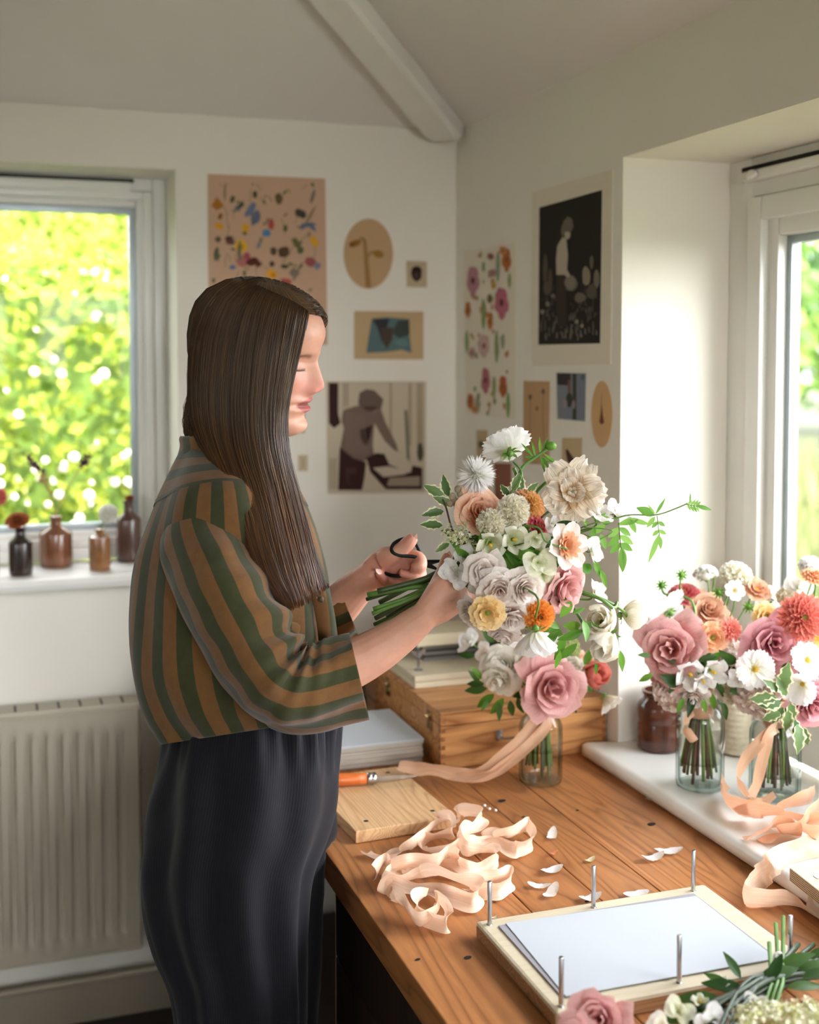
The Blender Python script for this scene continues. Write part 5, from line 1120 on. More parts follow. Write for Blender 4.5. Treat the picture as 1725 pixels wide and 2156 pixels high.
m = MB(); greens(m, [(1020, 1440, 3.0), (1025, 1450, 3.5), (1040, 1462, 3.9), (1060, 1470, 4.4), (1075, 1475, 4.7), (1090, 1470, 5.0), (1010, 1435, 2.6), (1030, 1470, 4.2), (1050, 1480, 4.5), (1110, 1480, 4.9), (1015, 1430, 2.0), (1215, 1440, -.5), (1200, 1470, -1.2), (1230, 1400, 1), (1000, 1380, 3), (1180, 1390, 1.5), (1040, 1352, 2.2)], dj-.02, [0, 1], (30, 48), asp=.42)
inner_leaves(m, tie+Vector((0, 0, .045)), .028, 26, 1); m.build('leaves', [LEAF, LEAFD], b)
band(b, tie+Vector((0, 0, -.004)), .0155, .020, SILKT)
m = MB()
def rp_(px, py, dep, tl): q = D(px, py, dep); return (q.x, q.y, max(q.z, BT+.006), tl)
ribbon(m, [rp_(1150, 1490, dj-.035, 60), rp_(1130, 1520, dj-.05, 70), rp_(1092, 1562, dj-.06, 95), rp_(1050, 1602, dj-.06, 70), rp_(1010, 1628, dj-.055, 40), rp_(960, 1630, dj-.04, 75), rp_(910, 1620, dj-.03, 105), rp_(875, 1618, dj-.022, 60), rp_(838, 1611, dj-.015, 15)], .024, 9, 5, .3, 3)
ribbon(m, [rp_(1160, 1492, dj-.04, 80), rp_(1150, 1530, dj-.055, 75), rp_(1105, 1578, dj-.065, 50), rp_(1062, 1612, dj-.065, 80), rp_(1030, 1632, dj-.06, 110), rp_(990, 1636, dj-.05, 60), rp_(950, 1634, dj-.04, 20)], .020, 9, 5, .3, 5)
for q in m.v: q.z = max(q.z, BT+.0008)
m.build('ribbon_tails', SILKT, b)

# ---- stoneware jar and twine on the sill
c = Vector((1.215, 2.030, ST)); t = thing('stoneware_jar', 'squat glossy brown stoneware jar against the window reveal', 'jar', c)
m = MB(); m.lathe([(.038, .0005), (.0415, .003), (.042, .010), (.042, .052), (.0412, .054), (.042, .056), (.042, .082), (.0385, .090), (.031, .096), (.030, .104), (.0335, .107), (.0335, .112), (.028, .113), (.027, .10), (.036, .08), (.036, .012)], c, 36, close=True)
m.build('body', glaze('treacle glaze', (96, 50, 34), (62, 32, 24), .14), t, auto=.9)
c = Vector((1.335, 1.955, ST)); t = thing('twine_spool', 'cream cotton twine wound on a tall spool between the two sill jars', 'spool', c)
m = MB(); P = []; n = 44
for i in range(n*4): z = .004+.094*i/(n*4-1); P.append((.0275+.0016*abs(math.sin(i*PI/4))+.0008*math.sin(i*.31), z))
m.lathe([(.02, .004)]+P+[(.02, .099)], c, 28); m.build('twine', plain('cotton twine', (226, 214, 190), .9, var=.1, scale=120, bump=.4, bscale=220), t)
m = MB(); m.lathe([(.022, .0005), (.022, .106), (.014, .106), (.014, .09)], c, 20); m.build('core', plain('card core', (190, 166, 132), .9), t)

# ---- left-hand jar on the sill
c = Vector((1.172, 1.822, ST+.0008)); jar('glass_jar', 'clear glass jar on the sill beside the stoneware jar', c, .0415, .152, .128, .029, .046, 'glass jars on the sill')
tie = c+Vector((0, 0, .148)); dj = (tie-CAM).dot(FW); b = thing('bouquet', 'bouquet with a big dusky pink rose, in the sill jar nearer the corner', 'bouquet', tie, 'bouquets on the sill'); st = MB()
jar_stems(st, c+Vector((0, 0, .135)), c, .034, 20, .012, rj, 3, (.002, .0034))
dress(b, [('rose', 1412, 1368, 72, dj-.06, (-.35, .15, .9), MAUL), ('rose', 1395, 1430, 46, dj-.02, (-.8, -.4, .4), MAUL), ('peony', 1494, 1284, 44, dj, (.1, .6, .8), PEAD), ('zinnia', 1440, 1250, 36, dj+.03, (-.2, .8, .5), RED), ('cosmos', 1408, 1288, 52, dj-.02, (-.5, .4, -.5), WH), ('scabiosa', 1486, 1208, 27, dj+.04, (-.1, .8, -.3), WH),
 ('pompom', 1552, 1212, 36, dj+.05, (.1, .8, .6), CR), ('daisy', 1548, 1243, 22, dj-.02, (.1, .2, 1), WH, YC), ('frilled', 1592, 1244, 34, dj+.03, (.2, .7, .7), PEAD, YC), ('frilled', 1612, 1298, 33, dj-.02, (.1, .2, 1), YEL, GEY), ('frilled', 1500, 1342, 36, dj-.06, (.0, .1, 1), APR, GEY), ('gerbera', 1541, 1326, 28, dj-.06, (.3, .2, .9), COR, DKC),
 ('bell', 1456, 1424, 30, dj-.09, (.0, -.2, 1), WH, YC), ('bell', 1508, 1418, 27, dj-.09, (.3, -.1, 1), WH, YC), ('bell', 1484, 1440, 22, dj-.10, (.1, -.5, .9), WH, YC), ('hydrangea', 1420, 1460, 48, dj-.03, (-.4, -.5, .8), BLU), ('hydrangea', 1535, 1384, 42, dj-.03, (.2, 0, 1), BLU), ('hydrangea', 1545, 1450, 40, dj-.02, (.3, -.4, .8), IV), ('sweetpea', 1440, 1310, 34, dj-.01, (-.1, .5, .8), WH), ('cosmos', 1380, 1330, 30, dj+.02, (-.8, .4, .4), IV), ('sweetpea', 1635, 1258, 30, dj+.05, (.4, .6, .5), IV), ('peony', 1462, 1470, 36, dj-.06, (-.2, -.6, .7), BLU)], tie, st)
curve(st, [(1393, 1232, dj), (1400, 1250, dj), (1430, 1252, dj), (1458, 1268, dj-.03), (1466, 1310, dj-.05)], .0022); curve(st, [(1435, 1214, dj+.02), (1433, 1240, dj+.02), (1445, 1300, dj+.02)], .0016); curve(st, [(1548, 1250, dj-.02), (1545, 1280, dj-.02), (1532, 1310, dj-.02)], .0014); curve(st, [(1505, 1215, dj+.04), (1502, 1240, dj+.04), (1495, 1270, dj+.03)], .0016)
st.build('stems', [STEM, STEMD, STEMB], b)
m = MB()
for px, py in ((1393, 1232), (1435, 1210), (1513, 1248), (1576, 1278), (1470, 1382)):
    for k in range(9): a = k*.7; leaf(m, D(px, py, dj), RT*math.cos(a)+UP*math.sin(a)-FW*.4, -FW, .012, .0035, 0, .2)
    m.ball(D(px, py, dj), .005, 0, 5)
greens(m, [(1440, 1395, .2), (1470, 1390, .4), (1490, 1395, .8), (1430, 1400, 2.8), (1500, 1460, -1.2), (1480, 1470, -1.5), (1440, 1470, -1.8), (1525, 1480, -1.3), (1590, 1400, -.5), (1370, 1380, 2.9), (1375, 1420, 3.3), (1510, 1440, -.8)], dj-.07, [0, 0, 1], (26, 44), asp=.4); inner_leaves(m, tie+Vector((0, 0, .06)), .034, 34, 1); m.build('leaves', [LEAF, LEAFD], b)
band(b, tie+Vector((0, 0, .002)), .0215, .040, SILKT)
m = MB(); ribbon(m, [rp_(1462, 1496, dj-.03, 85), rp_(1448, 1510, dj-.05, 80), rp_(1446, 1535, dj-.055, 70), rp_(1462, 1560, dj-.055, 60)], .017, 8, 4, .2, 8); m.build('ribbon_tails', SILKT, b)

# ---- right-hand jar on the sill
c = Vector((1.268, 1.742, ST+.0008)); jar('glass_jar', 'clear glass jar on the sill near the right edge, peach ribbon at its foot', c, .043, .152, .118, .030, .040, 'glass jars on the sill')
tie = c+Vector((0, 0, .150)); dj = (tie-CAM).dot(FW); b = thing('bouquet', 'bouquet with a coral dahlia and mauve rose in the sill jar nearer the right edge', 'bouquet', tie, 'bouquets on the sill'); st = MB()
jar_stems(st, c+Vector((0, 0, .130)), c, .034, 22, .012, rj, 3, (.002, .0034))
dress(b, [('rose', 1632, 1356, 64, dj-.05, (-.05, .15, 1), MAU), ('dahlia', 1692, 1300, 54, dj-.06, (-.1, .15, 1), COR, GEY), ('cosmos', 1590, 1408, 42, dj-.09, (-.1, 0, 1), WH, YC), ('cosmosd', 1690, 1440, 46, dj-.08, (-.5, -.3, .8), WH), ('rose', 1712, 1485, 50, dj-.07, (.2, -.3, 1), MAU), ('hydrangea', 1582, 1470, 42, dj-.02, (-.4, -.5, .8), BLU), ('hydrangea', 1625, 1440, 40, dj-.03, (-.1, -.2, 1), BLU),
 ('zinnia', 1715, 1212, 28, dj+.02, (.1, .8, .5), APR, DKC), ('cosmos', 1700, 1390, 40, dj-.07, (.3, .3, .8), WH), ('frilled', 1712, 1345, 34, dj-.02, (.3, .2, .9), YEP, YC), ('sweetpea', 1680, 1235, 32, dj+.05, (-.1, .6, .6), WH), ('pompom', 1708, 1190, 26, dj+.06, (0, .8, .4), WH), ('hydrangea', 1660, 1255, 26, dj+.05, (-.2, .7, .6), IV), ('sweetpea', 1560, 1430, 30, dj-.05, (-.6, -.2, .8), WH), ('peony', 1600, 1500, 30, dj-.03, (-.4, -.7, .5), BLU)], tie, st)
curve(st, [(1718, 1222, dj+.02), (1716, 1250, dj+.02), (1705, 1300, dj+.02)], .0022); st.build('stems', [STEM, STEMD, STEMB], b)
m = MB(); greens(m, [(1640, 1455, 2.6), (1635, 1470, 3.0), (1645, 1480, 3.5), (1650, 1490, 4.0), (1660, 1495, 4.5), (1665, 1480, 4.9), (1645, 1500, 4.2), (1675, 1515, 5.0), (1680, 1525, 4.6), (1655, 1465, 2.2), (1650, 1450, 1.6), (1690, 1530, 5.2)], dj-.10, [0], (40, 60), asp=.55, serr=.4); m.build('variegated_leaves', VARI, b)
m = MB(); inner_leaves(m, tie+Vector((0, 0, .06)), .034, 34, 1); m.build('leaves', [LEAF, LEAFD], b)
band(b, tie+Vector((0, 0, -.006)), .0215, .034, SILKT)
m = MB(); zs_ = ST+.004
def sp_(px, py, h, tl): q = PZ(px, py, ST+.004+h); return (q.x, q.y, q.z, tl)
ribbon(m, [rp_(1640, 1530, dj-.03, 85), rp_(1622, 1545, dj-.05, 80), rp_(1606, 1600, dj-.05, 82), rp_(1594, 1650, dj-.05, 80), rp_(1582, 1682, dj-.06, 60), rp_(1604, 1690, dj-.05, 80), rp_(1632, 1672, dj-.05, 60)], .019, 9, 4, .16, 11)
ribbon(m, [rp_(1632, 1532, dj-.03, 80), rp_(1606, 1556, dj-.05, 70), rp_(1568, 1602, dj-.05, 80), rp_(1556, 1640, dj-.06, 75), rp_(1574, 1676, dj-.07, 60)], .019, 9, 4, .16, 12)
for q in m.v: q.z = max(q.z, ST+.001)
m.build('ribbon_tails', SILKT, b)

# ---- apricot ribbon heaped on the sill and hanging over its edge
m = MB()
for k, sg in enumerate([
 [(1530, 1640, .014, 70), (1524, 1668, .008, 75), (1540, 1690, .010, 70), (1580, 1700, .016, 65), (1625, 1704, .012, 40), (1660, 1690, .020, 55), (1690, 1680, .022, 70), (1712, 1672, .01, 80)],
 [(1560, 1712, .002, 30), (1600, 1706, .02, 60), (1650, 1712, .018, 35), (1700, 1726, .014, 50), (1735, 1720, .02, 60)],
 [(1568, 1764, .001, 15), (1600, 1750, .006, 35), (1635, 1730, .012, 55), (1680, 1738, .010, 30), (1712, 1752, .014, 60), (1740, 1740, .01, 60)],
 [(1610, 1770, .001, 10), (1640, 1750, .004, 30), (1680, 1744, .012, 60), (1700, 1718, .022, 80), (1730, 1690, .016, 70)]]):
    ribbon(m, [sp_(x, y, h+.014*abs(math.sin(math.radians(tl))), tl) for x, y, h, tl in sg], .032, 9, 5, .16, 30+k)
for q in m.v: q.z = max(q.z, ST+.001)
def bp_(px, py, z, tl): q = PZ(px, py, z); return (q.x, q.y, q.z, tl)
hang = MB()
hq = [bp_(1745, 1755, ST+.012, 30), bp_(1722, 1775, ST+.016, 40), bp_(1690, 1790, ST+.012, 55), bp_(1655, 1800, ST+.010, 45), bp_(1628, 1818, ST+.008, 50), bp_(1602, 1848, BT+.016, 70), bp_(1570, 1885, BT+.014, 85), bp_(1610, 1894, BT+.014, 80), bp_(1660, 1893, BT+.012, 60), bp_(1710, 1915, BT+.010, 40), bp_(1760, 1960, BT+.008, 30)]
ribbon(hang, hq, .034, 9, 5, .16, 50)
for q in hang.v: q.z = max(q.z, BT+.001 if q.x < 1.0885 else ST+.001)
tag(m.build('silk_ribbon', SILKD), 'apricot silk ribbon heaped on the sill at the foot of the glass jar', 'ribbon')
tag(hang.build('silk_ribbon', SILK), 'pale peach ribbon spilling from the sill edge onto the bench by the plywood board', 'ribbon')

# ---- single flowers in the stoneware bottles
def single(name, label, bpos, head, kind, px, py, rpx, y, fc, mat, eye=None, r=.0014):
    hp_ = PY(px, py, y); dep = (hp_-CAM).dot(FW); t = thing(name, label, 'flower', bpos)
    p, M, R = flower(t, kind, px, py, rpx, dep, fc, mat, eye); z = M.to_3x3() @ Vector((0, 0, 1))
    m = MB(); m.tube(cat_spline([tuple(bpos-Vector((0, 0, .02))), tuple(bpos+Vector((0, 0, .012))), tuple(p-z*R*1.1-Vector((0, 0, .002))), tuple(p-z*R*.3)], 5), r, 6); m.build('stem', STEM, t); return t
RUST = pm('rust petal', (130, 66, 26), (172, 92, 48), (186, 112, 74))
single('strawflower', 'rust orange flower head in the darkest stoneware bottle', b1, None, 'zinnia', 36, 1094, 26, 2.975, (0, .8, .6), RUST, DKC)
single('scabiosa', 'white pincushion flower leaning from the small honey brown bottle', b3, None, 'scabiosa', 228, 1082, 21, 2.98, (.2, .1, 1), WH)
single('dried_flower', 'small tan flower head in the tallest plum brown bottle', b4, None, 'zinnia', 272, 1048, 11, 3.08, (0, .9, .3), RUST, DKC)
t = thing('dried_flower', 'dried stem with two dark purple spikes in the widest chestnut bottle', 'flower', b2)
m = MB(); 
def y2(px, py): return PY(px, py, 3.065)
m.tube(cat_spline([tuple(b2-Vector((0, 0, .02))), tuple(b2+Vector((0, 0, .01))), tuple(y2(110, 1050)), tuple(y2(97, 1015)), tuple(y2(88, 995))], 5), .0013, 6); m.tube(cat_spline([tuple(b2), tuple(y2(130, 1050)), tuple(y2(160, 1000)), tuple(y2(172, 978))], 5), .0011, 6); m.tube([y2(108, 1046), y2(100, 1030), y2(92, 1012)], .0016, 6)
m.build('stem', plain('dry stem', (164, 132, 86), .8), t)
rr = random.Random(3)
for (xa, ya), (xb, yb) in (((58, 962), (88, 996)), ((172, 980), (184, 962))):
    m = MB()
    for k in range(70): q = rr.random(); p = y2(xa+(xb-xa)*q, ya+(yb-ya)*q)+rv(rr)*.0055; leaf(m, p, rv(rr), -FW, .009, .005, 0, .2, nu=3, nv=4)
    m.build('purple_spike', plain('dark purple floret', (72, 34, 62), .8), t)
m = MB()
for k in range(60): p = y2(92, 1008)+rv(rr)*.010; leaf(m, p, rv(rr), -FW, .009, .003, 0, nu=3, nv=4)
m.build('dry_tuft', plain('dry tuft', (176, 144, 98), .9), t)
t = thing('coral_flower', 'coral flower head at the left frame edge above the sill', 'flower', PY(-8, 1200, 2.97)); q0 = PY(-8, 1046, 2.97)
p, M, R = flower(t, 'pompom', -6, 1046, 20, (q0-CAM).dot(FW), (.3, .2, .9), COR); base = PY(-22, 1208, 2.975); base.z = 1.0705
m = MB(); m.tube(cat_spline([tuple(p-Vector((0, 0, .004))), tuple(p-Vector((.003, 0, .05))), tuple(base+Vector((0, 0, .09)))], 5), .0014, 6); m.build('stem', STEM, t)
bottle('stoneware_bottle', 'brown bottle just beyond the left edge under the coral flower', -24, .024, .10, .009, .074, G3, 2.975, .014)

# ---- bouquet lying in the foreground
tz = BT+.045; tie = PZ(1600, 2080, tz); b = thing('bouquet', 'cut bouquet lying on the near bench with its dark stems pointing away', 'bouquet', tie+Vector((0, 0, -.03)))
def fd(px, py, z): return (PZ(px, py, z)-CAM).dot(FW)
st = MB()
for i in range(20):
    e_ = PZ(rj.uniform(1660, 1760), rj.uniform(1985, 2060), BT+rj.uniform(.008, .05)); k = tie+rv(rj)*.012; q = PZ(rj.uniform(1450, 1560), rj.uniform(2120, 2190), BT+rj.uniform(.02, .06)); st.tube(cat_spline([tuple(e_), tuple(k), tuple(q)], 6), rj.uniform(.002, .0036), 7, 1)
for px, py, x2, y2_ in ((1634, 1945, 1640, 2060), (1650, 1930, 1648, 2070), (1620, 1985, 1625, 2070)): st.tube([PZ(px, py, BT+.06), PZ(x2, y2_, BT+.05), PZ(x2-20, y2_+60, BT+.05)], .0026, 7, 0)
st.build('stems', [STEM, plain('deep green stem', (40, 58, 24), .5, var=.3, scale=25)], b)
m = MB()
for px, py, a, L in ((1600, 2060, .4, 90), (1640, 2040, .6, 90), (1680, 2040, .2, 80), (1570, 2085, 2.8, 90), (1520, 2105, 3.0, 100), (1560, 2060, 1.9, 60), (1690, 2060, .5, 70), (1490, 2130, 3.3, 110), (1620, 2070, 1.2, 70), (1660, 2080, .2, 80), (1540, 2080, 2.4, 60), (1700, 2020, .7, 60)):
    d_ = fd(px, py, BT+.05); leaf(m, D(px, py, d_), RT*math.cos(a)+UP*math.sin(a)*.6+FW*.3*math.sin(a), UP-FW*.6+rv(rj)*.3, L*d_/F, L*.36*d_/F, 0, .15)
m.build('leaves', [LEAFD, LEAF], b)
m = MB()
for k in range(150): px = rj.uniform(1560, 1760); py = 2118+abs(rj.gauss(0, 30))+max(0, (1600-px)*.3); blossoms(m, PZ(px, py, BT+rj.uniform(.05, .075)), (.006, .006, .004), 12, .0034, (0, 1, 0), rj)
m.build('elderflower', [ELD, ELDG], b)
for kind, px, py, rr, fc, mat in (('rose', 1262, 2150, 62, (-.3, .5, .8), MAUL), ('sweetpea', 1430, 2128, 34, (0, .6, .6), GRNW), ('sweetpea', 1500, 2150, 40, (.1, .7, .6), WH), ('sweetpea', 1395, 2165, 36, (-.1, .6, .7), IV), ('bell', 1520, 2068, 14, (-.3, .7, .5), GRNW), ('globe', 1640, 2015, 14, (0, .7, .6), WH), ('sweetpea', 1590, 2110, 26, (0, .7, .5), WH), ('rose', 1210, 2190, 50, (-.5, .5, .8), MAUL), ('bell', 1475, 2105, 16, (0, .9, .3), GRNW)):
    flower(b, kind, px, py, rr, fd(px, py, BT+.055), fc, mat)
# ================================================================ THE PERSON
pz0 = D(505, 1500, 1.87); per = tag(empty('person', (pz0.x, pz0.y, 0)), 'person with long straight brown hair in striped shirt and dark corduroy trousers tying a bouquet', 'person')
# ---- body: head, neck, arms, hands, trunk and legs, fused into one skin
hb = MB()
def interp(tab, x):
    """smooth curve through the knots"""
    if x <= tab[0][0]: return tab[0][1]
    if x >= tab[-1][0]: return tab[-1][1]
    for i in range(len(tab)-1):
        if x <= tab[i+1][0]:
            (x0, y0), (x1, y1) = tab[i], tab[i+1]; h = x1-x0; t = (x-x0)/h
            def tg(k):
                if k == 0 or k == len(tab)-1: j = min(k, len(tab)-2); return (tab[j+1][1]-tab[j][1])/(tab[j+1][0]-tab[j][0])
                return (tab[k+1][1]-tab[k-1][1])/(tab[k+1][0]-tab[k-1][0])
            return (2*t**3-3*t*t+1)*y0+(t**3-2*t*t+t)*h*tg(i)+(-2*t**3+3*t*t)*y1+(t**3-t*t)*h*tg(i+1)
PF = [(-.004, .050), (.004, .072), (.012, .083), (.024, .087), (.034, .0815), (.042, .0835), (.048, .0875), (.0535, .0845), (.0565, .0845), (.062, .0885), (.067, .0855), (.073, .0825), (.09, .082), (.11, .0815), (.124, .0815), (.140, .0905), (.160, .0945), (.175, .0905), (.19, .081), (.203, .066), (.212, .049), (.218, .032), (.222, .010)]
PBk = [(-.004, -.030), (.03, -.055), (.06, -.075), (.09, -.092), (.12, -.1), (.155, -.101), (.175, -.096), (.19, -.087), (.203, -.073), (.212, -.056), (.218, -.038), (.222, -.010)]
PW = [(-.004, .022), (.006, .036), (.02, .047), (.035, .053), (.05, .057), (.08, .064), (.11, .069), (.14, .073), (.165, .0715), (.18, .067), (.195, .057), (.207, .043), (.215, .030), (.222, .009)]
NZ = [(.066, 0), (.072, .010), (.078, .0195), (.084, .0245), (.092, .0235), (.105, .0175), (.118, .0115), (.130, .0065), (.142, 0)]
NS = [(.066, .012), (.074, .0125), (.080, .0115), (.088, .0095), (.10, .0085), (.125, .0075), (.142, .008)]
def gs(x, s): return math.exp(-x*x/(2*s*s))
def head_pt(th, z):
    xf, xb, w = interp(PF, z), interp(PBk, z), interp(PW, z); xc = (xf+xb)*.5-.005; c, s = math.cos(th), math.sin(th)
    y = w*(abs(s)**.92)*(1 if s >= 0 else -1)
    x = xc+((xf-xc)*abs(c)**.86 if c >= 0 else (xb-xc)*abs(c)**.9)
    if c > 0:
        ay = abs(y)
        x += interp(NZ, z)*gs(y, interp(NS, z))*(1 if .066 < z < .142 else 0)
        x += .0065*gs(ay-.0135, .0048)*gs(z-.0775, .0055)                                   # wings of the nose
        x -= .0105*gs(ay-.030, .0115)*gs(z-.117, .0095); x += .0068*gs(ay-.031, .0095)*gs(z-.1145, .0065)   # socket, closed lid
        x += .0035*gs(ay-.028, .016)*gs(z-.131, .006)                                        # brow
        x -= .0022*gs(ay-.031, .010)*gs(z-.1085, .0012)
        x += .0035*gs(ay-.043, .013)*gs(z-.092, .014)                                       # cheek
        mw = gs(ay, .0165); x += mw*(.0035*gs(z-.0615, .0036)+.0038*gs(z-.0478, .0042)-.0045*gs(z-.0548, .0016)) - .004*gs(ay-.026, .006)*gs(z-.055, .006)
        x -= .0022*gs(ay, .003)*gs(z-.069, .003)
        x += .003*gs(ay, .013)*gs(z-.022, .008)
    return Vector((x, y, z))
pit, yaw_, rol = math.radians(11), math.radians(7), math.radians(9)
f0 = RT*math.cos(yaw_)-FW*math.sin(yaw_); f0.normalize(); l0 = (UP.cross(f0)).normalized(); u0 = f0.cross(l0)
Rr = Matrix.Rotation(pit, 3, l0); hf = Rr @ f0; hu = Rr @ u0; Rl = Matrix.Rotation(rol, 3, hf); hu = Rl @ hu; hl = Rl @ l0
if (Rl @ u0).dot(-FW) < 0: Rl = Matrix.Rotation(-rol, 3, hf); hu = (Rr @ u0); hu = Rl @ hu; hl = Rl @ l0
nose_l = Vector((.1075, 0, .085)); nose_w = D(684, 816, 1.842)
HM3 = Matrix((hf, hl, hu)).transposed(); HO = nose_w-HM3 @ nose_l; HM = HM3.to_4x4(); HM.translation = HO
nth = 150; zz = [-.004+.226*(i/130) for i in range(131)]
def thj(j): u_ = 2*j/nth-1; return PI*(u_*.45+.55*u_*u_*u_)                                # finer in front
hb.grid([[HM @ head_pt(thj(j), z) for j in range(nth)] for z in zz], 0, True, capa=True, capb=True)
# ear
for sg in (1, -1):
    P = [[HM @ Vector((-.012+.016*math.cos(a)*r-.004*zc, sg*(.066+.010*r*(1-.3*math.cos(a))), .098+.029*math.sin(a)*r)) for a in [k*.524 for k in range(12)]] for r, zc in ((.35, 0), (1, 0), (1.02, 1), (.5, 1.5))]
    hb.grid(P, 0, True, capa=True, capb=True)
def tb(pts, seg=16):
    """limb: rows of (px, py, distance, radius in m), oval if a 5th number flattens it along the view"""
    S = cat_spline(pts, 6); hb.tube([D(*q[:3]) for q in S], [q[3] for q in S], seg)
neck_top = HM @ Vector((-.02, 0, .03)); nb = D(445, 985, 1.885)
hb.tube([tuple(HM @ Vector((-.02, 0, .07))), tuple(neck_top), tuple((neck_top+nb)/2), tuple(nb), tuple(D(440, 1060, 1.885))], [.052, .052, .051, .056, .07], 20)
tb([(450, 1010, 1.885, .055), (470, 1100, 1.885, .095), (490, 1250, 1.885, .095), (500, 1400, 1.88, .09), (510, 1520, 1.88, .095), (510, 1620, 1.875, .07)])
# legs and feet down to the floor
def flo(px, d): q = D(px, 1500, d); return q
for px, d in ((495, 1.83), (560, 1.95)):
    a = D(px, 1600, d); foot = Vector((a.x, a.y, 0)); fdir = (RT*.96+FW*.25); fdir.z = 0; fdir.normalize()
    hb.tube([a, Vector((a.x, a.y, a.z-.35)), Vector((a.x, a.y, .45)), Vector((a.x, a.y, .25)), Vector((a.x, a.y, .09)), Vector((a.x, a.y, .045))], [.05, .055, .05, .048, .036, .038], 14)
    hb.tube([foot-fdir*.05+Vector((0, 0, .035)), foot+Vector((0, 0, .04)), foot+fdir*.09+Vector((0, 0, .032)), foot+fdir*.17+Vector((0, 0, .020))], [.030, .036, .034, .018], 12)
# right (near) arm and hand
tb([(425, 1060, 1.80, .045), (442, 1140, 1.745, .046), (500, 1290, 1.69, .045), (575, 1425, 1.67, .043), (660, 1425, 1.68, .042), (735, 1400, 1.695, .0345), (790, 1372, 1.703, .031), (840, 1340, 1.71, .0265), (878, 1310, 1.715, .0225), (900, 1294, 1.717, .0185), (920, 1278, 1.718, .011)], 18)
def palm(sections, seg=16):
    """oval sections: centre (px, py, d), half height (px) along a direction angle, half thickness (m)"""
    P = []
    for px, py, d, hw, ang, th in sections:
        P.append([D(px+hw*math.cos(ang)*math.cos(a), py-hw*math.sin(ang)*math.cos(a), d-th*math.sin(a)) for a in [2*PI*k/seg for k in range(seg)]])
    hb.grid(P, 0, True, capa=True, capb=True)
palm([(872, 1314, 1.716, 24, 2.05, .015), (898, 1292, 1.717, 33, 2.1, .019), (922, 1270, 1.718, 43, 2.1, .019), (945, 1252, 1.720, 46, 2.0, .017), (968, 1243, 1.724, 42, 1.9, .014), (984, 1240, 1.730, 36, 1.85, .010)])
tb([(912, 1256, 1.722, .0145), (924, 1228, 1.728, .0125), (934, 1203, 1.734, .0105), (940, 1182, 1.741, .0095), (944, 1167, 1.746, .0065)], 10)     # thumb up along the stems
for k, (a, b, c, d_) in enumerate((((975, 1216, 1.730), (996, 1206, 1.748), (992, 1200, 1.775), (968, 1208, 1.784)), ((980, 1236, 1.730), (1004, 1228, 1.748), (1000, 1222, 1.776), (972, 1226, 1.786)), ((976, 1256, 1.730), (1001, 1252, 1.746), (998, 1245, 1.774), (970, 1246, 1.783)), ((966, 1275, 1.728), (988, 1276, 1.740), (990, 1268, 1.764), (968, 1264, 1.772)))):
    r = (.0092, .0095, .0090, .0080)[k]; tb([(*a, r*1.05), (*b, r), (*c, r*.92), (*d_, r*.72)], 10)
# left (far) arm and hand holding the snips
tb([(480, 1060, 1.98, .045), (530, 1160, 2.0, .045), (600, 1300, 1.985, .042), (650, 1320, 1.955, .041), (705, 1283, 1.93, .034), (745, 1243, 1.912, .029), (780, 1212, 1.90, .0225), (796, 1200, 1.897, .018), (812, 1192, 1.895, .011)], 18)
palm([(782, 1212, 1.899, 34, 2.2, .018), (800, 1200, 1.896, 39, 2.1, .019), (820, 1190, 1.893, 42, 1.95, .019), (843, 1186, 1.892, 40, 1.8, .016), (862, 1186, 1.894, 32, 1.7, .012)])
tb([(806, 1182, 1.884, .0165), (826, 1170, 1.876, .0135), (846, 1156, 1.872, .0115), (862, 1141, 1.871, .0110), (872, 1129, 1.872, .0080)], 12)       # thumb through the upper bow
for a, b, c, d_, r in (((856, 1172, 1.892), (880, 1176, 1.880), (884, 1192, 1.866), (866, 1197, 1.862), .0110), ((858, 1188, 1.894), (884, 1203, 1.880), (874, 1216, 1.866), (840, 1207, 1.862), .0102), ((846, 1204, 1.894), (868, 1222, 1.882), (846, 1228, 1.868), (816, 1220, 1.866), .0098), ((826, 1212, 1.894), (830, 1232, 1.884), (814, 1224, 1.872), (797, 1204, 1.868), .0090)):
    tb([(*a, r*1.05), (*b, r*1.05), (*c, r), (*d_, r*.74)], 10)
me = bpy.data.meshes.new('body_raw'); me.from_pydata([q-per.location for q in hb.v], [], hb.f); me.update()
tmp = bpy.data.objects.new('body_raw', me); C.objects.link(tmp)
md = tmp.modifiers.new('fuse', 'REMESH'); md.mode = 'VOXEL'; md.voxel_size = .0019; md.use_smooth_shade = True
s2 = tmp.modifiers.new('soft', 'SMOOTH'); s2.factor = .5; s2.iterations = 4
dg = bpy.context.evaluated_depsgraph_get(); me2 = bpy.data.meshes.new_from_object(tmp.evaluated_get(dg)); bpy.data.objects.remove(tmp)
me2.name = 'body'
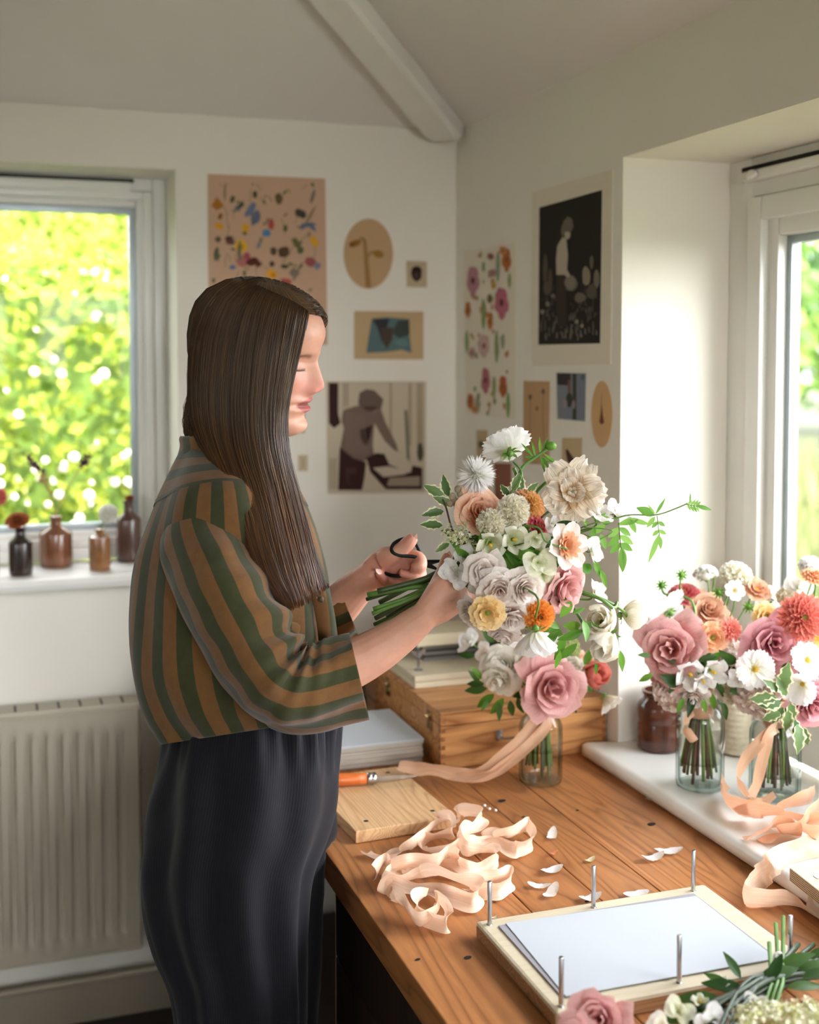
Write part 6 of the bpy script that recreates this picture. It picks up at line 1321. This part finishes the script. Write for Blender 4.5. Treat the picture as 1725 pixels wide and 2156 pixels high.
# skin pigment: lips, brows, lash line, rosier cheeks, finger tips
HMi = (Matrix.Translation(-per.location) @ HM).inverted(); n = len(me2.vertices); co_ = [0.]*(3*n); me2.vertices.foreach_get('co', co_)
ca = me2.color_attributes.new('pigment', 'FLOAT_COLOR', 'POINT'); col = []
base = lin((208, 158, 134)); lipc = lin((172, 98, 92)); brow = lin((104, 74, 56)); lash = lin((84, 58, 48)); rosy = lin((202, 126, 110)); warm = lin((206, 136, 118))
tips = [D(872, 1129, 1.872), D(797, 1204, 1.868), D(840, 1207, 1.862), D(866, 1197, 1.862), D(944, 1167, 1.746), D(990, 1255, 1.745), D(816, 1220, 1.866)]
def mixc(a, b, t): return tuple(a[k]+(b[k]-a[k])*t for k in range(3))
tl_ = [t_-per.location for t_ in tips]
for i in range(n):
    p = Vector(co_[3*i:3*i+3]); c_ = base[:3]; q = HMi @ p
    if abs(q.x) < .2 and abs(q.y) < .1 and -.03 < q.z < .25:
        if q.x > .02:
            ay = abs(q.y)
            k = gs(ay-.038, .016)*gs(q.z-.088, .016)*.55+gs(q.y, .014)*gs(q.z-.08, .012)*.7; c_ = mixc(c_, rosy, min(1, k))
            lw_ = .0235*(1-.0); e_ = ((q.y/.0235)**2+((q.z-.0548)/(.0125 if q.z > .0548 else .0115))**2)
            if e_ < 1.3 and q.x > .06: c_ = mixc(c_, lipc, min(1, max(0, (1.3-e_)*3)))
            c_ = mixc(c_, lash, gs(q.z-.0546, .0009)*.8*(1 if ay < .023 and q.x > .06 else 0))
            bz_ = .1290+.004*math.sin(min(1, max(0, (ay-.012)/.036))*PI)-.002; 
            if .012 < ay < .050: c_ = mixc(c_, brow, gs(q.z-bz_, .0022)*.85*min(1, (ay-.012)/.008)*min(1, (.050-ay)/.01))
            if .018 < ay < .044: c_ = mixc(c_, lash, gs(q.z-(.1092-.0012*gs(ay-.031, .008)), .0011)*.9)
    else:
        for t_ in tl_:
            d2 = (p-t_).length
            if d2 < .035: c_ = mixc(c_, warm, (1-d2/.035)*.8)
    col += [c_[0], c_[1], c_[2], 1]
ca.data.foreach_set('color', col)
SKIN, nt, b_, o_ = nmat('skin'); at = N(nt, 'ShaderNodeAttribute'); at.attribute_name = 'pigment'; tc = N(nt, 'ShaderNodeTexCoord'); nn_ = noise_n(nt, 45, tc.outputs['Object'], 4, .6)
rr_ = ramp(nt, [(.3, (.90, .86, .85, 1)), (.7, (1, 1, 1, 1))], nn_.outputs['Fac']); mx = N(nt, 'ShaderNodeMix', data_type='RGBA', blend_type='MULTIPLY'); mx.inputs[0].default_value = 1
nt.links.new(at.outputs['Color'], mx.inputs[6]); nt.links.new(rr_.outputs[0], mx.inputs[7]); nt.links.new(mx.outputs[2], b_.inputs['Base Color'])
b_.inputs['Roughness'].default_value = .48; b_.inputs['Subsurface Weight'].default_value = .25; b_.inputs['Subsurface Radius'].default_value = (.012, .005, .003); b_.inputs['Subsurface Scale'].default_value = .5; b_.inputs['Specular IOR Level'].default_value = .35
n3 = noise_n(nt, 420, tc.outputs['Object'], 2); bump_n(nt, n3.outputs['Fac'], b_, .12, .0005)
me2.materials.clear(); me2.materials.append(SKIN); body = bpy.data.objects.new('body', me2); C.objects.link(body); body.parent = per
m = MB()                                                                                    # eyelashes and nails
for sg in (1, -1):
    for k in range(14):
        y = sg*(.022+.020*k/13); z = .1090; x = head_pt(math.atan2(y/.069, 1)*1.0, z); 
        th = 0
        for _ in range(30):
            q = head_pt(th, z); th += (y-q.y)*12
        q = head_pt(th, z); a = HM @ q; m.tube([a, HM @ (q+Vector((.0035, sg*.0008, -.0012))), HM @ (q+Vector((.0066, sg*.0018, -.0010)))], [.0002, .00016, .00008], 4)
m.build('eyelashes', plain('lash', (60, 42, 34), .6), per)
m = MB()
for c_, d_, nrm, r in ((D(873, 1130, 1.864), UP+RT*.75, -FW, .0062), (D(945, 1169, 1.739), UP+RT*.25, -FW-RT*.5, .006), (D(798, 1203, 1.860), -RT+UP*.7, -FW+UP*.4, .0048)):
    d_ = d_.normalized(); leaf(m, c_-d_*.006, d_, nrm, .012, r*1.7, 0, -.05, -.2, 5, 5, 0)
m.build('fingernails', plain('nail', (232, 186, 168), .25), per)

# ---- clothes
def cloth(name, c1, c2, period, wob=.0, rough=.85, rib=0, weave=900, var=.12):
    """u of the UV map is in metres across the cloth"""
    m, nt, b, o = nmat(name); L = nt.links; uv = N(nt, 'ShaderNodeUVMap'); sp = N(nt, 'ShaderNodeSeparateXYZ'); L.new(uv.outputs[0], sp.inputs[0]); tc = N(nt, 'ShaderNodeTexCoord')
    n1 = noise_n(nt, 5, tc.outputs['Object'], 2); k = N(nt, 'ShaderNodeMath', operation='MULTIPLY_ADD'); k.inputs[1].default_value = wob; L.new(n1.outputs['Fac'], k.inputs[0]); L.new(sp.outputs[0], k.inputs[2])
    dv = N(nt, 'ShaderNodeMath', operation='DIVIDE'); dv.inputs[1].default_value = period; L.new(k.outputs[0], dv.inputs[0]); fr = N(nt, 'ShaderNodeMath', operation='FRACT'); L.new(dv.outputs[0], fr.inputs[0])
    if rib:
        pg = N(nt, 'ShaderNodeMath', operation='PINGPONG'); pg.inputs[1].default_value = .5; L.new(fr.outputs[0], pg.inputs[0]); r = ramp(nt, [(0, lin(c2)), (.25, lin(c1)), (.5, lin(c1))], pg.outputs[0]); h = pg.outputs[0]
    else:
        r = ramp(nt, [(0, lin(c1)), (.485, lin(c1)), (.515, lin(c2)), (.985, lin(c2)), (1, lin(c1))], fr.outputs[0]); h = None
    n2 = noise_n(nt, 60, tc.outputs['Object'], 5, .7); r2 = ramp(nt, [(.3, (1-var*2, 1-var*2, 1-var*2, 1)), (.7, (1, 1, 1, 1))], n2.outputs['Fac'])
    mx = N(nt, 'ShaderNodeMix', data_type='RGBA', blend_type='MULTIPLY'); mx.inputs[0].default_value = 1; L.new(r.outputs[0], mx.inputs[6]); L.new(r2.outputs[0], mx.inputs[7]); L.new(mx.outputs[2], b.inputs['Base Color'])
    b.inputs['Roughness'].default_value = rough; b.inputs['Sheen Weight'].default_value = .06 if rib else .2; b.inputs['Sheen Roughness'].default_value = .5; b.inputs['Specular IOR Level'].default_value = .2
    if h is None: n4 = noise_n(nt, weave, tc.outputs['Object'], 2); h = n4.outputs['Fac']
    bump_n(nt, h, b, .35 if rib else .2, .0012 if rib else .0006); return m
LINEN = cloth('striped linen', (116, 80, 43), (58, 60, 34), .048, .012)
LINEN2 = cloth('striped linen sleeve', (118, 82, 45), (60, 62, 35), .046, .010)
CORD = cloth('navy corduroy', (22, 21, 27), (7, 7, 10), .0036, 0, .8, 1)
def loft(m, secs, seg=64, rows=6, fold=None, mat=0, uper=None, capb=False, capa=False):
    """secs: (left (px, py), right (px, py), distance of centre, half depth, squareness); u in metres"""
    S = cat_spline([(*a, *b, d, h, e) for a, b, d, h, e in secs], rows); P = []; U = []
    for i, (xl, yl, xr, yr, d, h, e) in enumerate(S):
        row = []; 
        for j in range(seg+1):
            a = 2*PI*j/seg; c, s = math.cos(a), math.sin(a); cc = abs(c)**e*(1 if c > 0 else -1); ss = abs(s)**e*(1 if s > 0 else -1)
            px, py = (xl+xr)/2+(xr-xl)/2*cc, (yl+yr)/2+(yr-yl)/2*cc
            q = D(px, py, d-h*ss); row.append(q)
        P.append(row); ctr = sum(row[:-1], Vector())/seg
        if fold:
            for j in range(seg+1):
                o_ = (row[j]-ctr); l = o_.length; row[j] = row[j]+o_/max(l, 1e-4)*fold(i/(len(S)-1), 2*PI*(j % seg)/seg, row[j])
        row[seg] = row[0].copy()
    ref = P[len(P)//2]; ua = [0]
    for j in range(seg): ua.append(ua[-1]+(ref[j+1]-ref[j]).length)
    tot = ua[-1]
    if uper: ua = [q*(round(tot/uper)*uper/tot) for q in ua]
    m.grid(P, mat, uv=lambda i, j: (ua[j], i*.01)); return P
nz = noise.noise
# trousers
tr = MB()
def pleat(t, a, p):
    front = max(0, math.cos(a)); near = max(0, math.sin(a)); top = max(0, 1-t*5)
    return .014*math.sin(a*26)*top*(.4+front)+.012*math.sin(a*9+3*t)*(.5+.3*t)+.011*nz((p.x*7, p.y*7, p.z*2.2))-.004+.004*nz((p.x*25, p.y*25, p.z*6))
main = [((350, 1500), (702, 1484), 1.875, .128, 1), ((346, 1545), (707, 1530), 1.875, .14, .95), ((334, 1620), (711, 1605), 1.872, .155, .9), ((318, 1700), (709, 1692), 1.862, .160, .9), ((308, 1775), (690, 1768), 1.845, .158, .9), ((303, 1850), (660, 1845), 1.82, .142, .9), ((307, 1935), (648, 1935), 1.80, .125, .9), ((325, 2010), (645, 2010), 1.795, .117, .9), ((352, 2085), (643, 2085), 1.79, .112, .9), ((364, 2156), (641, 2156), 1.79, .11, .9), ((385, 2350), (632, 2350), 1.79, .10, .95), ((405, 2600), (620, 2600), 1.79, .09, 1), ((420, 2890), (610, 2890), 1.79, .085, 1)]
loft(tr, main, 132, 8, pleat)
def legf(t, a, p): return .010*math.sin(a*6+.8)*(.4+.4*t)+.013*nz((p.x*6, p.y*6, p.z*1.8))+.004*nz((p.x*22, p.y*22, p.z*5))
z_far = [((500, 1640), (690, 1640), 1.94, .06, .95), ((470, 1720), (704, 1720), 1.955, .085, .9), ((455, 1790), (701, 1790), 1.965, .10, .9), ((450, 1860), (692, 1860), 1.975, .11, .9), ((445, 1950), (681, 1950), 1.98, .11, .9), ((445, 2050), (671, 2050), 1.98, .105, .9), ((450, 2156), (660, 2156), 1.98, .10, .9), ((465, 2400), (650, 2400), 1.98, .095, .95), ((480, 2700), (645, 2700), 1.98, .085, 1)]
loft(tr, z_far, 80, 7, legf)
for q in tr.v:
    q.z = max(q.z, .035)
    if q.z < .815: q.x = min(q.x, .4985)
tr.build('trousers', CORD, per)
m = MB(); wb = [((351, 1500), (699, 1484), 1.875, .125, 1), ((350, 1520), (703, 1506), 1.875, .131, 1), ((349, 1540), (705, 1526), 1.875, .134, 1)]
loft(m, wb, 160, 4, lambda t, a, p: .0045*math.sin(a*46)+.003*nz((p.x*60, p.y*60, 0))); m.build('waistband', CORD, per)
# shirt
sh = MB()
def bodyf(t, a, p):
    back = max(0, -math.cos(a)); low = t*t
    return .017*nz((p.x*6, p.y*6, p.z*3.0))+.010*nz((p.x*11+p.z*7, p.y*11, p.z*3))+.007*math.sin(a*9+3*t)*(.2+low)+.004*nz((p.x*18, p.y*18, p.z*9))+.010*math.sin(a*5+1)*low
tors = [((383, 925), (505, 935), 1.885, .066, 1), ((372, 945), (535, 955), 1.885, .088, 1), ((352, 985), (585, 990), 1.885, .140, .95), ((330, 1035), (622, 1030), 1.885, .170, .9), ((311, 1095), (648, 1090), 1.885, .182, .88), ((297, 1160), (668, 1150), 1.885, .186, .86), ((287, 1230), (684, 1220), 1.885, .186, .86), ((282, 1300), (690, 1290), 1.885, .184, .86), ((282, 1380), (692, 1370), 1.882, .180, .86), ((289, 1450), (696, 1430), 1.88, .174, .88), ((308, 1512), (702, 1480), 1.878, .164, .9), ((330, 1548), (703, 1502), 1.877, .154, .92), ((345, 1566), (700, 1512), 1.876, .148, .93), ((352, 1562), (694, 1508), 1.876, .140, .93)]
TP = loft(sh, tors, 128, 7, bodyf, 0, .048)
yk = []; yu = [0]                                                                           # yoke over the near shoulder, its stripes running front to back
for i in range(22):
    row = []
    for j in range(2, 63):
        q = 5+i*(.62+.36*(abs(j-32)/30)**1.5); a_ = int(q); r0_, r1_ = TP[a_], TP[a_+1]; p_ = r0_[j].lerp(r1_[j], q-a_); c_ = sum(r0_[:-1], Vector())/128
        row.append(p_+(p_-c_).normalized()*.0016)
    yk.append(row)
for i in range(1, len(yk)): yu.append(yu[-1]+(yk[i][29]-yk[i-1][29]).length)
sh.grid(yk, 0, uv=lambda i, j: (yu[i]*1.05+.010, j*.01))
# near sleeve: along the arm, elbow bent; creases gather inside the bend
def sleeve(m, secs, seg, fold, uper, rows=8, mat=1, hem=True):
    """secs: centre (px, py), half width (px), angle of the cross direction, distance, half depth"""
    S = cat_spline(secs, rows); P = []; n = len(S)
    for i, (x, y, hw, an, d, h) in enumerate(S):
        ca_, sa_ = math.cos(an), math.sin(an); row = [D(x+ca_*hw*math.cos(a), y-sa_*hw*math.cos(a), d-h*math.sin(a)) for a in [2*PI*j/seg for j in range(seg+1)]]; ctr = sum(row[:-1], Vector())/seg
        for j in range(seg+1):
            o_ = row[j]-ctr; row[j] = row[j]+o_.normalized()*fold(i/(n-1), 2*PI*(j % seg)/seg, row[j])
        row[seg] = row[0].copy(); P.append(row)
    ref = P[n//2]; ua = [0]
    for j in range(seg): ua.append(ua[-1]+(ref[j+1]-ref[j]).length)
    k = round(ua[-1]/uper)*uper/ua[-1]; ua = [q*k+.02 for q in ua]
    if hem:                                                                                 # turn the cuff in
        e_ = P[-1]; ctr = sum(e_[:-1], Vector())/seg; P.append([q+(ctr-q)*.05 for q in e_]); b_ = P[-5]; P.append([q+(sum(b_[:-1], Vector())/seg-q)*.10 for q in b_])
    m.grid(P, mat, uv=lambda i, j: (ua[j], i*.01))
def slf(t, a, p):
    inner = max(0, math.cos(a-.2)); el = gs(t-.62, .13); near = max(0, math.sin(a))
    return .011*nz((p.x*7, p.y*7, p.z*7))+.006*nz((p.x*12+p.z*9, p.y*12, p.z*4))+.004*nz((p.x*20, p.y*20, p.z*20))+el*(.010*math.sin(t*75+a*1.5)*(inner*.9+near*.35)-.004*inner)+.004*math.sin(a*6+t*9)*(t > .7)
near_s = [(445, 1000, 22, .75, 1.835, .022), (422, 1018, 46, .72, 1.81, .040), (404, 1050, 66, .62, 1.79, .056), (408, 1105, 80, .48, 1.765, .068), (440, 1180, 92, .42, 1.725, .078), (482, 1270, 100, .45, 1.690, .084), (528, 1358, 100, .52, 1.672, .082), (572, 1425, 98, .80, 1.662, .078), (618, 1452, 92, 1.25, 1.662, .072), (668, 1448, 86, 1.55, 1.668, .066), (715, 1436, 81, 1.72, 1.676, .060), (757, 1424, 79, 1.80, 1.683, .056)]
sleeve(sh, near_s, 80, slf, .046)
far_s = [(500, 1050, 34, .6, 1.97, .03), (525, 1095, 60, .55, 1.99, .055), (560, 1180, 74, .5, 2.0, .07), (610, 1265, 78, .6, 1.985, .07), (655, 1310, 74, 1.1, 1.965, .066), (700, 1312, 66, 1.75, 1.945, .058), (738, 1296, 57, 1.95, 1.93, .05)]
sleeve(sh, far_s, 60, slf, .046)
shirt = sh.build('shirt', [LINEN, LINEN2], per)
m = MB()                                                                                    # collar and front placket
loft(m, [((372, 962), (515, 968), 1.885, .085, 1), ((378, 940), (508, 950), 1.885, .073, 1), ((376, 925), (500, 930), 1.885, .068, 1), ((380, 918), (494, 922), 1.885, .064, 1), ((386, 926), (490, 930), 1.885, .058, 1)], 48, 4, lambda t, a, p: .003*nz((p.x*20, p.y*20, p.z*20)), 0, .048); m.build('collar', LINEN, per)
m = MB(); pts = [(*tuple(D(x, y, d)), 90) for x, y, d in ((640, 1150, 1.78), (668, 1230, 1.775), (682, 1290, 1.775), (690, 1350, 1.78), (694, 1430, 1.785), (690, 1505, 1.80))]
S = cat_spline(pts, 6); P = []
for q in S:
    p = Vector(q[:3]); P.append([p+RT*.013*s+FW*(-.004*(1-s*s)+.006*(s+1)) for s in (-1, -.4, .3, 1)])
m.grid(P, 0, uv=lambda i, j: (.004+.006*j, i*.01)); pk = m.build('placket', LINEN, per); md = pk.modifiers.new('t', 'SOLIDIFY'); md.thickness = .002
m = MB()
for x, y, d in ((676, 1262, 1.770), (688, 1345, 1.774)): m.ball(D(x, y, d), (.0045, .0045, .0045), 0, 6)
m.build('shirt_buttons', plain('horn button', (84, 66, 48), .4), per)

# ---- hair: a shell over the skull and a long fall on the near side, all in strands
HAIR, nt, b_, o_ = nmat('brown hair'); uv = N(nt, 'ShaderNodeUVMap'); mp = N(nt, 'ShaderNodeMapping'); mp.inputs['Scale'].default_value = (1, .0, 1); nt.links.new(uv.outputs[0], mp.inputs[0])
n1 = noise_n(nt, 60, mp.outputs[0], 4, .7); n2 = noise_n(nt, 9, mp.outputs[0], 2)
sp = N(nt, 'ShaderNodeSeparateXYZ'); nt.links.new(uv.outputs[0], sp.inputs[0]); r1 = ramp(nt, [(.34, lin((31, 21, 13))), (.50, lin((68, 48, 29))), (.60, lin((116, 86, 53))), (.70, lin((190, 152, 98)))], n1.outputs['Fac']); r2 = ramp(nt, [(.3, (.7, .66, .62, 1)), (.7, (1.15, 1.1, 1.05, 1))], n2.outputs['Fac'])
tipc = ramp(nt, [(.5, (1, 1, 1, 1)), (1, (1.55, 1.22, 1.08, 1))], sp.outputs[1])                # ends are lighter, redder
mx = N(nt, 'ShaderNodeMix', data_type='RGBA', blend_type='MULTIPLY'); mx.inputs[0].default_value = 1; nt.links.new(r1.outputs[0], mx.inputs[6]); nt.links.new(r2.outputs[0], mx.inputs[7])
mx2 = N(nt, 'ShaderNodeMix', data_type='RGBA', blend_type='MULTIPLY'); mx2.inputs[0].default_value = 1; nt.links.new(mx.outputs[2], mx2.inputs[6]); nt.links.new(tipc.outputs[0], mx2.inputs[7]); nt.links.new(mx2.outputs[2], b_.inputs['Base Color'])
b_.inputs['Roughness'].default_value = .42; b_.inputs['Specular IOR Level'].default_value = .45
hr = random.Random(31)
GU = [  # guides from the parting (first) down to the tips: px, py, distance
 [(508, 582, 1.845), (462, 602, 1.845), (419, 655, 1.85), (398, 740, 1.85), (395, 820, 1.845), (402, 890, 1.835), (432, 955, 1.80), (470, 1030, 1.745), (500, 1110, 1.715), (520, 1180, 1.70), (555, 1235, 1.69), (598, 1272, 1.69)],
 [(520, 592, 1.83), (478, 618, 1.80), (446, 680, 1.785), (432, 760, 1.782), (428, 840, 1.782), (438, 915, 1.775), (466, 985, 1.75), (500, 1060, 1.715), (522, 1130, 1.70), (545, 1200, 1.685), (580, 1250, 1.68), (605, 1284, 1.68)],
 [(542, 600, 1.815), (512, 640, 1.777), (490, 710, 1.766), (480, 790, 1.764), (476, 870, 1.765), (486, 945, 1.755), (510, 1010, 1.735), (535, 1080, 1.71), (552, 1150, 1.69), (572, 1210, 1.675), (596, 1256, 1.672), (610, 1290, 1.672)],
 [(570, 612, 1.805), (550, 650, 1.768), (535, 720, 1.758), (525, 800, 1.757), (522, 880, 1.758), (532, 955, 1.75), (550, 1020, 1.735), (568, 1090, 1.715), (584, 1160, 1.69), (600, 1215, 1.677), (618, 1256, 1.675), (626, 1284, 1.675)],
 [(600, 625, 1.80), (588, 665, 1.768), (576, 730, 1.760), (565, 810, 1.760), (560, 890, 1.762), (568, 960, 1.757), (585, 1030, 1.745), (602, 1100, 1.725), (618, 1165, 1.70), (632, 1215, 1.688), (642, 1250, 1.685), (648, 1274, 1.685)],
 [(628, 640, 1.802), (620, 680, 1.776), (608, 745, 1.770), (594, 825, 1.770), (587, 900, 1.772), (594, 965, 1.768), (612, 1035, 1.757), (630, 1105, 1.738), (644, 1165, 1.715), (655, 1210, 1.703), (662, 1240, 1.70), (666, 1262, 1.70)],
 [(651, 655, 1.812), (644, 692, 1.793), (628, 760, 1.785), (611, 835, 1.785), (605, 900, 1.787), (611, 965, 1.785), (630, 1035, 1.775), (648, 1105, 1.757), (662, 1165, 1.738), (673, 1205, 1.727), (682, 1228, 1.722), (692, 1240, 1.72)]]
from mathutils.bvhtree import BVHTree
def skull(th, z, s): q = head_pt(th, max(-.004, min(.2219, z))); c0_ = Vector((-.005, 0, .12)); return HM @ (c0_+(q-c0_)*s)
pa = [(.083, -.018, .193), (.06, -.022, .2135), (.03, -.025, .2245), (-.005, -.026, .2275), (-.035, -.026, .222)]
def shell_bvh(sc_, world):
    vs = []; fs = []; A, B = 72, 60
    for i in range(B+1):
        for j in range(A): q = skull(2*PI*j/A, .2219*i/B, sc_); vs.append(q if world else HM.inverted() @ q)
    for i in range(B):
        for j in range(A): fs.append((i*A+j, i*A+(j+1) % A, (i+1)*A+(j+1) % A, (i+1)*A+j))
    fs.append(tuple(B*A+j for j in range(A))); return BVHTree.FromPolygons(vs, fs)
skb = shell_bvh(1.0, False); skw = shell_bvh(1.085, True)
GS = []
for g in GU:
    gg = []
    for (x, y, d) in cat_spline(g, 5):
        r_ = ray(x, y); hit = skw.ray_cast(CAM, r_.normalized())
        if hit[0] is not None and y < 880: d = min(d, (hit[0]-CAM).dot(FW)-.002)
        gg.append((x, y, d))
    for _ in range(3): gg = [gg[0]]+[(gg[i][0], gg[i][1], min(gg[i][2], (gg[i-1][2]+2*gg[i][2]+gg[i+1][2])/4)) for i in range(1, len(gg)-1)]+[gg[-1]]
    GS.append(gg)
def guide(u_, k):
    """point on the fall at u_ in 0..1 (back to face) and row k"""
    col_ = [g[k] for g in GS]; x = u_*(len(col_)-1); i = min(int(x), len(col_)-2); t = x-i
    p0, p1, p2, p3 = col_[max(0, i-1)], col_[i], col_[i+1], col_[min(len(col_)-1, i+2)]
    return tuple(.5*(2*b+(c-a)*t+(2*a-5*b+4*c-d)*t*t+(3*b-a-3*c+d)*t**3) for a, b, c, d in zip(p0, p1, p2, p3))
NR = len(GS[0])
hm = MB(); nu = 220; P = []
for k in range(NR):
    v = k/(NR-1); row = []
    for j in range(nu+1):
        u_ = j/nu; x, y, d = guide(u_, k); lock = math.sin(u_*41+3*nz((u_*6, v*1.2, 2)))*.5+.5*nz((u_*70, v*1.5, 7)); d += .0045*lock*(.25+v); x += 3.5*v*nz((u_*22, v*2, 4))
        if v > .80: y -= (v-.80)*150*max(0, nz((u_*14, 1, 1)))+ (v-.8)*60*abs(math.sin(u_*60))
        row.append(D(x, y, d))
    P.append(row)
hm.grid(P, 0, uv=lambda i, j: (j/nu*1.0, i/(NR-1)))
inner = [[q+FW*(.012+.02*math.sin(PI*j/nu)*min(1, i/NR*1.5)) for j, q in enumerate(r)] for i, r in enumerate(P)]
hm.grid(inner, 0, uv=lambda i, j: (j/nu*1.0+.37, i/(NR-1)*.5))
def strand(u_, off, k0=0, k1=None, wob=1., r=.00035):
    k1 = k1 or NR; pts = []; ph = hr.random()*50
    for k in range(k0, k1, 3):
        v = k/(NR-1); x, y, d = guide(min(1, max(0, u_+.02*nz((v*1.3, ph, 0))*wob*v)), k); pts.append(D(x+4*wob*v*nz((v*3, ph, 5)), y, d-off*(.4+v)+.003*nz((v*4, ph, 9))))
    b0 = len(hm.v); hm.tube(pts, [r]*(len(pts)-1)+[r*.3], 3)
    for q in range(b0, len(hm.uv)): hm.uv[q] = (u_*3.7+ph, hm.uv[q][1])
for i in range(1000): strand(hr.random(), hr.uniform(.0005, .005), 0, NR-hr.choice((0, 0, 2, 4, 7, 12)), 1, hr.uniform(.00025, .0005))
for i in range(45): strand(hr.choice((0, 1))+hr.gauss(0, .03), hr.uniform(0, .006), hr.choice((0, 10, 20)), NR, 3., .0002)
hm.build('hair', HAIR, per)
# cap over the skull, with hair combed to the far side and a tuck of hair behind the neck
hc = MB(); P = []
rows = 40; cols = 90
for i in range(rows):
    row = []
    for j in range(cols+1):
        th = math.radians(36)+math.radians(288)*j/cols                                      # leaves the face open
        away = abs(180-math.degrees(th)); zb = .03+.150*max(0, min(1, (away-95)/38))
        z = zb+(.2219-zb)*(i/(rows-1))**.85; row.append(skull(th, z, 1.065+.004*nz((th*5, z*9, 1))))
    P.append(row)
hc.grid(P, 0, uv=lambda i, j: (j/cols*2+.02*i/rows, .2)); hc.poly(P[-1][:-1], 0)
P = []                                                                                      # hairline above the forehead
for i in range(16):
    z = .190+.0319*i/15; P.append([skull(math.radians(-38+76*j/30), z, 1.035+.030*math.sin(PI*.5*i/15)) for j in range(31)])
hc.grid(P, 0, uv=lambda i, j: (i/16*.5+.2, .3)); hc.poly(P[-1])
PS = cat_spline(pa, 40)
for k in range(620):
    s0 = Vector(PS[hr.randrange(len(PS))]); back = .02+.05*hr.random(); tgt = Vector((s0.x-back+(.03 if s0.x > .05 else 0), .080, .10+.05*hr.random()+(.05 if s0.x > .04 else 0))); pts = []; off = hr.uniform(.004, .010); c0_ = Vector((-.005, 0, .12))
    for t in range(10):
        q = s0.lerp(tgt, t/9); dv = (q-c0_).normalized(); l_ = .16; lo_ = c0_.copy(); hit = skb.ray_cast(c0_+dv*.3, -dv)
        if hit[0] is None: continue
        pts.append(HM @ (hit[0]+dv*off*(.35+.65*math.sin(PI*min(1, t/9*.8+.1)))))
    if len(pts) > 3:
        b0 = len(hc.v); hc.tube(pts, [.0006]*(len(pts)-1)+[.0002], 3)
        for q in range(b0, len(hc.uv)): hc.uv[q] = (k*.37, .2)
for k in range(260):                                                                        # strands over the back of the head
    th = math.radians(hr.uniform(95, 262)); pts = []; c0_ = Vector((-.005, 0, .12)); off = hr.uniform(.002, .007)
    for t in range(9): pts.append(skull(th+.10*math.sin(t*.5+k), .2215-.17*(t/8)**1.3, 1.07+off*8*(.3+.1*t)*.5))
    b0 = len(hc.v); hc.tube(pts, [.0006]*8+[.0002], 3)
    for q in range(b0, len(hc.uv)): hc.uv[q] = (k*.29, .2)
bk = [[(404, 800, 1.87), (392, 850, 1.88), (386, 895, 1.885), (396, 930, 1.875), (425, 968, 1.85)], [(420, 800, 1.83), (412, 850, 1.83), (410, 895, 1.825), (428, 940, 1.80), (462, 985, 1.775)]]
B0, B1 = [cat_spline(g, 5) for g in bk]; P = []
for i in range(len(B0)): P.append([D(*(a+(b-a)*j/20 for a, b in zip(B0[i], B1[i]))) + UP*.002*nz((j*.2, i*.1, 3)) for j in range(21)])
hc.grid(P, 0, uv=lambda i, j: (j/20*.6, .3)); hc.grid([[q+FW*.02 for q in r] for r in P], 0, uv=lambda i, j: (j/20*.6+.4, .3))
for k in range(130):
    t = hr.random(); pts = [D(*(a+(b-a)*t for a, b in zip(B0[i], B1[i])))+rv(hr)*.003-FW*.002 for i in range(0, len(B0), 3)]; b0 = len(hc.v); hc.tube(pts, .0004, 3)
    for q in range(b0, len(hc.uv)): hc.uv[q] = (k*.37, .3)
hc.build('hair', HAIR, per)

# ---- the snips in the left hand
sn = thing('scissors', 'black iron florist snips with looped handles in the left hand', 'scissors', D(895, 1187, 1.876)); m = MB()
def sx(pts, r, seg=8): m.tube(cat_spline([tuple(D(*q)) for q in pts], 6), r, seg)
sx([(897, 1190, 1.874), (888, 1178, 1.872), (870, 1172, 1.868), (846, 1170, 1.864), (830, 1165, 1.863), (824, 1156, 1.866), (830, 1144, 1.872), (845, 1136, 1.878), (860, 1134, 1.884), (873, 1141, 1.888), (880, 1153, 1.888), (885, 1166, 1.886)], .0028)
m.build('upper_handle', BLACKM, sn); m = MB()
sx([(893, 1180, 1.876), (886, 1192, 1.874), (880, 1205, 1.868), (866, 1212, 1.860), (846, 1213, 1.858), (824, 1211, 1.860), (812, 1207, 1.868)], .0028)
m.build('lower_handle', BLACKM, sn)
def blade(nm, a, b, w0, w1):
    m = MB(); p0, p1 = D(*a), D(*b); ax_ = (p1-p0); dn = ax_.cross(FW).normalized(); P = []
    for t in [k/8 for k in range(9)]: q = p0+ax_*t; w = w0*(1-t)**.7+.0004; P.append([q+dn*w, q-FW*.0012, q-dn*w*w1, q+FW*.0012])
    m.grid(P, 0, True, capa=True, capb=True); m.build(nm, BLACKM, sn, auto=.5)
blade('upper_blade', (890, 1188, 1.874), (934, 1180, 1.872), .0060, .7); blade('lower_blade', (890, 1186, 1.876), (926, 1201, 1.874), .0058, .7)
m = MB(); m.ball(D(894, 1186, 1.8715), (.0042, .0042, .0042), 0, 7); m.build('rivet', plain('worn brass rivet', (120, 96, 66), .4, 1), sn)
